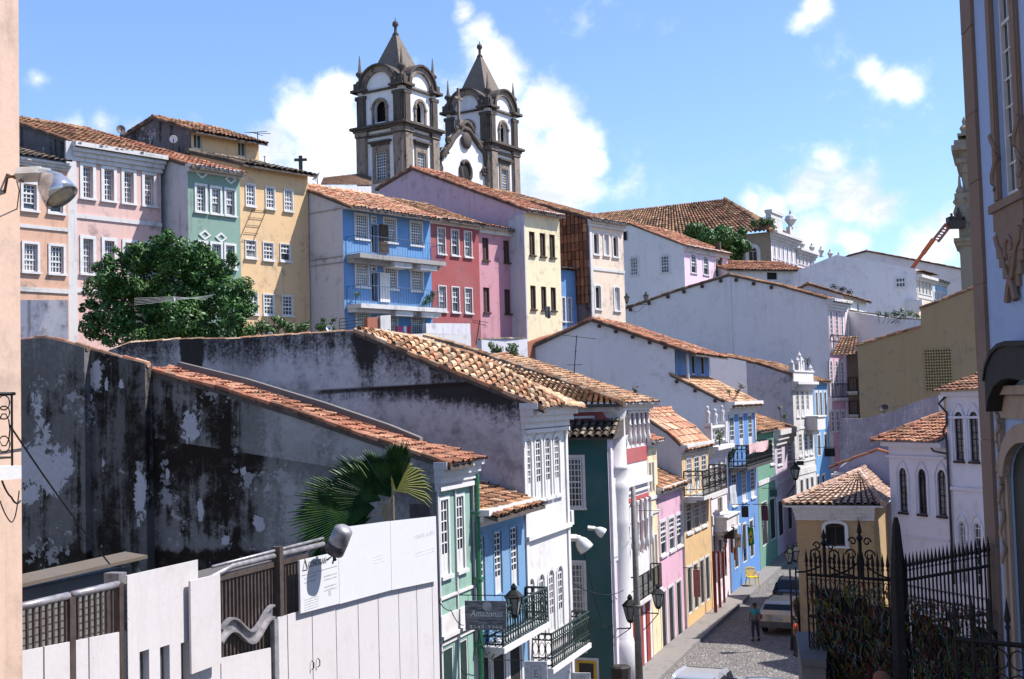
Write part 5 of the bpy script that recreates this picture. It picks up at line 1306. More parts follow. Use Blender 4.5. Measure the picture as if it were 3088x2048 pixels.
def hgt(x, y):
    lx = -2+.356*(y-32) if y < 56 else 6.55+.385*(y-56)
    d = lx-x
    sm = lambda a, b_, v: (lambda t: t*t*(3-2*t))(min(1, max(0, (v-a)/(b_-a))))
    h_ = 12.3*sm(4, 16, d)*sm(40, 60, y)+3*sm(20, 80, d)
    h_ += 5.6*(1-sm(14, 42, y))*(1-sm(0, 4, d)*.75)
    h_ += 7*sm(60, 140, y-0)*sm(10, 60, x-lx-10)
    return h_ - .03 - (.35*sm(0, 3, y-45)*0)
xs = [-3000,-800,-300,-150,-100,-70]+[-60+2*i for i in range(61)]+[65,80,100,150,300,800,3000]
ys = [-400,-100,-40,-10]+[0+2*i for i in range(71)]+[150,170,200,260,400,900,2500,5000]
m_ = MB(); m_.add([(x, y, hgt(x, y)) for y in ys for x in xs], [(j*len(xs)+i, j*len(xs)+i+1, (j+1)*len(xs)+i+1, (j+1)*len(xs)+i) for j in range(len(ys)-1) for i in range(len(xs)-1)])
gr = m_.build('ground', EARTH, None, True); gr['kind'] = 'structure'
# street sheet and pavement along the left houses
def Lpt(y, off=0):
    if y < 56: return Vector((-2+.356*(y-32)+off*.94, y-off*.335, 0))
    return Vector((6.55+.385*(y-56)+off*.933, y-off*.359, 0))
st = MB(); YS = [18, 24, 30, 36, 42, 46, 50, 56, 64, 74, 86, 100, 120, 150]
for a, c_ in zip(YS, YS[1:]):
    for o0, o1 in ((0, 4), (4, 8), (8, 13)):
        q = [Lpt(a, o0), Lpt(a, o1), Lpt(c_, o1), Lpt(c_, o0)]
        st.poly([Vector((p.x, p.y, max(hgt(p.x, p.y), -.03)+.034)) for p in q])
s_ = st.build('street', COB); s_['kind'] = 'structure'
pv = MB()
for a, c_ in zip(YS, YS[1:]):
    w0 = 1.2 if a < 56 else (1.2-(a-56)*.008); w1 = 1.2 if c_ < 56 else (1.2-(c_-56)*.008)
    w0 = max(w0, 1.0); w1 = max(w1, 1.0)
    q = [Lpt(a, 0), Lpt(a, w0), Lpt(c_, w1), Lpt(c_, 0)]
    q = [Vector((p.x, p.y, max(0, hgt(p.x, p.y))-.1)) for p in q]; pv.prism(q, Vector((0, 0, .27)))
s_ = pv.build('pavement', PAVE); s_['kind'] = 'structure'

# ================================================================== right side of the street
YELD = P('dull_yellow_plaster', (225,182,112), .50, dirt=.2)
GF = Fr(at(2407, 1700, 58)[:2], 112); F = GF; s1 = F.sz(2640, 1700)[0]; zt = F.sz(2520, 1520)[1]
h = House('corner_house', 'low dull yellow house with hipped tile roof and one arched white framed window', F, s1, 0, zt, 9)
h.row([(2490,1578,2548,1646)], rise=.35, kind='shutter', case=.16, mw=.05, pane=DARK, fm=BROWNWOOD, proud=.07)
h.shell(YELD, YELD, [(0, zt), (-9, zt)])
h.cornice(z=zt-.03, h=.72, proj=.42, steps=4)
m_ = MB(); ap = at(2589, 1424, 60.6); rb = ap+Vector((math.sin(R(22)), math.cos(R(22)), 0))*7
c0, c1_, c2_, c3_ = F.pt(-.5, .5, zt), F.pt(s1+.5, .5, zt), F.pt(s1+.5, -9.5, zt), F.pt(-.5, -9.5, zt)
tiles(m_, c0, c1_, ap-(c1_-c0)*.01, ap+(c1_-c0)*.01, .3, .4, .1); tiles(m_, c1_, c2_, ap, rb, .3, .4, .1); tiles(m_, c3_, c0, rb, ap, .3, .4, .1); tiles(m_, c2_, c3_, rb, rb+Vector((.01,0,0)), .3, .4, .1)
for a, b_ in ((c0, ap), (c1_, ap), (ap, rb)): ridge_tiles(m_, a+Vector((0,0,.08)), b_+Vector((0,0,.08)), .13)
h.add(m_, 'roof', T_GREY)
m_ = MB(); m_.prism([c0-Vector((0,0,.04)), c1_-Vector((0,0,.04)), c2_-Vector((0,0,.04)), c3_-Vector((0,0,.04))], Vector((0,0,-.08))); h.add(m_, 'roof_underside', OFFW)
# lilac white arcaded houses
AW = plaster('shade_white', (.66,.63,.69), .16, streak=.5, bump=.1)
F = Fr(at(2690, 1600, 57)[:2], 156.3); s1 = F.sz(2859, 1500)[0]; zt = F.sz(2770, 1334)[1]
def ogee(mb, X, h_, off=.07):
    a, b_, z0_, z1_ = h_[:4]; r = h_[4] if len(h_) > 4 else 0; c_ = (a+b_)/2; w2 = (b_-a)/2+.16
    pts = [(a-.12, z0_), (a-.12, z1_-r)]+[(c_-w2+w2*t_, z1_-r+(r+.32)*math.sin(t_*math.pi/2)**.8) for t_ in (0,.15,.35,.6,.8,1)]+[(c_+w2*t_, z1_-r+(r+.32)*math.cos(t_*math.pi/2)**.8 if t_ < 1 else z1_-r) for t_ in (.2,.4,.65,.85,1)]+[(b_+.12, z0_)]
    mb.tube([X.pt(u, .02, z) for u, z in pts], .05, 6)
h = House('arcaded_house', 'pale lilac white house with three tall dark arched windows and orange tile roof', F, s1, 0, zt, 7)
hs = h.row([(2711,1413,2736,1544), (2769,1414,2793,1550), (2828,1415,2853,1556)], rise=1.3, kind='sash', nx=2, ny=6, case=0, mw=.04, fm=flat('dark_frame', (.03,.02,.02), .6))
h.shell(AW, AW, [(0, zt), (-7, zt)]); m_ = MB()
for q in hs: ogee(m_, F, q)
z_ = F.sz(2770, 1620)[1]; m_.box(F, 0, s1, .01, .05, z_-.03, z_+.03); m_.box(F, -.1, s1, .01, .12, zt-.7, zt-.62); m_.box(F, -.2, s1, .01, .3, zt-.2, zt)
h.add(m_, 'moulding', AW)
m_ = MB(); tiles(m_, F.pt(-.6, .5, zt+.02), F.pt(s1+.1, .5, zt+.02), F.pt(1.2, -4.0, zt+1.6), F.pt(s1+.1, -4.0, zt+1.6), .26, .38); tiles(m_, F.pt(-.6, -7, zt), F.pt(-.6, .5, zt+.02), F.pt(1.2, -4.2, zt+1.6), F.pt(1.2, -4, zt+1.6), .26, .38)
ridge_tiles(m_, F.pt(-.6, .5, zt+.08), F.pt(1.2, -4.0, zt+1.7), .12); h.add(m_, 'roof', T_RED)
F2 = F.sub(F.sz(2861,1400,.25)[0], .25); s2 = F2.sz(2995, 1400)[0]; zt2 = F2.sz(2920, 1180)[1]
h = House('arcaded_house', 'taller lilac white house with paired arched windows above fan lights', F2, s2, 0, zt2, 7)
hs = h.row([(2879,1243,2905,1390), (2924,1240,2951,1391)], rise=1.2, kind='sash', nx=2, ny=6, case=0, mw=.04, fm=MATS['dark_frame'])
hs += h.row([(2893,1575,2913,1760), (2938,1575,2960,1765)], rise=1.2, kind='sash', nx=2, ny=6, case=0, mw=.05, sill=False)
h.shell(AW, AW, [(0, zt2), (-7, zt2)]); m_ = MB()
for q in hs: ogee(m_, F2, q)
z_ = F2.sz(2920, 1475)[1]; m_.box(F2, 0, s2, .01, .1, z_-.06, z_+.06); m_.box(F2, -.05, s2, .01, .08, zt2-1.15, zt2-1.05); m_.box(F2, -.1, s2, .01, .2, zt2-.2, zt2)
h.add(m_, 'moulding', AW)
m_ = MB(); tiles(m_, F2.pt(-.3, .5, zt2+.02), F2.pt(s2, .5, zt2+.02), F2.pt(-.1, -3, zt2+1.0), F2.pt(s2, -3, zt2+1.0), .26, .38); h.add(m_, 'roof', T_RED)
m_ = MB(); pz = [F2.pt(.1, .1, zt2-.2), F2.pt(-.05, .35, zt2-.5), F2.pt(.12, .1, zt2-.9), F2.pt(.1, .1, zt2-1.4), F2.pt(-.15, .1, zt2-1.7), F2.pt(.05, .1, zt2-2.1), F2.pt(.08, .1, 3)]; m_.tube(pz, .055, 8); m_.tube([F2.pt(-1.2, .0, zt+.0), F2.pt(-.9, .0, zt-.35), F2.pt(0, .05, zt-.45)], .045, 6); h.add(m_, 'drainpipe', flat('dark_pipe', (.04,.035,.035), .5), True)
# mottled boundary wall, little roofed gateway
MOT = oldwall('mottled_wall', (.52,.50,.56), (.13,.12,.13), 1.0)
wallbox('boundary_wall', 'mottled white wall patched with grey, rising behind the arcaded house', [(2528,1263),(2600,1262),(2693,1241),(2760,1212),(2830,1192)], 70, 62, MOT, zb=0)
F = Fr(at(2510, 1450, 64)[:2], 108); 
gt = thing('lean_to', 'small lean-to with a thin tiled roof line behind the hipped yellow house', 'shed', F.pt(1.5, -1, 0))
q = [F.sz(x, y) for x, y in ((2500,1412),(2570,1385),(2646,1358),(2700,1372))]; m_ = MB(); m_.prism([F.pt(q[0][0]+.5, 0, 0)]+[F.pt(max(a, q[0][0]+.5), 0, z) for a, z in q]+[F.pt(q[-1][0], 0, 0)], -F.n*3); m_.build('shed_wall', plaster('lean_grey', (.42,.42,.50), .5), gt)
m_ = MB()
for (a, z), (a2, z2) in zip(q, q[1:]): ridge_tiles(m_, F.pt(a, 0, z+.04), F.pt(a2, 0, z2+.04), .07)
m_.build('roof', T_RED, gt)
m_ = MB(); m_.box(F, q[0][0]+.25, q[0][0]+.75, -.3, .25, 0, q[0][1]-.2); m_.box(F, q[0][0]+.1, q[0][0]+.9, -.4, .4, q[0][1]-.45, q[0][1]-.3); m_.build('gate_pier', OFFW, gt)

# ================================================================== blue church front at the right edge
BRST = plaster('brown_church_stone', (.20,.135,.10), .35, streak=.4, dcol=(.10,.07,.055), bump=.3)
CHB = plaster('church_blue', (.30,.40,.60), .14, streak=.5)
F = Fr(at(2960, 1100, 18)[:2], 185.5); CHF = F
ch2 = thing('church', 'pale blue church front with brown stone pilaster filling the right hand edge', 'church', F.pt(2, -3, 5.5))
pw1 = F.sz(2988, 1100)[0]
win = [F.sz(3010, 300)[0], F.sz(3066, 300)[0], F.sz(3040, 592)[1], F.sz(3040, 592)[1]+5.2]
door = [F.sz(3056, 1600)[0], F.sz(3056, 1600)[0]+1.9, 5.4, F.sz(3075, 1330)[1]]
m_ = MB(); hs = [(win[0], win[1], win[2], win[3], .5), (door[0], door[1], door[2], door[3], .5)]; wall_holes(m_, F, 0, 9, 3, 24, hs, .35); m_.poly([F.pt(0,0,3), F.pt(0,-8,3), F.pt(0,-8,24), F.pt(0,0,24)]); m_.build('facade', CHB, ch2)
MB().hexa([Vector(q) for q in ((11.2,18.6,3),(22,18.6,3),(22,30,3),(11.9,29.5,3),(11.2,18.6,23.5),(22,18.6,23.5),(22,30,23.5),(11.9,29.5,23.5))]).build('nave_wall', CHB, ch2)  # unseen church body, added so its shadow covers railings and terrace
m_ = MB(); z_ = 3; k = 0
while z_ < 24:
    hh_ = 1.0+.25*((k*7) % 3); m_.box(F, -.06+.004*(k % 2), pw1+.004*(k % 3), -.3, .05+.004*(k % 2), z_+.012, z_+hh_); z_ += hh_; k += 1
m_.box(F, -.02, pw1-.02, -.25, .04, 3, 24)
for za, e in ((5.6, .35), (6.1, .22), (6.5, .12)): m_.box(F, -.1-e*.4, pw1+.05+e*.4, -.3, .05+e*.3, za-.5, za)
m_.build('pilaster', BRST, ch2)
w_ = window(F, tuple(win)+(.5,), ch2, kind='sash', nx=3, ny=12, case=0, sill=False, rec=.12, mw=.035)
m_ = MB(); a, b_, z0_, z1_ = win; cw = min(.24, a-pw1-.02)
for s0_, s1_ in ((a-cw, a-.01), (b_+.01, b_+cw)): m_.box(F, s0_, s1_, .005, .04, z0_-.05, z1_); m_.box(F, s0_+.03, s1_-.03, .041, .06, z0_, z1_)
for sgn_ in (-1, 1):
    e_ = a-.12 if sgn_ < 0 else b_+.12
    m_.tube([F.pt(e_+sgn_*.12*math.sin(t_*1.1), .05, z0_+.15+t_*.11) for t_ in range(8)], .05, 6); m_.tube([F.pt(e_+sgn_*.10*math.sin(t_*.9+2), .05, z0_+3.0+t_*.12) for t_ in range(7)], .045, 6)
m_.box(F, a-cw-.1, b_+cw+.1, .005, .11, z0_-.16, z0_-.05); m_.box(F, a-cw-.02, b_+cw+.02, .005, .07, z0_-.42, z0_-.161)
c_ = (a+b_)/2; W_ = (b_-a)/2+cw
for i, (f0, dz) in enumerate(((.92, .5), (.8, .68), (.62, .9), (.4, 1.1), (.2, 1.25))): m_.box(F, c_-W_*f0, c_+W_*f0, .005, .07-.008*i, z0_-.42-dz*.75, z0_-.421-(0 if i == 0 else (.5,.68,.9,1.1)[i-1]*.75))
for sg in (-1, 1):
    m_.tube([F.pt(c_+sg*(W_*.85-.09*t_), .07, z0_-.5-.11*t_-.05*math.sin(t_*1.7)) for t_ in range(9)], .05, 6)
m_.tube([F.pt(c_+.16*math.cos(t_*.7), .07, z0_-.75+.18*math.sin(t_*.7)) for t_ in range(9)], .04, 6)
m_.build('window_surround', BRST, w_)
dd = MB(); dd.box(F, door[0]-.005, door[1]+.005, -.07, -.03, door[2], door[3]+.01); dp = dd.build('door', flat('dark_green_wood', (.02,.022,.018), .6), ch2)
m_ = MB(); a, b_, z0_, z1_ = door; m_.box(F, a-.14, a-.01, .005, .05, z0_, z1_-.5); m_.box(F, a-.27, a-.15, .005, .08, z0_, z1_+.3)
ip = arch_pts(a, b_, z1_-.5, .5); op = arch_pts(a-.22, b_+.22, z1_-.5, .75)
for i in range(10): m_.prism([F.pt(ip[i][0], .01, ip[i][1]), F.pt(ip[i+1][0], .01, ip[i+1][1]), F.pt(op[i+1][0], .01, op[i+1][1]), F.pt(op[i][0], .01, op[i][1])], F.n*.1)
for k in range(6): m_.tube([F.pt(a-.2+.06*math.sin(k+t_*.8), .09, z1_+.1-k*.36+t_*.06) for t_ in range(7)], .035, 6)
m_.box(F, a-.27, b_+.3, .005, .06, z1_+.301, z1_+.61)
m_.box(F, a-.25, b_+.3, .005, .14, z1_+.62, z1_+.74)
m_.build('door_surround', plaster('carved_stone', (.33,.25,.19), .5, streak=.5, bump=.6), dp)
m_ = MB(); hq = [(2962,1150),(2968,1110),(2985,1070),(3005,1050),(3030,1042),(3060,1046),(3100,1040),(3200,1030)]; hp = [F.sz(x, y, .3) for x, y in hq]
for (u, zu), (v, zv) in zip(hp, hp[1:]): m_.prism([F.pt(u, .0, zu), F.pt(v, .0, zv), F.pt(v, .0, zv-.42), F.pt(u, .0, zu-.42)], F.n*.27); m_.prism([F.pt(u, .0, zu+.06), F.pt(v, .0, zv+.06), F.pt(v, .0, zv+.001), F.pt(u, .0, zu+.001)], F.n*.30)
m_.build('pediment', flat('black_stone', (.020,.018,.016), .8, bump=.3), dp)
# raised terrace with the railings in front of the church
tp_ = MB(); T0 = at(2428, 1900, 20.6); TZ = 5.75; A_ = (T0.x, T0.y); B_ = at(2700, 1900, 17.2)[:2]; 
poly = [Vector((A_[0]-.25, A_[1]+.3, 0)), Vector((A_[0]-.9, A_[1]-8, 0)), Vector((13, 6, 0)), Vector((14, 30, 0)), Vector((9.5, 24, 0))]
tp_.prism(poly, Vector((0, 0, TZ))); t_ = tp_.build('terrace', plaster('terrace_stone', (.10,.09,.08), .7)); t_['kind'] = 'structure'
wl = thing('parapet_wall', 'low mossy stone parapet with a grey cap at the foot of the iron railings', 'wall', (T0.x-.5, T0.y-2, TZ))
m_ = MB(); PQ = [Vector(at(x, 1900, y)[:2]+(0,)) if False else Vector((at(x, 1900, y).x, at(x, 1900, y).y, 0)) for x, y in ((2403,21.6),(2414,19.6),(2485,19.4),(2500,21.6))]; Fp = Fr((poly[1].x-.02, poly[1].y), math.degrees(math.atan2(poly[0].x-poly[1].x, poly[0].y-poly[1].y))+180); Lp = (poly[0]-poly[1]).length
Fp = Fr((poly[0].x-.03, poly[0].y), math.degrees(math.atan2(poly[1].x-poly[0].x, poly[1].y-poly[0].y)))
m_.prism(PQ, Vector((0,0,6.98))); m_.build('wall_face', plaster('mossy_stone', (.16,.14,.13), .7, streak=1), wl)
m_ = MB(); cq = sum(PQ, Vector((0,0,0)))/4; m_.prism([cq+(p-cq)*1.07+Vector((0,0,6.981)) for p in PQ], Vector((0,0,.12))); m_.build('capstone', plaster('grey_cap', (.11,.105,.10), .6), wl)
RUST = flat('dark_wrought_iron', (.014,.011,.010), .7, .3, var=.3)
def ironfence(name, label, P0, P1, z0_, z1_, step=.08, peaks=(), dz=0):
    P0, P1 = Vector((*P0, 0)), Vector((*P1, 0)); d = (P1-P0); L = d.length; d.normalize(); nn = Vector((d.y, -d.x, 0))
    r_ = thing(name, label, 'fence', (P0.x, P0.y, z0_)); Zv = Vector((0, 0, 1)); n = int(L/step)
    for z in (z1_-.28, z1_-.95, z0_+.15, z0_+1.0): MB().tube([P0+Zv*z, P1+Zv*(z+(dz if z > z1_-1 else 0))], .024, 4).build('rail', RUST, r_)
    b1 = MB(); s1_ = MB()
    for i in range(n+1):
        p = P0+d*(L*i/n); th = .015
        zq = dz*i/n
        b1.tube([p+Zv*z0_, p+Zv*(z1_-.1+zq)], th, 5)
        s1_.lathe(p+Zv*(z1_-.16+zq), [(.010, 0), (.028, .03), (.014, .06), (.032, .10), (.022, .16), (.002, .30)], 5)
        if i < n:
            q = p+d*(L/n/2); w2 = L/n*.46
            for zc, rr in ((z1_-.42, .09), (z1_-.62, .07), (z1_-1.15, .1), (z0_+.6, .12)): b1.tube([q+d*math.cos(k*math.pi/4)*w2+Zv*(zc+math.sin(k*math.pi/4)*rr) for k in range(8)], .009, 3, closed=True)
            b1.tube([q+Zv*z0_, q+Zv*(z1_-1.25)], .010, 4)
    b1.build('bar_set', RUST, r_); s1_.build('spearheads', RUST, r_)
    for t_, hh_ in peaks:
        c = P0+d*(L*t_); m_ = MB()
        m_.tube([c+Zv*(z1_-.3), c+Zv*(z1_+hh_*.6)], .03, 6); m_.lathe(c+Zv*(z1_+hh_*.6), [(.03, 0), (.06, .04), (.02, .1), (.045, .14), (.002, .14+hh_*.4)], 6)
        for sg in (-1, 1):
            for zc, rr in ((.10, .10), (.36, .07)):
                m_.tube([c+d*sg*(.05+rr+math.cos(k*.62)*rr*(1-k*.06))+Zv*(z1_+zc*hh_*1.6+math.sin(k*.62)*rr*(1-k*.06)) for k in range(12)], .014, 4)
            m_.tube([c+d*sg*(.5-.047*k)+Zv*(z1_-.25+.04*hh_*k*(k/9)) for k in range(10)], .016, 4)
        m_.build('crest_scroll', RUST, r_)
    return r_
zf = at(2520, 1700, 19.8).z+.05
ironfence('iron_fence', 'black iron railings with scrolled crests in front of the low yellow house', at(2440, 1900, 20.3)[:2], at(2700, 1900, 19.4)[:2], TZ, zf, peaks=((.22, .34), (.64, .52)))
ironfence('iron_fence', 'black iron railings with spearheads running from the dark pier to the blue church', at(2730, 1900, 19.2)[:2], at(2992, 1900, 17.6)[:2], TZ, zf+.02, dz=.42)
ironfence('iron_fence', 'nearest ribbon hung iron railings at the bottom right corner', at(2880, 1900, 11.5)[:2], at(3150, 1900, 11.0)[:2], TZ, at(2980, 1850, 11.2).z, step=.14)
pr_ = thing('stone_pier', 'tall dark pointed stone pier standing between two railing runs', 'pier', at(2716, 1900, 19.2)); pr_.location.z = TZ; pr_['_o'] = tuple(pr_.location)
m_ = MB(); c = at(2716, 1900, 19.2); c.z = TZ; zz1 = at(2704, 1560, 19.2).z-TZ
m_.lathe(c, [(.17, 0), (.17, .9), (.155, .95), (.145, 1.4), (.125, zz1-1.0), (.115, zz1-.80), (.085, zz1-.45), (.06, zz1-.12), (.03, zz1)], 7); 
for k in range(16): m_.lathe(c+Vector((0, 0, .95+k*(zz1-1.5)/16)), [(.15-.003*k, 0), (.165-.004*k, .04), (.146-.003*k, .08)], 7)
m_.build('shaft', flat('pier_black', (.018,.015,.013), .85, bump=.5), pr_)
def plate(name, label, p0, p1, za, zb_):  # dark sheets added behind the bars, standing in for the darkness there
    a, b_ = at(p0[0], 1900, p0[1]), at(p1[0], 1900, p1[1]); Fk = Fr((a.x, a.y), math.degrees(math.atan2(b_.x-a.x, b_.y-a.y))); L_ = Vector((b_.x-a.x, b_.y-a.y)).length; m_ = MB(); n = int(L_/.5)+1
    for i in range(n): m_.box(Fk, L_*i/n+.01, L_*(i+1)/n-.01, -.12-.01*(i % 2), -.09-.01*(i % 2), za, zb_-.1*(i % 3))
    return tag(m_.build(name, flat('backdrop_dark', (.014,.012,.011), .8, .2, var=.4), None), label, 'dark backdrop')
plate('backdrop_sheet', 'dark backdrop sheet added behind the ribbons left of the pointed pier', (2452,20.3), (2692,19.4), TZ+.3, TZ+2.3)
plate('backdrop_sheet', 'dark backdrop sheet added behind the ribbons right of the pointed pier', (2738,19.2), (2985,17.6), TZ+.3, TZ+2.05)
ct = thing('stone_coping', 'dark stone plinth that carries the railings between pier and church', 'plinth', (c.x, c.y, TZ))
for i, (pa, pb) in enumerate((((2440,20.3),(2700,19.4)), ((2730,19.2),(2992,17.6)))):
    a, b_ = at(pa[0], 1900, pa[1]), at(pb[0], 1900, pb[1]); Fk = Fr((a.x, a.y), math.degrees(math.atan2(b_.x-a.x, b_.y-a.y))); m_ = MB(); m_.box(Fk, 0, (Vector((b_.x-a.x, b_.y-a.y))).length, -.15, .15, TZ-.3, TZ+.35+.01*i); m_.build('plinth_block', MATS['terrace_stone'], ct)
# ribbons tied to the railings
RB = tilemat('ribbon_colours', [(.20,.015,.015), (.015,.014,.013), (.22,.16,.015), (.015,.11,.03), (.24,.24,.23), (.02,.018,.016), (.22,.05,.015), (.02,.015,.013), (.02,.016,.014), (.03,.10,.16)], 0, 0)
m_ = MB(); ro = random.Random(3)
def ribbons(a, b_, n, z0_, z1_, thick):
    for i in range(n):
        t_ = ro.random(); p = a.lerp(b_, t_); p.z = z0_+(z1_-z0_)*ro.random()**1.3; p += Vector((ro.uniform(-.05,.05), ro.uniform(-thick, thick*.3), 0))
        L = ro.uniform(.05, .2); w2 = ro.uniform(.004, .011); an = ro.uniform(-.9, .9); d = Vector((math.sin(an), ro.uniform(-.6,.2), -math.cos(an))).normalized(); sd = d.cross(Vector((0,1,.2))).normalized()*w2
        q = p+d*L*.5+Vector((ro.uniform(-.03,.03), -.02, 0)); e = q+Vector((ro.uniform(-.05,.05), ro.uniform(-.04,.02), -L*.5)); u = (ro.randrange(400)+.5, ro.randrange(400)+.5)
        m_.add([p-sd, p+sd, q+sd, q-sd, e+sd, e-sd], [(0,1,2,3), (3,2,4,5)], u)
ribbons(at(2450,1900,20.2), at(2700,1900,19.3), 1600, TZ+.3, TZ+2.5, .03); ribbons(at(2735,1900,19.1), at(2990,1900,17.5), 1600, TZ+.3, TZ+2.4, .03); ribbons(at(2885,1900,11.4), at(3120,1900,10.9), 1200, TZ+1.4, TZ+2.85, .08)
rb_ = m_.build('ribbons', RB); tag(rb_, 'hundreds of small coloured wish ribbons knotted to the dark iron railings', 'ribbons', kind='stuff')
# ================================================================== peach building at the left edge
PEA = P('peach_near', (242,200,172), .62, dirt=.12)
F = Fr(at(60, 700, 15.5)[:2], 20); PE = F
pb = thing('apartment_building', 'peach rendered building cropped by the left edge with an iron balcony', 'building', F.pt(-3, -3, 5))
m_ = MB(); m_.box(F, -9, 0, -6, 0, 4.5, 22); m_.build('wall', PEA, pb)
zb = F.sz(20, 1400)[1]
bo = MB(); sA = F.sz(36, 1300, .45)[0]; bo.box(F, sA-2.2, sA+.1, .003, .5, zb-.16, zb); bs = bo.build('balcony', WHITEB, pb)
m_ = MB(); Zv = Vector((0,0,1)); zr = F.sz(20, 1188, .4)[1]; hh_ = zr-zb
for q in ((sA, .0), (sA, .45)): m_.tube([F.pt(q[0], q[1], zb), F.pt(q[0], q[1], zr)], .014, 5)
m_.tube([F.pt(sA, 0, zr), F.pt(sA, .5, zr)], .02, 4); m_.tube([F.pt(sA-2.1, .45, zr), F.pt(sA+.05, .45, zr)], .02, 4); m_.tube([F.pt(sA, 0, zb+.1), F.pt(sA, .45, zb+.1)], .012, 4); m_.tube([F.pt(sA-2.1, .45, zb+.1), F.pt(sA, .45, zb+.1)], .012, 4)
for zc, rr in ((.88, .09), (.74, .08), (.5, .2), (.3, .1)):
    for x in (.12, .33): m_.tube([F.pt(sA, x+math.cos(k*math.pi/5)*.09, zb+zc*hh_+math.sin(k*math.pi/5)*rr) for k in range(10)], .009, 4, closed=True)
for i in range(9): m_.tube([F.pt(sA-.22*i, .45, zb), F.pt(sA-.22*i, .45, zr)], .01, 4)
m_.build('railing', IRON, bs)
GALV = flat('lamp_housing', (.50,.49,.46), .45, .3); CHROME = flat('reflector_glass', (.55,.56,.58), .12, .75, var=.2); WHENAM = flat('lamp_white', (.75,.73,.70), .25, .1, var=.08)
def floodlight(name, label, p, d, up, k, bell=CHROME, box=GALV):
    """ballast box at p, bell reflector pointing along d"""
    r_ = thing(name, label, 'lamp', p); d = Vector(d).normalized(); m_ = MB()
    m_.lathe(p, [(.10*k, 0), (.10*k, .30*k)], 4, ax=d); m_.lathe(p+d*.30*k, [(.085*k, 0), (.06*k, .12*k)], 8, ax=d); m_.build('ballast_box', box, r_)
    q = p+d*.34*k; u = Vector(up).normalized(); m_ = MB(); m_.lathe(q, [(.06*k, 0), (.12*k, .05*k), (.18*k, .14*k), (.215*k, .28*k), (.225*k, .40*k), (.21*k, .40*k), (.17*k, .3*k)], 16, ax=u); m_.build('reflector', bell, r_, True)
    m_ = MB(); m_.lathe(q+u*.37*k, [(.205*k, 0), (.15*k, .03*k), (.01, .05*k)], 16, ax=u); m_.build('lens', flat('lamp_lens', (.5,.42,.3), .2), r_, True)
    return r_
p = at(52, 528, 15.0); r_ = floodlight('floodlight', 'large bell floodlight on a rusty bracket on the peach building', p, CR*1+CU*.05, CR*.75-CU*.95-_F0*.2, .98)
q = Vector(r_['_o']); m_ = MB(); m_.tube([p+CR*.05, at(22, 535, 15.1), at(12, 590, 15.3), at(8, 640, 15.5)], .018, 6); m_.tube([at(8, 520, 15.4), at(70, 548, 14.9)], .015, 5); m_.tube([at(50, 545, 15), at(58, 575, 15.2), at(50, 640, 15.5), at(62, 1060, 15.6)], .007, 4); m_.build('bracket', flat('rusty_bracket', (.12,.06,.035), .7), r_)
def cable(name, label, pts, r=.012, sag=0):
    P_ = [at(*p) for p in pts]; out = []
    for a, b_ in zip(P_, P_[1:]):
        for k in range(8): t_ = k/8; out.append(a.lerp(b_, t_)-Vector((0, 0, sag*4*t_*(1-t_))))
    out.append(P_[-1]); o = MB().tube(out, r, 5).build(name, IRON, None); return tag(o, label, 'cable')
cable('cable', 'taut dark cable slanting from the peach balcony down to the yard canopy', [(30,1283,15), (330,1700,19.5)], .013, .05); 
cable('cable', 'loose dark cable drooping below the peach balcony', [(0,1430,14.6), (35,1500,14.7), (62,1510,14.9)], .012, .05)
cable('cable', 'slack cable loop hanging on the peach wall', [(0,1510,14.5), (30,1572,14.6), (45,1560,14.7), (58,1480,14.9)], .008, .03)
# ================================================================== yard behind the hoarding
HO = L1.sub(0, .35); F = HO
S = lambda x, y, off=0: F.sz(x, y, off)
gw = thing('yard_shed', 'low grey tiled shed wall with a flat beige canopy edge behind grey railings', 'shed', F.pt(-14, -3, 3))
m_ = MB(); a = S(-60, 1800, -2.2)[0]; b_ = S(392, 1800, -2.2)[0]; zA = S(200, 1752, -2.2)[1]; m_.box(F, a, b_, -2.8, -2.2, 2, zA); m_.build('shed_wall', plaster('grey_tiled', (.17,.17,.16), .4), gw)
m_ = MB(); 
for k in range(24): m_.box(F, a, b_, -2.199, -2.19, zA-.3-.12*k, zA-.29-.12*k)
m_.build('joint_lines', flat('joint_dark', (.06,.055,.05), .9), gw)
m_ = MB(); zc = S(200, 1722, -1.9)[1]; m_.hexa([F.pt(x, y, z) for x, y, z in ((a,-1.95,zc-.14),(a,-2.45,zc-.14),(b_+.2,-2.45,zc-.08),(b_+.2,-1.95,zc-.08),(a,-1.95,zc-.08),(a,-2.45,zc-.02),(b_+.2,-2.45,zc+.04),(b_+.2,-1.95,zc-.02))]); m_.build('canopy', plaster('canopy_beige', (.12,.095,.075), .8), gw)
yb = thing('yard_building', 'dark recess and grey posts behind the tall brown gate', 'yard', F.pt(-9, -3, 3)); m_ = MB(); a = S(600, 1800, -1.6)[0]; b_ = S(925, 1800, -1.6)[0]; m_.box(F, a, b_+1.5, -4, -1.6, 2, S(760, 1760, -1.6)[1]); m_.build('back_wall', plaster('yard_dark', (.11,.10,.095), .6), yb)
m_ = MB()
for x in (672, 700, 735, 780, 830): s_ = S(x, 1800, -1.3)[0]; m_.box(F, s_, s_+.16, -1.5, -1.3, 3, S(760, 1735, -1.3)[1])
m_.build('grey_post', plaster('post_grey', (.32,.31,.32), .4), yb)
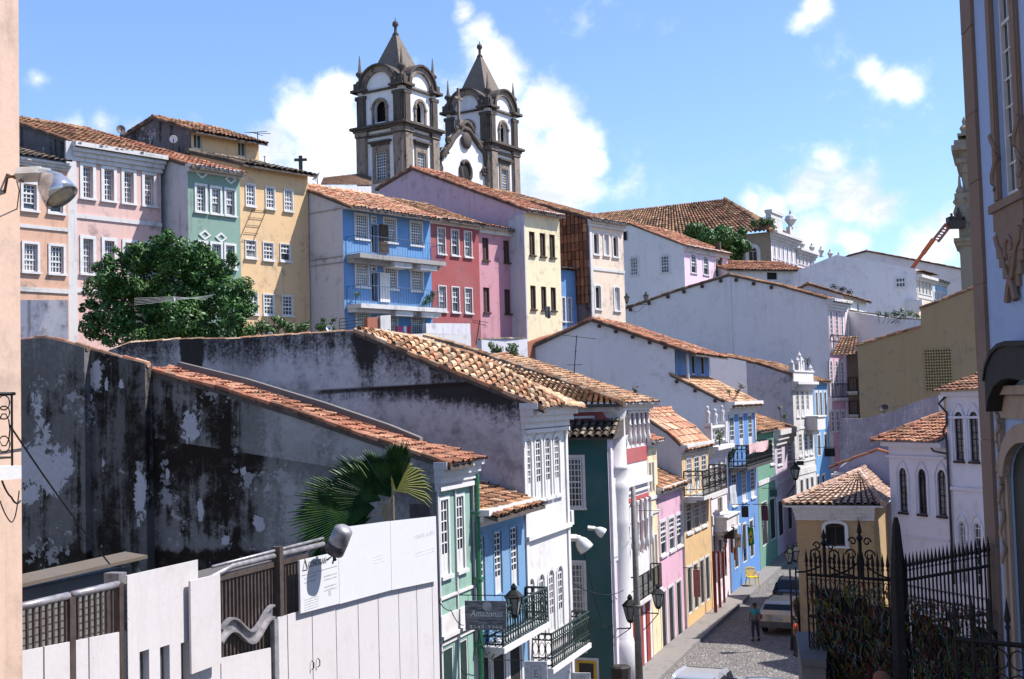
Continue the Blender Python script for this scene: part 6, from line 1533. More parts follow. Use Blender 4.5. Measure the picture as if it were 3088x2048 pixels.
# grey railing
MET = flat('weathered_rail', (.10,.075,.065), .5, .3); METG = flat('grey_rail', (.33,.31,.33), .45, .4, var=.2)
gf = thing('metal_railing', 'grey pipe topped metal railing behind the low white hoarding', 'railing', F.pt(-15, 0, 3))
zA = S(62, 1820)[1]; sA_, sB_, sC_ = S(40, 1850)[0], S(210, 1850)[0], S(355, 1850)[0]; zR = (S(62,1822)[1]+S(205,1797)[1]+S(350,1772)[1])/3
m_ = MB(); m_.tube([F.pt(sA_, 0, zR), F.pt(sB_-.03, 0, zR)], .06, 8); m_.tube([F.pt(sB_+.05, 0, zR), F.pt(sC_, 0, zR)], .06, 8); m_.build('top_rail', METG, gf, True)
m_ = MB(); n = 17
for i in range(n+1): s_ = sA_+(sC_-sA_)*i/n; m_.tube([F.pt(s_, 0, zR-1.5), F.pt(s_, 0, zR)], .026, 6)
m_.box(F, sA_, sC_, -.02, .02, zR-1.3, zR-1.24); m_.build('bar_set', MET, gf)
MB().box(F, sB_-.06, sB_+.06, -.06, .06, zR-1.6, zR-.02).build('post', MET, gf); MB().box(F, sC_-.03, sC_+.08, -.06, .06, zR-1.7, zR+.02).build('post', MET, gf)
m_ = MB(); a, b_ = S(362, 1800)[0], S(386, 1800)[0]; zt = S(375, 1727)[1]; m_.box(F, a, b_, -.3, -.02, 3, zt); o = m_.build('gate_post', METG); tag(o, 'wide square grey steel post beside the tall white hoarding panel', 'post')
# brown gate with a wave band
gt = thing('metal_gate', 'tall brown slatted metal gate with a steel wave band across it', 'gate', F.pt(-9, -.2, 3))
a, b_, c_ = S(655, 1850, -.1)[0], S(830, 1850, -.1)[0], S(925, 1850, -.1)[0]; zt = S(760, 1712, -.1)[1]
m_ = MB(); n = 26
for i in range(n+1): s_ = a+(c_-a)*i/n; m_.box(F, s_-.022, s_+.022, -.13, -.07, 3, zt)
m_.box(F, a, c_, -.16, -.04, zt-.08, zt+.02); m_.build('slat_panel', MET, gt)
m_ = MB(); zp1, zp2 = S(760, 1693, -.05)[1], S(760, 1678, -.05)[1]
m_.tube([F.pt(S(600,1726,-.05)[0], -.05, zp1-.16), F.pt(S(700,1700,-.05)[0], -.05, zp1), F.pt(S(975,1668,-.05)[0], -.05, zp1)], .055, 8); m_.tube([F.pt(S(640,1700,-.05)[0], -.05, zp2-.02), F.pt(S(975,1652,-.05)[0], -.05, zp2+.03)], .03, 6); m_.build('top_pipe', METG, gt, True)
m_ = MB(); m_.box(F, b_-.07, b_+.07, -.12, .06, 3, zp2+.08); m_.build('gate_stile', MET, gt)
m_ = MB(); zw = S(760, 1895, .0)[1]
pk_, tr_ = S(695, 1880)[0], S(760, 1900)[0]; a2_ = S(664, 1880)[0]
def wv(t_): return zw+.15+.17*math.cos((t_-pk_)/(tr_-pk_)*math.pi)
P_ = [(a2_+(S(823,1880)[0]-a2_)*i/40) for i in range(41)]
for dz, th in ((0, .04), (-.22, .04)):
    for u, v in zip(P_, P_[1:]): m_.prism([F.pt(u, -.04, wv(u)+dz), F.pt(v, -.04, wv(v)+dz), F.pt(v, -.04, wv(v)+dz-th), F.pt(u, -.04, wv(u)+dz-th)], F.n*.10)
for u, v in zip(P_, P_[1:]): m_.prism([F.pt(u, -.03, wv(u)-.02), F.pt(v, -.03, wv(v)-.02), F.pt(v, -.03, wv(v)-.24), F.pt(u, -.03, wv(u)-.24)], F.n*.02)
m_.build('wave_band', METG, gt)
# white hoarding
PLY = plaster('painted_plywood', (.56,.53,.535), .22, rough=.6, streak=.9, dcol=(.36,.28,.24), bump=.06)

N = NT(PLY.node_tree); b = PLY.node_tree.nodes['Principled BSDF']; g = N.node('ShaderNodeNewGeometry').outputs['Position']; vo = N.node('ShaderNodeTexVoronoi'); vo.inputs['Scale'].default_value = 3.1; N.l.new(N.mapping(g, (1,1,1.3)), vo.inputs['Vector'])
old = b.inputs['Base Color'].links[0].from_socket; sg_ = N.noise(N.mapping(g, (7,7,.35)), 1, 4, .7)
N.l.new(N.mix(N.step(vo.outputs['Distance'], .028, .045, .8, 0), N.mix(N.step(sg_, .60, .80, 0, .30), old, (.33,.27,.24)), (.10,.07,.06)), b.inputs['Base Color'])
hb = thing('hoarding', 'long white plywood site hoarding made of upright boards along the yard', 'hoarding', F.pt(-8, .1, 2))
def panel(xa, xb, ya, yb_, n0=.02, th=.03, name='panel', slots=(), mat=PLY, zb=2.4, yref=1950, parent=None):
    a, b_ = S(xa, yref, n0+th)[0], S(xb, yref, n0+th)[0]; za, zb2 = S(xa, ya, n0+th)[1], S(xb, yb_, n0+th)[1]; m_ = MB()
    hs = []
    for (x0, x1, y0) in slots: hs.append((S(x0, 2000, n0+th)[0], S(x1, 2000, n0+th)[0], zb, S((x0+x1)/2, y0, n0+th)[1]))
    if hs:
        Fp = F.sub(0, n0+th); zt_ = (za+zb2)/2; wall_holes(m_, Fp, a+.008, b_-.008, zb, zt_, hs, th*4)
        m_.poly([F.pt(a, n0, zt_), F.pt(b_, n0, zt_), F.pt(b_, n0+th, zt_), F.pt(a, n0+th, zt_)])
        o = m_.build(name, mat, parent or hb)
        for q in hs: MB().box(Fp, q[0]-.01, q[1]+.01, -.14, -.12, q[2], q[3]).box(Fp, (q[0]+q[1])/2-.02, (q[0]+q[1])/2+.02, -.119, -.10, q[2], q[3]).build('slot_bars', GREYMETAL, o)
        return o
    tilt = random.uniform(-.006, .006)
    q_ = .016; m_.hexa([F.pt(a+q_, n0+tilt, zb), F.pt(a+q_, n0+th+tilt, zb), F.pt(b_-q_, n0+th-tilt, zb), F.pt(b_-q_, n0-tilt, zb), F.pt(a+q_, n0, za), F.pt(a+q_, n0+th, za), F.pt(b_-q_, n0+th, zb2), F.pt(b_-q_, n0, zb2)]); return m_.build(name, mat, parent or hb)
for xa, xb in ((40, 132), (132, 268), (268, 384)): 
    f = lambda x: 1965-(x-62)*.198
    panel(xa, xb, f(xa), f(xb))
panel(385, 601, 1728, 1694, n0=.08, slots=((421,450,1962), (483,512,1948), (546,570,1936)))
panel(601, 665, 2010, 2000, n0=.03); panel(665, 818, 1986, 1953, n0=.03)
m_ = MB(); a, b_ = S(576, 1880, .22)[0], S(666, 1880, .22)[0]; m_.box(F, a, b_, .18, .22, S(620, 2018, .22)[1], S(620, 1741, .22)[1]); o = m_.build('loose_panel', PLY); tag(o, 'narrow loose white board fixed proud of the hoarding left of the brown gate', 'board')
for xa, xb in ((838,868),(868,943),(943,1015),(1015,1082),(1082,1143),(1143,1205),(1205,1260),(1260,1307),(1307,1325)):
    f = lambda x: (1866-(x-838)*.25) if x < 943 else (1835-(x-943)*.215)
    panel(xa, xb, f(xa)-4, f(xb)-4, n0=.04)
MB().box(F, S(829,1950,.1)[0], S(841,1950,.1)[0], .0, .1, 2.4, S(835,1868,.1)[1]).build('post', METG, hb)
m_ = MB()
for x, y in ((940,2020),(958,2012)): q = S(x, y, .09); m_.tube([F.pt(q[0], .09, q[1]), F.pt(q[0], .14, q[1]+.04), F.pt(q[0], .14, q[1]+.14), F.pt(q[0], .09, q[1]+.18)], .012, 5)
m_.build('handle', IRON, hb)
# sign boards on it
SB = flat('sign_white', (.60,.60,.615), .35, var=.02)
def board(name, label, xa, xb, ya0, yb0, ya1, yb1, n0=.16):
    """top edge ya0->yb0, bottom edge ya1->yb1"""
    r_ = thing(name, label, 'sign', F.pt(S(xa, 1800, n0)[0], n0, S(xa, ya1, n0)[1])); a, b_ = S(xa, 1750, n0)[0], S(xb, 1700, n0)[0]
    zt_ = (S(xa, ya0, n0)[1], S(xb, yb0, n0)[1]); zb_ = (S(xa, ya1, n0)[1], S(xb, yb1, n0)[1]); m_ = MB()
    m_.hexa([F.pt(a, n0-.04, zb_[0]), F.pt(a, n0, zb_[0]), F.pt(b_, n0, zb_[1]), F.pt(b_, n0-.04, zb_[1]), F.pt(a, n0-.04, zt_[0]), F.pt(a, n0, zt_[0]), F.pt(b_, n0, zt_[1]), F.pt(b_, n0-.04, zt_[1])]); m_.build('board', SB, r_)
    return r_, a, b_, zb_, zt_
r_, a, b_, zb_, zt_ = board('construction_sign', 'white construction sign with a triangle logo and small print, by the floodlight', 905, 1021, 1690, 1664, 1851, 1821)
z0_, z1_ = zb_[0], zt_[0]; H_ = z1_-z0_; W_ = b_-a; GINK = flat('grey_ink', (.22,.21,.23), .6)
text3d('CONSTRAN', r_, F, a+W_*.20, .165, z0_+H_*.82, .17, GINK, align='LEFT', width=W_*.46)
m_ = MB(); tx, tz = a+W_*.12, z0_+H_*.80
for P0, P1, P2 in (((-.09,0),(0,.2),(.09,0)),): 
    m_.tube([F.pt(tx+P0[0], .165, tz+P0[1]), F.pt(tx+P1[0], .165, tz+P1[1]), F.pt(tx+P2[0], .165, tz+P2[1])], .016, 4, closed=True)
m_.box(F, a+.06, b_-.06, .161, .166, z0_+H_*.70, z0_+H_*.705); m_.build('logo', GINK, r_)
# small print (unreadable in the photograph) kept as grey rules of text height
m_ = MB(); ro = random.Random(5)
def rules(x0, x1, z, n, hgt_=.035, gap=.07):
    for i in range(n):
        x = x0
        while x < x1:
            w2 = ro.uniform(.03, .10); m_.box(F, x, min(x+w2, x1), .161, .164, z-i*gap, z-i*gap+hgt_*.7); x += w2+.025
rules(a+W_*.1, a+W_*.42, z0_+H_*.62, 1); rules(a+W_*.1, a+W_*.40, z0_+H_*.54, 1); rules(a+W_*.6, b_-.1, z0_+H_*.55, 2); rules(a+W_*.6, b_-.1, z0_+H_*.34, 2); rules(a+W_*.1, a+W_*.45, z0_+H_*.22, 5, .02, .05)
m_.box(F, a+W_*.72, a+W_*.78, .161, .165, z0_+H_*.16, z0_+H_*.26); m_.build('small_print', flat('pale_ink', (.45,.45,.47), .6), r_)
r_, a, b_, zb_, zt_ = board('blank_sign', 'large blank white sign panel right of the construction sign', 1023, 1179, 1592, 1571, 1822, 1780)
m_ = MB(); rules(a+(b_-a)*.65, a+(b_-a)*.85, zb_[0]+.75, 3, .02, .07); m_.build('small_print', flat('very_pale_ink', (.6,.6,.62), .6), r_)
r_, a, b_, zb_, zt_ = board('blank_sign', 'second large white sign panel with faint lettering, touching the seafoam house', 1181, 1318, 1571, 1556, 1780, 1752)
m_ = MB(); rules(a+(b_-a)*.5, a+(b_-a)*.95, zb_[0]+1.0, 1, .12, .07); rules(a+(b_-a)*.5, a+(b_-a)*.95, zb_[0]+.65, 2, .02, .07); m_.build('small_print', MATS['very_pale_ink'], r_)
# barrel shaped spotlight
fl2 = thing('spotlight', 'grey cylindrical spotlight standing on top of the construction sign', 'lamp', at(1020, 1650, 26)); A_ = at(1036, 1598, 24.6); B_ = at(1006, 1668, 24.8)
ax = (B_-A_).normalized(); L_ = (B_-A_).length; m_ = MB(); m_.lathe(A_, [(.12, -.06), (.19, 0), (.20, L_*.45), (.205, L_*.55)], 16, ax=ax); m_.build('housing', METG, fl2, True); m_ = MB(); m_.lathe(A_, [(.20, L_*.551), (.20, L_*.95), (.06, L_*.96)], 16, ax=ax); m_.build('hood', flat('lamp_dark', (.05,.045,.05), .4), fl2, True)
m_ = MB(); m_.tube([at(968,1660,24.8), at(1000,1655,24.8), at(1010,1690,24.9)], .04, 6); m_.tube([at(985,1690,24.8), at(1008,1672,24.8), at(1003,1700,24.8)], .02, 5); m_.build('clamp', IRON, fl2)

# ================================================================== palm
PG, N, b = newmat('palm_leaf'); g = N.node('ShaderNodeNewGeometry').outputs['Position']
N.l.new(N.mix(N.step(N.noise(g, 3, 4), .35, .7), (.010,.040,.010), (.040,.10,.018)), b.inputs['Base Color']); b.inputs['Roughness'].default_value = .5
PY = flat('palm_yellow', (.28,.25,.06), .6); PS = flat('palm_stem', (.36,.27,.15), .7)
pc = at(1168, 1560, 30.2); pl = thing('fan_palm', 'fan palm with broad green leaves rising behind the white sign panels', 'palm', (pc.x, pc.y, 4))
m_ = MB(); m_.tube([Vector((pc.x, pc.y, 4)), Vector((pc.x, pc.y, 6.5)), pc+Vector((0,0,-.3))], .16, 8, r2=.12); m_.build('trunk', PS, pl)
ro = random.Random(11)
def fan(c, axis, nrm_, rad, spread=2.2, n=26, yellow=False, droop=.12):
    """pleated fan: segments around axis direction in the plane with normal nrm_"""
    axis = Vector(axis).normalized(); nrm_ = Vector(nrm_); side = axis.cross(nrm_).normalized(); nrm_ = side.cross(axis).normalized(); m_ = MB()
    for i in range(n):
        t0 = -spread/2+spread*i/n; t1 = -spread/2+spread*(i+1)/n; tm_ = (t0+t1)/2
        L_ = rad*(1-.22*abs(tm_)/spread*2*abs(tm_)/spread*2)*ro.uniform(.93, 1.05)
        dd = lambda t_: axis*math.cos(t_)+side*math.sin(t_)
        pts = []
        for k, f in enumerate((0, .4, .84, 1.0)):
            sag = Vector((0, 0, -droop*rad*f*f*f)); base = c+sag
            wid = (t1-t0)/2*(1 if f < .9 else .15)
            pts.append((base+dd(tm_-wid)*L_*f, base+dd(tm_)*L_*f+nrm_*(.045*f if f < .9 else .0), base+dd(tm_+wid)*L_*f))
        vs = [p for tr in pts for p in tr]; fs = []
        for k in range(3): fs += [(k*3, k*3+1, k*3+4, k*3+3), (k*3+1, k*3+2, k*3+5, k*3+4)]
        m_.add(vs, fs)
    return m_
def PX(x, y, Y=30.2): return at(x, y, Y)
leaves = [((1195,1480),(1205,1330),1.02,.75,.1), ((1180,1500),(1100,1370),1.25,1.1,.05), ((1150,1510),(1000,1440),1.35,1.2,.3), ((1180,1500),(1015,1395),1.4,.7,.2), ((1130,1530),(920,1490),1.65,.9,.4), ((1135,1530),(900,1570),1.7,.9,.5), ((1120,1560),(920,1650),1.6,.7,.4), ((1185,1480),(1262,1390),.75,2.0,-.3), ((1130,1530),(1010,1560),1.2,1.2,-.3)]
for i, (c0, tip, k, sp, dy) in enumerate(leaves):
    a = PX(*c0, 30.2-.1*i*0); b_ = PX(tip[0], tip[1], 30.2-dy); ax = b_-a
    yl = (i == 7)
    o = fan(a, ax, Vector((.05*i-.2, -1, .10)), ax.length*1.12, sp, 24 if k > 1 else 20, droop=.06 if not yl else .3); o.build('leaf', PG if not yl else flat('palm_old', (.16,.17,.04), .6), pl)
    s_ = MB(); s_.tube([PX(1168+(i-3)*5, 1590), PX(1172+(i-3)*4, 1530).lerp(a, .5), a], .03, 5, r2=.018); s_.build('leaf_stalk', PS, pl)

# ================================================================== lanterns, pole, hanging signs
def lantern(name, label, p, k=1.0, arm=None, post=False, group=None):
    r_ = thing(name, label, 'lantern', p, group); m_ = MB()
    m_.lathe(p, [(.05*k, -.42*k), (.10*k, -.36*k), (.09*k, -.34*k)], 6); m_.lathe(p, [(.20*k, .0), (.21*k, .03*k), (.10*k, .14*k), (.06*k, .17*k), (.07*k, .22*k), (.02*k, .3*k)], 6)
    for j in range(6):
        t_ = 2*math.pi*j/6; x, y = math.cos(t_), math.sin(t_); m_.tube([p+Vector((x*.095*k, y*.095*k, -.34*k)), p+Vector((x*.175*k, y*.175*k, 0))], .011*k, 4)
    m_.build('lantern_frame', IRON, r_); m_ = MB(); m_.lathe(p, [(.085*k, -.335*k), (.165*k, -.005*k)], 6); m_.build('lantern_glass', flat('lantern_glass', (.22,.22,.21), .2), r_)
    if arm is not None:
        m_ = MB(); a = Vector(arm); m_.tube([p+Vector((0,0,-.40*k)), p+Vector((0,0,-.55*k)), a+Vector((0, 0, -.6*k))], .016*k+.004, 5); m_.tube([p+Vector((0,0,-.55*k)), (p+a)/2+Vector((0,0,-.85*k)), a+Vector((0, 0, -1.1*k))], .010*k+.003, 4); m_.build('bracket_arm', IRON, r_)
    return r_
lantern('wall_lantern', 'glazed black street lantern right of the hanging dark sign', at(1550, 1803, 35), 1.35, at(1470, 1830, 34))
lantern('wall_lantern', 'black street lantern on a long arm from the dark teal wall', at(1900, 1828, 47), 1.5, at(1800, 1830, 49))
lantern('wall_lantern', 'black lantern to the right of the street pole against pink walls', at(1984, 1792, 50), 1.4, at(1935, 1785, 50))
lantern('wall_lantern', 'small black lantern above the souvenir shop doors', at(2190, 1590, 68), 1.5, at(2178, 1580, 69))
lantern('wall_lantern', 'black lantern hanging before the ornate white house', at(2398, 1415, 84), 1.8, at(2372, 1450, 86))
lantern('wall_lantern', 'left lantern of the pair on the skyline wall by the white house', at(1890, 897, 84), 1.0, at(1915, 895, 84))
lantern('wall_lantern', 'right lantern of the pair on the skyline wall by the white house', at(1948, 893, 84), 1.0, at(1920, 893, 84))
for i, (x, y, lab) in enumerate(((2380, 1668, 'left standing lantern beside the yellow corner house'), (2397, 1662, 'right standing lantern touching the yellow corner house'))):
    p = at(x, y, 55); r_ = lantern('street_lantern', lab, p, 1.15); m_ = MB(); m_.lathe(Vector((p.x, p.y, 0)), [(.12, 0), (.10, .5), (.05, .8), (.04, p.z-.7)], 8); m_.build('post', IRON, r_)
pp_ = ground(1926, 2100, .3); po_ = thing('street_pole', 'tall slim grey street pole before the round white column', 'pole', (at(1925, 2048, 46).x, 46, 0)); 
m_ = MB(); q0 = at(1925, 2048, 46); q1 = at(1909, 1468, 46); m_.tube([Vector((q1.x, 46, 0)), Vector((q1.x, 46, q1.z*.55)), Vector((q1.x, 46, q1.z))], .15, 10, r2=.085); m_.lathe(Vector((q1.x, 46, at(1920,1830,46).z)), [(.16, 0), (.16, .08)], 10); m_.build('shaft', flat('pole_grey', (.20,.18,.17), .7), po_, True)
# hanging sign
Fs = Fr(at(1403, 1856, 33.0)[:2], 104); w_ = Fs.sz(1527, 1850)[0]; z0_ = Fs.sz(1465, 1900)[1]; z1_ = Fs.sz(1465, 1812)[1]
hs_ = thing('hanging_sign', 'dark grey hanging shop sign with white lettering over the blue balcony', 'sign', Fs.pt(w_/2, 0, z0_))
m_ = MB(); m_.box(Fs, 0, w_, -.02, .02, z0_, z1_); SGN, N, b = newmat('sign_dark_water'); g = N.node('ShaderNodeNewGeometry').outputs['Position']
N.l.new(N.mix(N.step(N.noise(N.mapping(g, (3,3,22)), 1, 5, .7), .35, .7), (.03,.035,.045), (.20,.22,.25)), b.inputs['Base Color']); b.inputs['Roughness'].default_value = .5; m_.build('board', SGN, hs_)
SW = flat('sign_letter_white', (.62,.64,.66), .5)
text3d('AMAZONAS', hs_, Fs, w_/2+.02, .025, z0_+.36, .2, SW, width=w_*.78, shear=.2) if False else text3d('Amazonas', hs_, Fs, w_/2+.02, .025, z0_+.36, .24, SW, width=w_*.78, shear=.25)
text3d('3242-3365', hs_, Fs, w_/2, .025, z0_+.05, .1, SW, width=w_*.8)
m_ = MB(); q = Fs.pt(w_*.55, .02, z1_-.14); m_.lathe(q, [(.13, 0), (.13, .012)], 14, ax=Fs.n); m_.build('emblem', flat('emblem_grey', (.35,.37,.40), .5), hs_)
m_ = MB(); zbar = Fs.sz(1440, 1795)[1]; m_.tube([Fs.pt(-.4, 0, zbar), Fs.pt(w_+.25, 0, zbar)], .014, 5)
for t_ in (.08, .92): m_.tube([Fs.pt(w_*t_, 0, z1_), Fs.pt(w_*t_, 0, zbar)], .006, 4)
m_.tube([Fs.pt(-.38, 0, zbar), Fs.pt(-.38, 0, zbar-1.2)], .008, 4); m_.build('bracket', IRON, hs_)
for nm, x0, x1, y0, let, Y, lab in (('shop_sign', 1582, 1650, 1994, 'E', 33.5, 'small white square shop sign with a framed letter E at the bottom edge'), ('shop_sign', 1720, 1780, 2029, 'E', 42, 'white shop sign just showing at the bottom edge beneath the teal wall')):
    Fx = Fr(at(x0, 2020, Y)[:2], 100); w_ = Fx.sz(x1, 2020)[0]; zt_ = Fx.sz((x0+x1)/2, y0)[1]; r_ = thing(nm, lab, 'sign', Fx.pt(w_/2, 0, zt_-.9)); m_ = MB(); m_.box(Fx, 0, w_, -.03, .03, zt_-.75, zt_); m_.build('board', flat('sign_greywhite', (.50,.52,.56), .5), r_)
    m_ = MB(); m_.tube([Fx.pt(w_*.3, .03, zt_-.5), Fx.pt(w_*.7, .03, zt_-.5), Fx.pt(w_*.7, .03, zt_-.12), Fx.pt(w_*.3, .03, zt_-.12)], .008, 4, closed=True); m_.build('letter_frame', GINK, r_); text3d(let, r_, Fx, w_/2, .035, zt_-.42, .28, GINK)
    m_ = MB(); m_.tube([Fx.pt(0, 0, zt_+.02), Fx.pt(-.9, 0, zt_+.02)], .012, 4); m_.build('bracket', IRON, r_)
# floodlights on the teal wall
p = at(1706, 1622, 44.5); floodlight('floodlight', 'big white bell floodlight on the corner of the tall white house', p, CR, CR*.6-CU*.8, 1.3, bell=WHENAM, box=WHENAM)
p = at(1772, 1592, 46.5); floodlight('floodlight', 'smaller grey floodlight with a clamp in front of the teal wall', p, CR*1-CU*.1, CR*.8-CU*.5, .9, bell=WHENAM)
m_ = MB(); Fx = Fr(at(1697, 1560, 44)[:2], 109.6); w_ = Fx.sz(1726, 1560)[0]; m_.box(Fx, 0, w_, -.2, .1, Fx.sz(1710, 1583)[1], Fx.sz(1710, 1540)[1]); ac = m_.build('junction_box', WHITEP); tag(ac, 'white electrical box fixed above the big bell floodlight', 'box')
for nm, lab, pts in (('cable', 'thin cable with a hanging clamp strung across the teal wall', [(1712,1745,45), (1797,1788,46.5), (1880,1780,48)]), ('cable', 'long slack wire slanting down the teal wall', [(1740,1580,46), (1770,1700,46.5), (1815,1880,47), (1850,1885,47)]), ('cable', 'bundle of wires slanting down the seafoam front', [(1315,1795,31), (1360,1840,31.5), (1400,1885,32)]), ('cable', 'black cable looping on the blue wall beneath the balcony', [(1440,1900,33), (1470,1975,34), (1500,1890,35), (1560,1950,36)])):
    cable(nm, lab, pts, .012 if '1712' not in str(pts) else .016, .12)
# ================================================================== vegetation
def leafmat(name, a, b_):
    m, N, b = newmat(name); g = N.node('ShaderNodeNewGeometry').outputs['Position']
    uv = N.node('ShaderNodeUVMap').outputs[0]; wn_ = N.node('ShaderNodeTexWhiteNoise', noise_dimensions='2D'); N.l.new(uv, wn_.inputs['Vector'])
    c = N.mix(wn_.outputs['Value'], a, b_)
    N.l.new(c, b.inputs['Base Color']); b.inputs['Roughness'].default_value = .5; b.inputs['Specular IOR Level'].default_value = .35
    MATS[name] = m; return m
LEAF = leafmat('mango_leaves', (.012,.050,.010), (.060,.150,.022)); LEAF2 = leafmat('shrub_leaves', (.03,.075,.02), (.10,.17,.05)); DRY = leafmat('dry_weeds', (.10,.12,.05), (.20,.19,.09))
def leaves_on(mb, blobs, n, size, ro, shell=.55):
    tot = sum(r*r for (_, r) in blobs)
    for (c, r) in blobs:
        c = Vector(c); sx = (ro.uniform(.9,1.15), ro.uniform(.9,1.15), ro.uniform(.75,.95))
        for _ in range(int(n*r*r/tot)):
            d = Vector((ro.gauss(0,1), ro.gauss(0,1), ro.gauss(0,1))).normalized(); k = r*(shell+(1-shell)*ro.random()**.5)*(1+.12*math.sin(d.x*7+c.x)*math.cos(d.z*6+c.z))
            p = c+Vector((d.x*k*sx[0], d.y*k*sx[1], d.z*k*sx[2]))
            nrm_ = (d+Vector((ro.gauss(0,.5), ro.gauss(0,.5), ro.gauss(0,.5)+.35))).normalized(); t_ = nrm_.cross(Vector((ro.gauss(0,1), ro.gauss(0,1), ro.gauss(0,1)))).normalized(); u_ = nrm_.cross(t_)
            s_ = size*ro.uniform(.6, 1.3); uv = (ro.randrange(500)+.5, ro.randrange(500)+.5)
            mb.add([p-t_*s_, p+u_*s_*.42, p+t_*s_, p-u_*s_*.42], [(0,1,2,3)], uv)
ro = random.Random(21); BARK = flat('bark', (.09,.065,.045), .9, bump=.4)
tb = at(470, 1040, 52.5); tr = thing('round_tree', 'large dense dark green round tree in front of the rose peach house', 'tree', (tb.x, tb.y, 12))
blobs = []
for (x, y, r) in ((500,790,62),(430,790,55),(570,800,60),(640,830,60),(350,830,62),(300,880,50),(420,880,90),(520,880,100),(620,900,85),(690,880,60),(720,950,55),(330,950,75),(440,970,85),(560,980,85),(660,990,70),(290,990,45),(380,760,35),(480,745,32),(610,765,38),(715,905,45),(740,985,35),(470,755,45),(520,745,45),(590,765,45),(680,800,48),(400,775,45),(510,730,24),(270,930,25),(390,1015,60),(500,1020,60),(600,1025,50)):
    p = at(x, y, 52.5+ro.uniform(-1.6, 1.4)); blobs.append((p, r/3700*52*1.08))
m_ = MB(); leaves_on(m_, [(c_+Vector((ro.uniform(-.3,.3),0,ro.uniform(-.2,.2))), r_*.8) for c_, r_ in blobs]+[(Vector(c_)+Vector((ro.gauss(0,1),ro.gauss(0,.5)-.4,ro.gauss(0,1))).normalized()*r_*.85, r_*ro.uniform(.22,.42)) for c_, r_ in blobs for _ in range(5)], 42000, .10, ro, .5); m_.build('crown', LEAF, tr)
m_ = MB(); m_.tube([Vector((tb.x, tb.y, 11.5)), tb, at(480, 930, 52.5)], .32, 8, r2=.2)
for x, y in ((400,860),(560,850),(640,920),(330,930),(480,820)): m_.tube([at(480,980,52.5), at(x, y, 52.5)], .14, 6, r2=.04)
m_.build('trunk', BARK, tr)
def shrub(name, label, pts, Y, n, size, mat, cat='shrub', stem=True, zb=None):
    P_ = [(at(x, y, Y+ro.uniform(-.3,.3)), r/3700*Y) for x, y, r in pts]; c = P_[0][0]; r_ = thing(name, label, cat, (c.x, c.y, zb if zb is not None else min(p.z-r for p, r in P_)))
    m_ = MB(); leaves_on(m_, P_, n, size, ro, .15); m_.build('leaves', mat, r_)
    if stem:
        m_ = MB(); lo = min(p.z-r for p, r in P_)-.3
        for p, r in P_: m_.tube([Vector((c.x*.5+p.x*.5, p.y, lo)), p, p+Vector((ro.uniform(-.3,.3), 0, r*.8))], .025, 4)
        m_.build('stems', BARK, r_)
    return r_
shrub('flowering_shrub', 'loose green shrub spilling over the mouldy wall beside the round tree', [(790,985,26),(820,1000,22),(850,975,20),(880,992,24),(915,985,18),(760,1005,20),(830,960,12),(925,975,10)], 56, 1500, .09, LEAF2)
shrub('climber', 'dark creeper climbing at the foot of the white side wall', [(965,985,16),(990,990,20),(975,965,9),(1005,965,8)], 62, 500, .08, LEAF)
shrub('potted_plant', 'green bush at the left end of the lower concrete balcony', [(1065,895,14),(1052,903,9),(1075,888,9)], 67, 260, .07, LEAF2)
shrub('potted_plant', 'dark bush at the right end of the lower concrete balcony', [(1295,900,16),(1285,912,12),(1306,885,9)], 71, 320, .07, LEAF)
shrub('weed_clump', 'bright weeds growing below the brick red and pink houses', [(1498,1055,22),(1480,1040,12),(1545,1050,20),(1550,1070,14),(1510,1080,16)], 60, 700, .08, LEAF2)
shrub('weed_tuft', 'small dry weed tuft on the tile roof before the white gable', [(1912,1172,8),(1918,1180,5)], 57, 70, .05, DRY)
shrub('weed_tuft', 'dry weeds on the roof of the bright blue house', [(2200,1180,9),(2235,1165,12),(2225,1180,9)], 73, 160, .06, DRY)
shrub('weed_tuft', 'weeds rooted in the grey gable below the crested parapet', [(2365,1255,10),(2350,1230,8)], 96, 110, .08, LEAF2)
shrub('weed_tuft', 'weed sprout growing on the vast white gable wall', [(2435,1085,10),(2437,1095,7)], 108, 80, .08, LEAF2)
shrub('balcony_plant', 'green plant at the left end of the hanging iron balcony', [(2205,1365,14),(2200,1380,12),(2215,1355,9)], 71, 260, .07, LEAF2)
shrub('parapet_plant', 'leafy weed behind the parapet figures of the ornate pink house', [(2170,1305,14),(2168,1320,12)], 67, 200, .07, LEAF2)
shrub('weed_row', 'long tangle of pale green weeds along the top of the plain white wall', [(2650,945,10),(2675,950,12),(2700,945,16),(2725,950,14),(2745,945,14),(2765,952,10),(2720,935,8)], 107, 500, .10, LEAF2)
shrub('moss_clump', 'dark moss clump on the low roof behind the gothic pink house', [(2515,865,12),(2540,872,14),(2560,880,12)], 116, 260, .10, flat('moss', (.03,.035,.015), .9), stem=False)
shrub('roof_shrub', 'grey green bushes growing on the mansion roof corner', [(2275,672,14),(2300,668,16),(2322,668,15),(2330,685,12)], 150, 700, .18, LEAF2)
tm_ = thing('hill_tree', 'dark green spreading tree in front of the long mansion roof', 'tree', at(2160, 780, 135))
m_ = MB(); leaves_on(m_, [(at(x, y-2, 146+ro.uniform(-2,2)), r/3700*142) for x, y, r in ((2100,700,34),(2140,720,38),(2180,715,40),(2215,735,38),(2240,745,26),(2080,725,26),(2200,760,30),(2150,750,35),(2240,700,14),(2085,690,18),(2225,775,18))], 9000, .24, ro, .5); m_.build('crown', LEAF, tm_)
m_ = MB(); m_.tube([at(2170,840,135), at(2165,730,135)], .5, 6, r2=.3); m_.build('trunk', BARK, tm_)
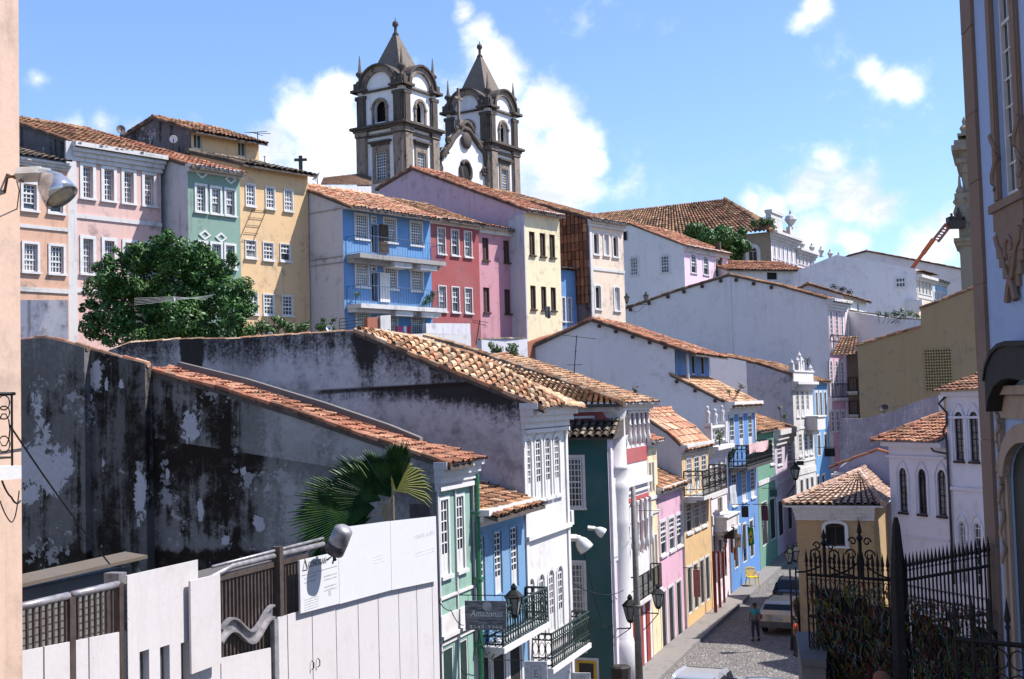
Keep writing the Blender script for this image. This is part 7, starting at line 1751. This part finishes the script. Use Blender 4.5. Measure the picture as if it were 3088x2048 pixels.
# ================================================================== roof clutter
def dish(name, label, x, y, Y, r_px, face, mat, mast=.5):
    p = at(x, y, Y); r = r_px/3700*Y; f = Vector(face).normalized(); r_ = thing(name, label, 'satellite dish', p); m_ = MB()
    m_.lathe(p, [(r*.05, -r*.28), (r*.5, -r*.22), (r*.85, -r*.08), (r, 0), (r*.98, .02), (r*.8, -r*.04), (r*.1, -r*.2)], 18, ax=f); m_.build('dish_bowl', mat, r_, True)
    m_ = MB(); m_.tube([p-f*r*.25, p-f*r*.3-Vector((0,0,r*.8)), p-f*r*.2-Vector((0,0,r+mast))], .03, 5); m_.tube([p-Vector((0,0,r*.9)), p+f*r*.8], .018, 4); m_.build('mast', IRON, r_); return r_
GD = flat('dish_grey', (.13,.11,.11), .6); WD = flat('dish_white', (.72,.71,.70), .4, var=.04)
dish('satellite_dish', 'dark round satellite dish on the skyline above the rose peach roof', 365, 390, 66, 14, (.5,-.8,.1), GD)
dish('satellite_dish', 'white satellite dish against the dark attic side wall', 523, 420, 67, 12, (.3,-.9,-.2), WD)
dish('satellite_dish', 'large pale mesh dish at the left end of the azure house roof', 953, 532, 74, 17, (-.75,-.4,.75), flat('dish_tan', (.38,.33,.30), .6), .7)
dish('satellite_dish', 'small white dish poking above the mouldy gable, left one', 815, 1010, 44, 9, (.2,-.95,-.25), WD, .2)
dish('satellite_dish', 'small white dish poking above the mouldy gable, right one', 992, 990, 44, 10, (.35,-.9,.1), WD, .3)
dish('satellite_dish', 'small white dish on the terrace pier below the azure house', 1170, 998, 58, 8, (.2,-.9,.5), WD, .4)
dish('satellite_dish', 'brown satellite dish above the mottled boundary wall', 2665, 1231, 70, 16, (-.5,-.7,.75), flat('dish_brown', (.06,.045,.04), .7), .4)
def antenna(name, label, x0, y0, y1, Y, bars, mat=IRON, cat='antenna', lean=0):
    a, b_ = at(x0, y0, Y), at(x0+lean, y1, Y); m_ = MB(); m_.tube([a, b_], .022*Y/60, 4)
    for (t_, w_, k) in bars:
        p = a.lerp(b_, t_); m_.tube([p-Vector((w_, 0, k)), p+Vector((w_, 0, k))], .014*Y/60, 4)
    o = m_.build(name, mat); return tag(o, label, cat)
antenna('antenna', 'thin television aerial standing above the attic roof', 777, 432, 398, 70, ((1,.55,.02),(.8,.3,-.1),(.9,.75,-.06)))
antenna('antenna', 'short aerial stub behind the ochre yellow house', 798, 492, 472, 74, ((1,.08,0),))
antenna('antenna', 'tall leaning television aerial on the tile roof before the white gable', 1731, 1130, 1012, 56, ((.25,.35,.0),(.97,.9,-.13),(.6,.05,0)), lean=8)
antenna('antenna', 'bent aerial on the roofs below the brick red house', 1435, 1040, 965, 70, ((.95,.5,-.1),(.85,.4,-.12)), lean=12)
c = at(907, 512, 96); m_ = MB(); m_.box(Fr((c.x, c.y), 90), -.14, .14, -.1, .1, c.z-1, at(907,470,96).z); m_.box(Fr((c.x, c.y), 90), -.5, .5, -.09, .09, at(907,482,96).z-.1, at(907,482,96).z+.1); o = m_.build('roof_cross', STONED); tag(o, 'small dark stone cross on the skyline behind the ochre yellow house', 'cross')
m_ = MB()
for i in range(5): m_.tube([at(405, 920-i*5, 44+i*.1), at(525, 907-i*3, 44+i*.1), at(650-i*8, 888+i*4, 44+i*.1)], .006, 3)
m_.tube([at(525, 898, 44), at(526, 910, 44)], .035, 5)
o = m_.build('line_wires', flat('wire_white', (.6,.6,.58), .4)); tag(o, 'bundle of pale overhead wires crossing in front of the round tree', 'wires')
# washing and bits on the hill terraces
for i, (x, col, lab) in enumerate(((1192,(.5,.03,.03),'red'), (1205,(.45,.08,.25),'pink'), (1217,(.7,.68,.7),'white'), (1229,(.5,.04,.05),'dark crimson'))):
    Fx = Fr(at(x, 985, 67)[:2], 110); cloth('washing', lab+' garment drying above the white terrace wall', Fx, 0, .17, 0, Fx.P.z*0+at(x, 984, 67).z, at(x, 1004, 67).z, flat('cloth_'+lab.replace(' ', '_'), col, .9), 'washing', .015, .02, 'washing hung below the azure house')
Fx = Fr(at(1024, 1000, 62)[:2], 112); m_ = MB(); w_ = Fx.sz(1095, 1000)[0]; z0_, z1_ = Fx.sz(1060, 1000)[1], Fx.sz(1060, 960)[1]
for i in range(5): m_.tube([Fx.pt(0, 0, z0_+(z1_-z0_)*i/4), Fx.pt(w_, 0, z0_+(z1_-z0_)*i/4+.08)], .02, 4)
for i in range(4): m_.tube([Fx.pt(w_*i/3, 0, z0_-.5), Fx.pt(w_*i/3, 0, z1_)], .02, 4)
o = m_.build('garden_railing', flat('rail_dark', (.06,.055,.05), .6)); tag(o, 'rusty four bar terrace railing before the white side wall', 'railing')
Fx = Fr(at(1635, 935, 77)[:2], 39.6); cloth('washing', 'dark clothes hung out of the middle lower window of the cream house', Fx, 0, .5, .25, at(1640, 928, 78).z, at(1640, 962, 78).z, flat('cloth_dark', (.04,.04,.06), .9), 'washing', .02, .05)
cloth('awning', 'white plastic awning tilted over the pink closed balcony', Fr(at(2178, 1470, 66.5)[:2], 21), 0, 1.6, .4, at(2195, 1465, 67).z, at(2195, 1520, 67).z, flat('awning_white', (.6,.62,.66), .4), 'awning', .03, .12)
# flag: green field, yellow rhombus, blue disc
Ff = Fr(at(2255, 1620, 70.5)[:2], 95); w_ = Ff.sz(2273, 1620)[0]; z1_, z0_ = Ff.sz(2264, 1588)[1], Ff.sz(2264, 1648)[1]
fg = thing('flag', 'green flag with yellow rhombus and blue disc hanging by the blue shop', 'flag', Ff.pt(w_/2, 0, z1_)); Hf = z1_-z0_
m_ = MB(); m_.prism([Ff.pt(0, 0, z1_), Ff.pt(w_, -.05, z1_-.1), Ff.pt(w_*1.05, 0, z0_+.15), Ff.pt(w_*.1, 0, z0_)], Ff.n*.02); m_.build('field', flat('flag_green', (.01,.22,.05), .8), fg)
m_ = MB(); m_.prism([Ff.pt(w_*.5, .025, z1_-Hf*.12), Ff.pt(w_*.92, .025, z0_+Hf*.5), Ff.pt(w_*.5, .025, z0_+Hf*.12), Ff.pt(w_*.12, .025, z0_+Hf*.5)], Ff.n*.012); m_.build('rhombus', flat('flag_yellow', (.75,.55,.02), .8), fg)
m_ = MB(); m_.lathe(Ff.pt(w_*.5, .038, z0_+Hf*.5), [(w_*.19, 0), (w_*.19, .012)], 14, ax=Ff.n); m_.build('disc', flat('flag_blue', (.01,.03,.25), .8), fg)
m_ = MB(); m_.tube([Ff.pt(-.4, 0, z1_+.15), Ff.pt(w_+.1, 0, z1_)], .02, 5); m_.build('pole', IRON, fg)
for x, y0, y1, w2, col, lab in ((2228,1610,1650,15,(.6,.5,.35),'patchwork cloth with yellow and red in the blue shop doorway'), (2207,1625,1668,8,(.55,.12,.08),'red and yellow striped beach towel hung by the souvenir shop'), (2188,1640,1710,6,(.55,.04,.03),'long red banner hanging at the souvenir shop'), (2181,1625,1665,6,(.6,.62,.66),'white cotton dress on a hanger outside the souvenir shop'), (2300,1560,1594,5,(.65,.64,.6),'white banner strip on the green shopfront'), (2216,1650,1690,7,(.5,.25,.05),'orange wrap hung between shop doors'), (2246,1655,1680,8,(.05,.2,.45),'blue cloth hanging under the green flag')):
    Y = 66+(x-2180)*.09; Fx = Fr(at(x-w2/2, (y0+y1)/2, Y)[:2], 104); cloth('hung_cloth', lab, Fx, 0, Fx.sz(x+w2/2, (y0+y1)/2)[0], 0, at(x, y0, Y).z, at(x, y1, Y).z, flat('cloth_%d' % x, col, .9, var=.35, sc=5), 'cloth', .02, .03)
def signbox(name, label, x0, y0, x1, y1, Y, col, az=108, frame=None):
    Fx = Fr(at(x0, (y0+y1)/2, Y)[:2], az); w_ = Fx.sz(x1, (y0+y1)/2)[0]; z0_, z1_ = Fx.sz((x0+x1)/2, y1)[1], Fx.sz((x0+x1)/2, y0)[1]
    r_ = thing(name, label, 'sign', Fx.pt(w_/2, 0, z0_)); MB().box(Fx, 0, w_, -.04, .04, z0_, z1_).build('board', flat('sb_%d_%d' % (x0, y0), col, .6), r_)
    m_ = MB(); m_.tube([Fx.pt(-.5, 0, z1_+.08), Fx.pt(w_+.1, 0, z1_+.08)], .02, 4); m_.build('bracket', IRON, r_); return r_
signbox('hanging_sign', 'small black square sign hanging on the bright blue house', 2236, 1526, 2257, 1560, 69, (.01,.008,.012))
signbox('hanging_sign', 'dark green blank sign on the green shopfront', 2322, 1476, 2344, 1498, 78, (.02,.06,.045))
signbox('hanging_sign', 'black street sign far down by the sky blue house', 2486, 1352, 2518, 1377, 92, (.008,.012,.012))
signbox('hanging_sign', 'flat black sign above the lantern by the lilac pink house', 2402, 1390, 2424, 1403, 84, (.01,.01,.01))
signbox('shop_board', 'red and dark price board in the green shop doorway', 2296, 1525, 2316, 1570, 74, (.12,.02,.03))
signbox('shop_board', 'dark wooden display rack outside the souvenir shop', 2180, 1588, 2214, 1625, 67.5, (.05,.025,.02))
signbox('shop_board', 'white notice board with dark red print by the yellow house doors', 2092, 1718, 2112, 1800, 59, (.32,.12,.10))
for i, (x0, x1, Y, lab) in enumerate(((2148, 2158, 64, 'leftmost'), (2163, 2171, 65.5, 'middle'), (2177, 2184, 67, 'rightmost'))):
    Fx = Fr(at(x0, 1700, Y)[:2], 100); m_ = MB(); m_.box(Fx, 0, Fx.sz(x1, 1700)[0], -.04, .04, .2, at(x0, 1662, Y).z); o = m_.build('shop_shutter', flat('door_leaf_red', (.22,.03,.04), .6)); tag(o, lab+' of three dark red open door leaves at the souvenir shop', 'door leaf', 'door leaves at the souvenir shop')
# dark bench / bin near the column
m_ = MB(); p = at(1872, 2010, 45); m_.lathe(Vector((p.x, p.y, 0)), [(.3, .1), (.34, .9), (.36, 1.6), (.3, 1.65)], 8); 
r_ = thing('shop_figure', 'dark bulky object standing in the doorway at the foot of the teal house', 'bin', (p.x, p.y, 0)); m_.build('body', flat('bin_dark', (.03,.022,.02), .7), r_)
# cross wires over the street
for nm, lab, pts in (('street_wire', 'thin wires with a small sign bar before the pink house', [(1925,1540,46), (1990,1540,52)]), ('street_wire', 'thin rod standing out from the yellow house wall', [(1960,1508,50), (2010,1508,52)])):
    cable(nm, lab, pts, .012)
# ================================================================== chair, cars, people
YC = flat('yellow_plastic', (.78,.52,.02), .4, var=.05)
def chair(p, rz):
    r_ = thing('plastic_chair', 'yellow plastic armchair standing on the pavement edge', 'chair', p); Fx = Fr(p[:2], rz); z = p[2]; k = 1.15
    m_ = MB(); m_.box(Fx, -.24*k, .24*k, -.24*k, .24*k, z+.42*k, z+.46*k); m_.build('seat', YC, r_)
    m_ = MB()
    for i in range(7): a = (-.22+.44*i/6)*k; m_.prism([Fx.pt(a-.03, -.24*k, z+.46*k), Fx.pt(a+.03, -.24*k, z+.46*k), Fx.pt(a*1.08+.03, -.32*k, z+(.88-.06*abs(i-3)/3)*k), Fx.pt(a*1.08-.03, -.32*k, z+(.88-.06*abs(i-3)/3)*k)], Fx.n*.03)
    m_.tube([Fx.pt(x*k, -.30*k, z+(.9-.25*x*x*4)*k) for x in (-.27,-.18,-.08,.08,.18,.27)], .03, 6); m_.build('backrest', YC, r_)
    for sx in (-1, 1):
        m_ = MB(); m_.tube([Fx.pt(sx*.27*k, -.3*k, z+.66*k), Fx.pt(sx*.28*k, 0, z+.68*k), Fx.pt(sx*.27*k, .22*k, z+.64*k), Fx.pt(sx*.25*k, .24*k, z+.44*k)], .03, 6); m_.build('armrest', YC, r_)
        for sy in (-1, 1): m_ = MB(); m_.tube([Fx.pt(sx*.22*k, sy*.22*k, z+.43*k), Fx.pt(sx*.28*k, sy*.29*k, z)], .035, 6, r2=.025); m_.build('leg', YC, r_)
g_ = ground(2226, 1757, .17); chair((13.76, 72.9, .17), 80)
def car(name, label, p, az, L, Wd, H, col, van=True):
    """t = forward, seen from behind"""
    Fx = Fr(p[:2], az); z = p[2]; r_ = thing(name, label, 'car', p)
    # side outline (s along length, z)
    if van: out = [(0,.45),(.02,.95),(.10,1.15),(.30,H-.06),(.6,H),(L*.62,H-.02),(L*.78,H-.50),(L-.15,.95),(L,.6),(L-.02,.32),(0,.32)]
    else: out = [(0,.45),(.05,.9),(.5,1.0),(1.0,H-.03),(1.5,H),(L*.58,H-.03),(L*.74,.98),(L-.15,.85),(L,.55),(L-.02,.3),(0,.3)]
    W2 = lambda zz_: Wd/2*(1 if zz_ < 1.0 else 1-.17*(zz_-1.0)/(H-1.0+.01))
    m_ = MB(); n = len(out); vs = []
    for sg in (-1, 1):
        for (a, zz_) in out: vs.append(Fx.pt(a, sg*W2(zz_), z+zz_))
    m_.add(vs, [tuple(range(n)), tuple(range(n, 2*n))[::-1]]+[(i, (i+1) % n, n+(i+1) % n, n+i) for i in range(n)])
    o = m_.build('body', flat('paint_'+name+str(int(L*10)), col, .25, .55, var=.03), r_)
    md = o.modifiers.new('bevel', 'BEVEL'); md.width = .07; md.segments = 3; md.limit_method = 'ANGLE'
    G_ = flat('car_glass', (.012,.014,.016), .08)
    zb_, zt_ = 1.02, H-.14; m_ = MB(); ra, rb = out[2], out[3]
    f = lambda t_: (ra[0]+(rb[0]-ra[0])*t_-.012, ra[1]+(rb[1]-ra[1])*t_)
    lo, hi = f(.05), f(.85); m_.prism([Fx.pt(lo[0], -W2(lo[1])*.86, z+lo[1]), Fx.pt(lo[0], W2(lo[1])*.86, z+lo[1]), Fx.pt(hi[0], W2(hi[1])*.84, z+hi[1]), Fx.pt(hi[0], -W2(hi[1])*.84, z+hi[1])], Fx.t*-.012); m_.build('rear_window', G_, r_)
    for sg in (-1, 1):
        for (a, b_) in ((.35, L*.28), (L*.31, L*.5), (L*.52, L*.68)):
            m_ = MB(); m_.prism([Fx.pt(a, sg*(W2(1.02)+.004), z+1.02), Fx.pt(b_+.1, sg*(W2(1.02)+.004), z+1.02), Fx.pt(b_-.05, sg*(W2(zt_)+.004), z+zt_), Fx.pt(a+.08, sg*(W2(zt_)+.004), z+zt_)], Fx.n*sg*.008); m_.build('side_window', G_, r_)
        for a in (L*.17, L*.8):
            m_ = MB(); m_.lathe(Fx.pt(a, sg*(Wd/2-.2), z+.31), [(.31, 0), (.31, sg*.2), (.2, sg*.21)], 16, ax=Fx.n); w_o = m_.build('wheel', flat('tyre', (.015,.015,.015), .8), r_); m_ = MB(); m_.lathe(Fx.pt(a, sg*(Wd/2+.005), z+.31), [(.18, 0), (.14, sg*.012)], 12, ax=Fx.n); m_.build('rim', GREYMETAL, w_o)
        m_ = MB(); m_.box(Fx, -.015, .05, min(sg*Wd*.42, sg*Wd*.5), max(sg*Wd*.42, sg*Wd*.5), z+.74, z+.94); m_.build('tail_light', flat('tail_red', (.12,.008,.008), .3), r_)
        m_ = MB(); m_.box(Fx, L*.6, L*.6+.12, min(sg*Wd*.5, sg*Wd*.6), max(sg*Wd*.5, sg*Wd*.6), z+1.0, z+1.15); m_.build('mirror', flat('mirror_black', (.02,.02,.02), .4), r_)
    m_ = MB(); m_.box(Fx, -.08, .1, -Wd*.46, Wd*.46, z+.38, z+.62); m_.build('bumper', flat('bumper_grey', (.10,.095,.09), .5), r_)
    m_ = MB(); m_.box(Fx, -.03, -.012, -.24, .24, z+.70, z+.82); m_.build('number_plate', flat('plate_grey', (.4,.4,.4), .5), r_)
    m_ = MB(); lo2 = out[5], out[6]; 
    (a, za), (b2, zb2) = lo2; m_.prism([Fx.pt(a+.05+.01, -W2(za)*.85, z+za-.02), Fx.pt(a+.06, W2(za)*.85, z+za-.02), Fx.pt(b2+.012, W2(zb2)*.9, z+zb2+.03), Fx.pt(b2+.012, -W2(zb2)*.9, z+zb2+.03)], Fx.t*.012+Vector((0,0,.012))); m_.build('windscreen', G_, r_)
    return r_
gp_ = ground(2345, 1916, 0.03); car('parked_car', 'silver beige minivan parked in the shade seen from behind', (gp_.x-.0, gp_.y, .03), 24, 4.1, 1.66, 1.5, (.42,.36,.29))
gp_ = ground(2375, 1840, 0.03); car('parked_car', 'dark blue hatchback parked in front of the silver minivan', (gp_.x+.1, gp_.y+.2, .03), 24, 3.7, 1.62, 1.45, (.03,.05,.07), False)
def topcar(name, label, x, y, Y, col, az):
    p = at(x, y, Y); return car(name, label, (p.x, p.y, p.z-1.5), az, 4.2, 1.7, 1.5, col, False)
topcar('parked_car', 'white car whose roof just shows at the bottom edge by the pavement', 2068, 2058, 40.0, (.55,.55,.56), 24)
topcar('parked_car', 'pale blue grey car with a big windscreen at the bottom edge', 2150, 2052, 40.5, (.40,.46,.60), 112)
def person(label, p, H, az, shirt, trousers, skin=(.12,.06,.04), hair=(.02,.015,.012), hairlen=0, seat=False, arms=(.1,.1), stride=.12):
    """one skinned body; clothing and hair as children. local x right, y forward, z up"""
    F_ = Fr(p[:2], az); z = p[2]; k = H/1.72
    r_ = thing('person', label, 'person', p)
    def L(x, y, zz_): return F_.pt(y*k, x*k, z+zz_*k)
    def skin_mesh(name, joints, edges, mat, parent, sub=1):
        me = bpy.data.meshes.new(name); off = Vector(parent['_o']); me.from_pydata([tuple(L(*j[:3])-off) for j in joints], edges, [])
        o = bpy.data.objects.new(name, me); scene.collection.objects.link(o); o.parent = parent; o['_o'] = tuple(off)
        md = o.modifiers.new('skin', 'SKIN'); md.use_smooth_shade = True
        for i, j in enumerate(joints):
            v = me.skin_vertices[0].data[i]; v.radius = (j[3]*k, (j[4] if len(j) > 4 else j[3])*k); v.use_root = (i == 0)
        if sub: ms = o.modifiers.new('sub', 'SUBSURF'); ms.levels = ms.render_levels = sub
        dg = bpy.context.evaluated_depsgraph_get(); me2 = bpy.data.meshes.new_from_object(o.evaluated_get(dg)); o.modifiers.clear(); o.data = me2
        me2.materials.clear(); me2.materials.append(mat); me2.polygons.foreach_set('use_smooth', [True]*len(me2.polygons)); return o
    s = stride
    J = [(0,0,.95,.13,.10), (0,0,1.15,.12,.09), (0,.0,1.36,.16,.10), (0,.0,1.47,.055), (0,.01,1.56,.075,.09), (0,.01,1.66,.07,.09),
         (.17,0,1.40,.055), (.24,-.02,1.13,.04), (.24,.10,.90,.032), (.24,.14,.82,.035,.02), (-.17,0,1.40,.055), (-.24,-.02,1.13,.04), (-.23,.08,.90,.032), (-.23,.12,.82,.035,.02),
         (.09,0,.88,.085), (.10,s*.5,.50,.06), (.10,s*.2,.08,.04), (.11,s*.2+.16,.03,.035,.025), (-.09,0,.88,.085), (-.10,-s*.4,.50,.06), (-.10,-s*1.2,.10,.04), (-.11,-s*1.2+.15,.03,.035,.025)]
    E = [(0,1),(1,2),(2,3),(3,4),(4,5),(2,6),(6,7),(7,8),(8,9),(2,10),(10,11),(11,12),(12,13),(0,14),(14,15),(15,16),(16,17),(0,18),(18,19),(19,20),(20,21)]
    SK = flat('skin_%d' % int(skin[0]*1000), skin, .6, var=.05); body = skin_mesh('body', J, E, SK, r_)
    for sg in (-1, 1):   # separate curled fingers
        for f_ in range(5):
            bx_, by_ = sg*.24, (.13 if sg > 0 else .11)
            pts = [L(bx_+sg*.005, by_-.03+.017*f_, .80), L(bx_, by_-.03+.019*f_, .765-.008*(2-abs(f_-2))), L(bx_-sg*.018, by_-.03+.019*f_, .745-.01*(2-abs(f_-2)))]
            if f_ == 4: pts = [L(bx_, by_+.03, .84), L(bx_-sg*.01, by_+.055, .80), L(bx_-sg*.015, by_+.055, .775)]
            MB().tube(pts, .0085*k, 5, r2=.006*k).build('finger', SK, body)
    def grow(lst, d): return [(j[0], j[1], j[2], j[3]+d, (j[4] if len(j) > 4 else j[3])+d) for j in lst]
    tj = grow([J[i] for i in (1, 2)]+[(0,0,.93,.135,.105)], .018)+[(.17,0,1.40,.075), (.225,-.015,1.20,.06), (-.17,0,1.40,.075), (-.225,-.015,1.20,.06), (0,0,1.44,.075)]
    skin_mesh('shirt', tj, [(0,1),(0,2),(1,3),(3,4),(1,5),(5,6),(1,7)], flat('shirt_%d' % int(sum(shirt)*1000), shirt, .9, var=.12), r_)
    pj = [(0,0,.93,.14,.115), (.09,0,.86,.10), (.10,s*.5,.50,.08), (.10,s*.2,.12,.065), (-.09,0,.86,.10), (-.10,-s*.4,.50,.08), (-.10,-s*1.2,.14,.065)]
    skin_mesh('trousers', pj, [(0,1),(1,2),(2,3),(0,4),(4,5),(5,6)], flat('trousers_%d' % int(sum(trousers)*1000), trousers, .9, var=.1), r_)
    HM = flat('hair_%d' % int(hair[0]*1000), hair, .8, var=.2)
    m_ = MB(); m_.lathe(L(0, -.005, 1.60), [(.088*k, -.02*k), (.096*k, .04*k), (.085*k, .10*k), (.05*k, .135*k), (.01, .145*k)], 12); 
    if hairlen: m_.lathe(L(0, -.05, 1.60), [(.04*k, -hairlen*k), (.085*k, -hairlen*.5*k), (.09*k, 0)], 10)
    m_.build('hair', HM, r_, True)
    m_ = MB(); m_.lathe(L(0, .10, 1.575), [(.012*k, -.02*k), (.016*k, 0), (.006*k, .04*k)], 6); 
    for sg in (-1, 1): m_.lathe(L(sg*.083, 0, 1.575), [(.008*k, -.03*k), (.016*k, 0), (.012*k, .03*k)], 6)
    m_.build('nose_and_ears', SK, body); m_ = MB()
    for sg in (-1, 1): m_.lathe(L(sg*.032, .092, 1.60), [(.01*k, -.006*k), (.012*k, 0), (.008*k, .006*k)], 6)
    m_.box(F_, .092*k, .098*k, -.022*k, .022*k, z+1.535*k, z+1.542*k); m_.build('eyes_and_mouth', flat('eye_dark', (.015,.008,.008), .4), body)
    for sg in (0, 1):
        q = L(.11 if sg == 0 else -.11, (s*.2+.05) if sg == 0 else (-s*1.2+.04), .0); m_ = MB(); m_.box(Fr((q.x, q.y), az), -.10*k, .17*k, -.05*k, .05*k, z, z+.075*k); m_.build('shoe', flat('shoe_dark', (.02,.02,.02), .6), r_)
    return r_
g_ = ground(2279, 1931, .04); person('person in a teal shirt and dark trousers walking beside the silver minivan', (g_.x, g_.y, .04), 1.70, 205, (.03,.20,.22), (.025,.028,.045), stride=.16)
g_ = at(2402, 1870, 52); person('person in a red orange top half hidden behind the mossy parapet', (g_.x-.05, g_.y, g_.z-1.5), 1.62, 120, (.60,.10,.03), (.03,.03,.04))
g_ = at(2656, 2030, 13.5); person('person whose auburn hair just shows at the bottom edge below the railings', (g_.x, g_.y, g_.z-1.66), 1.66, 10, (.25,.24,.22), (.05,.05,.08), skin=(.35,.20,.14), hair=(.16,.06,.025), hairlen=.2)
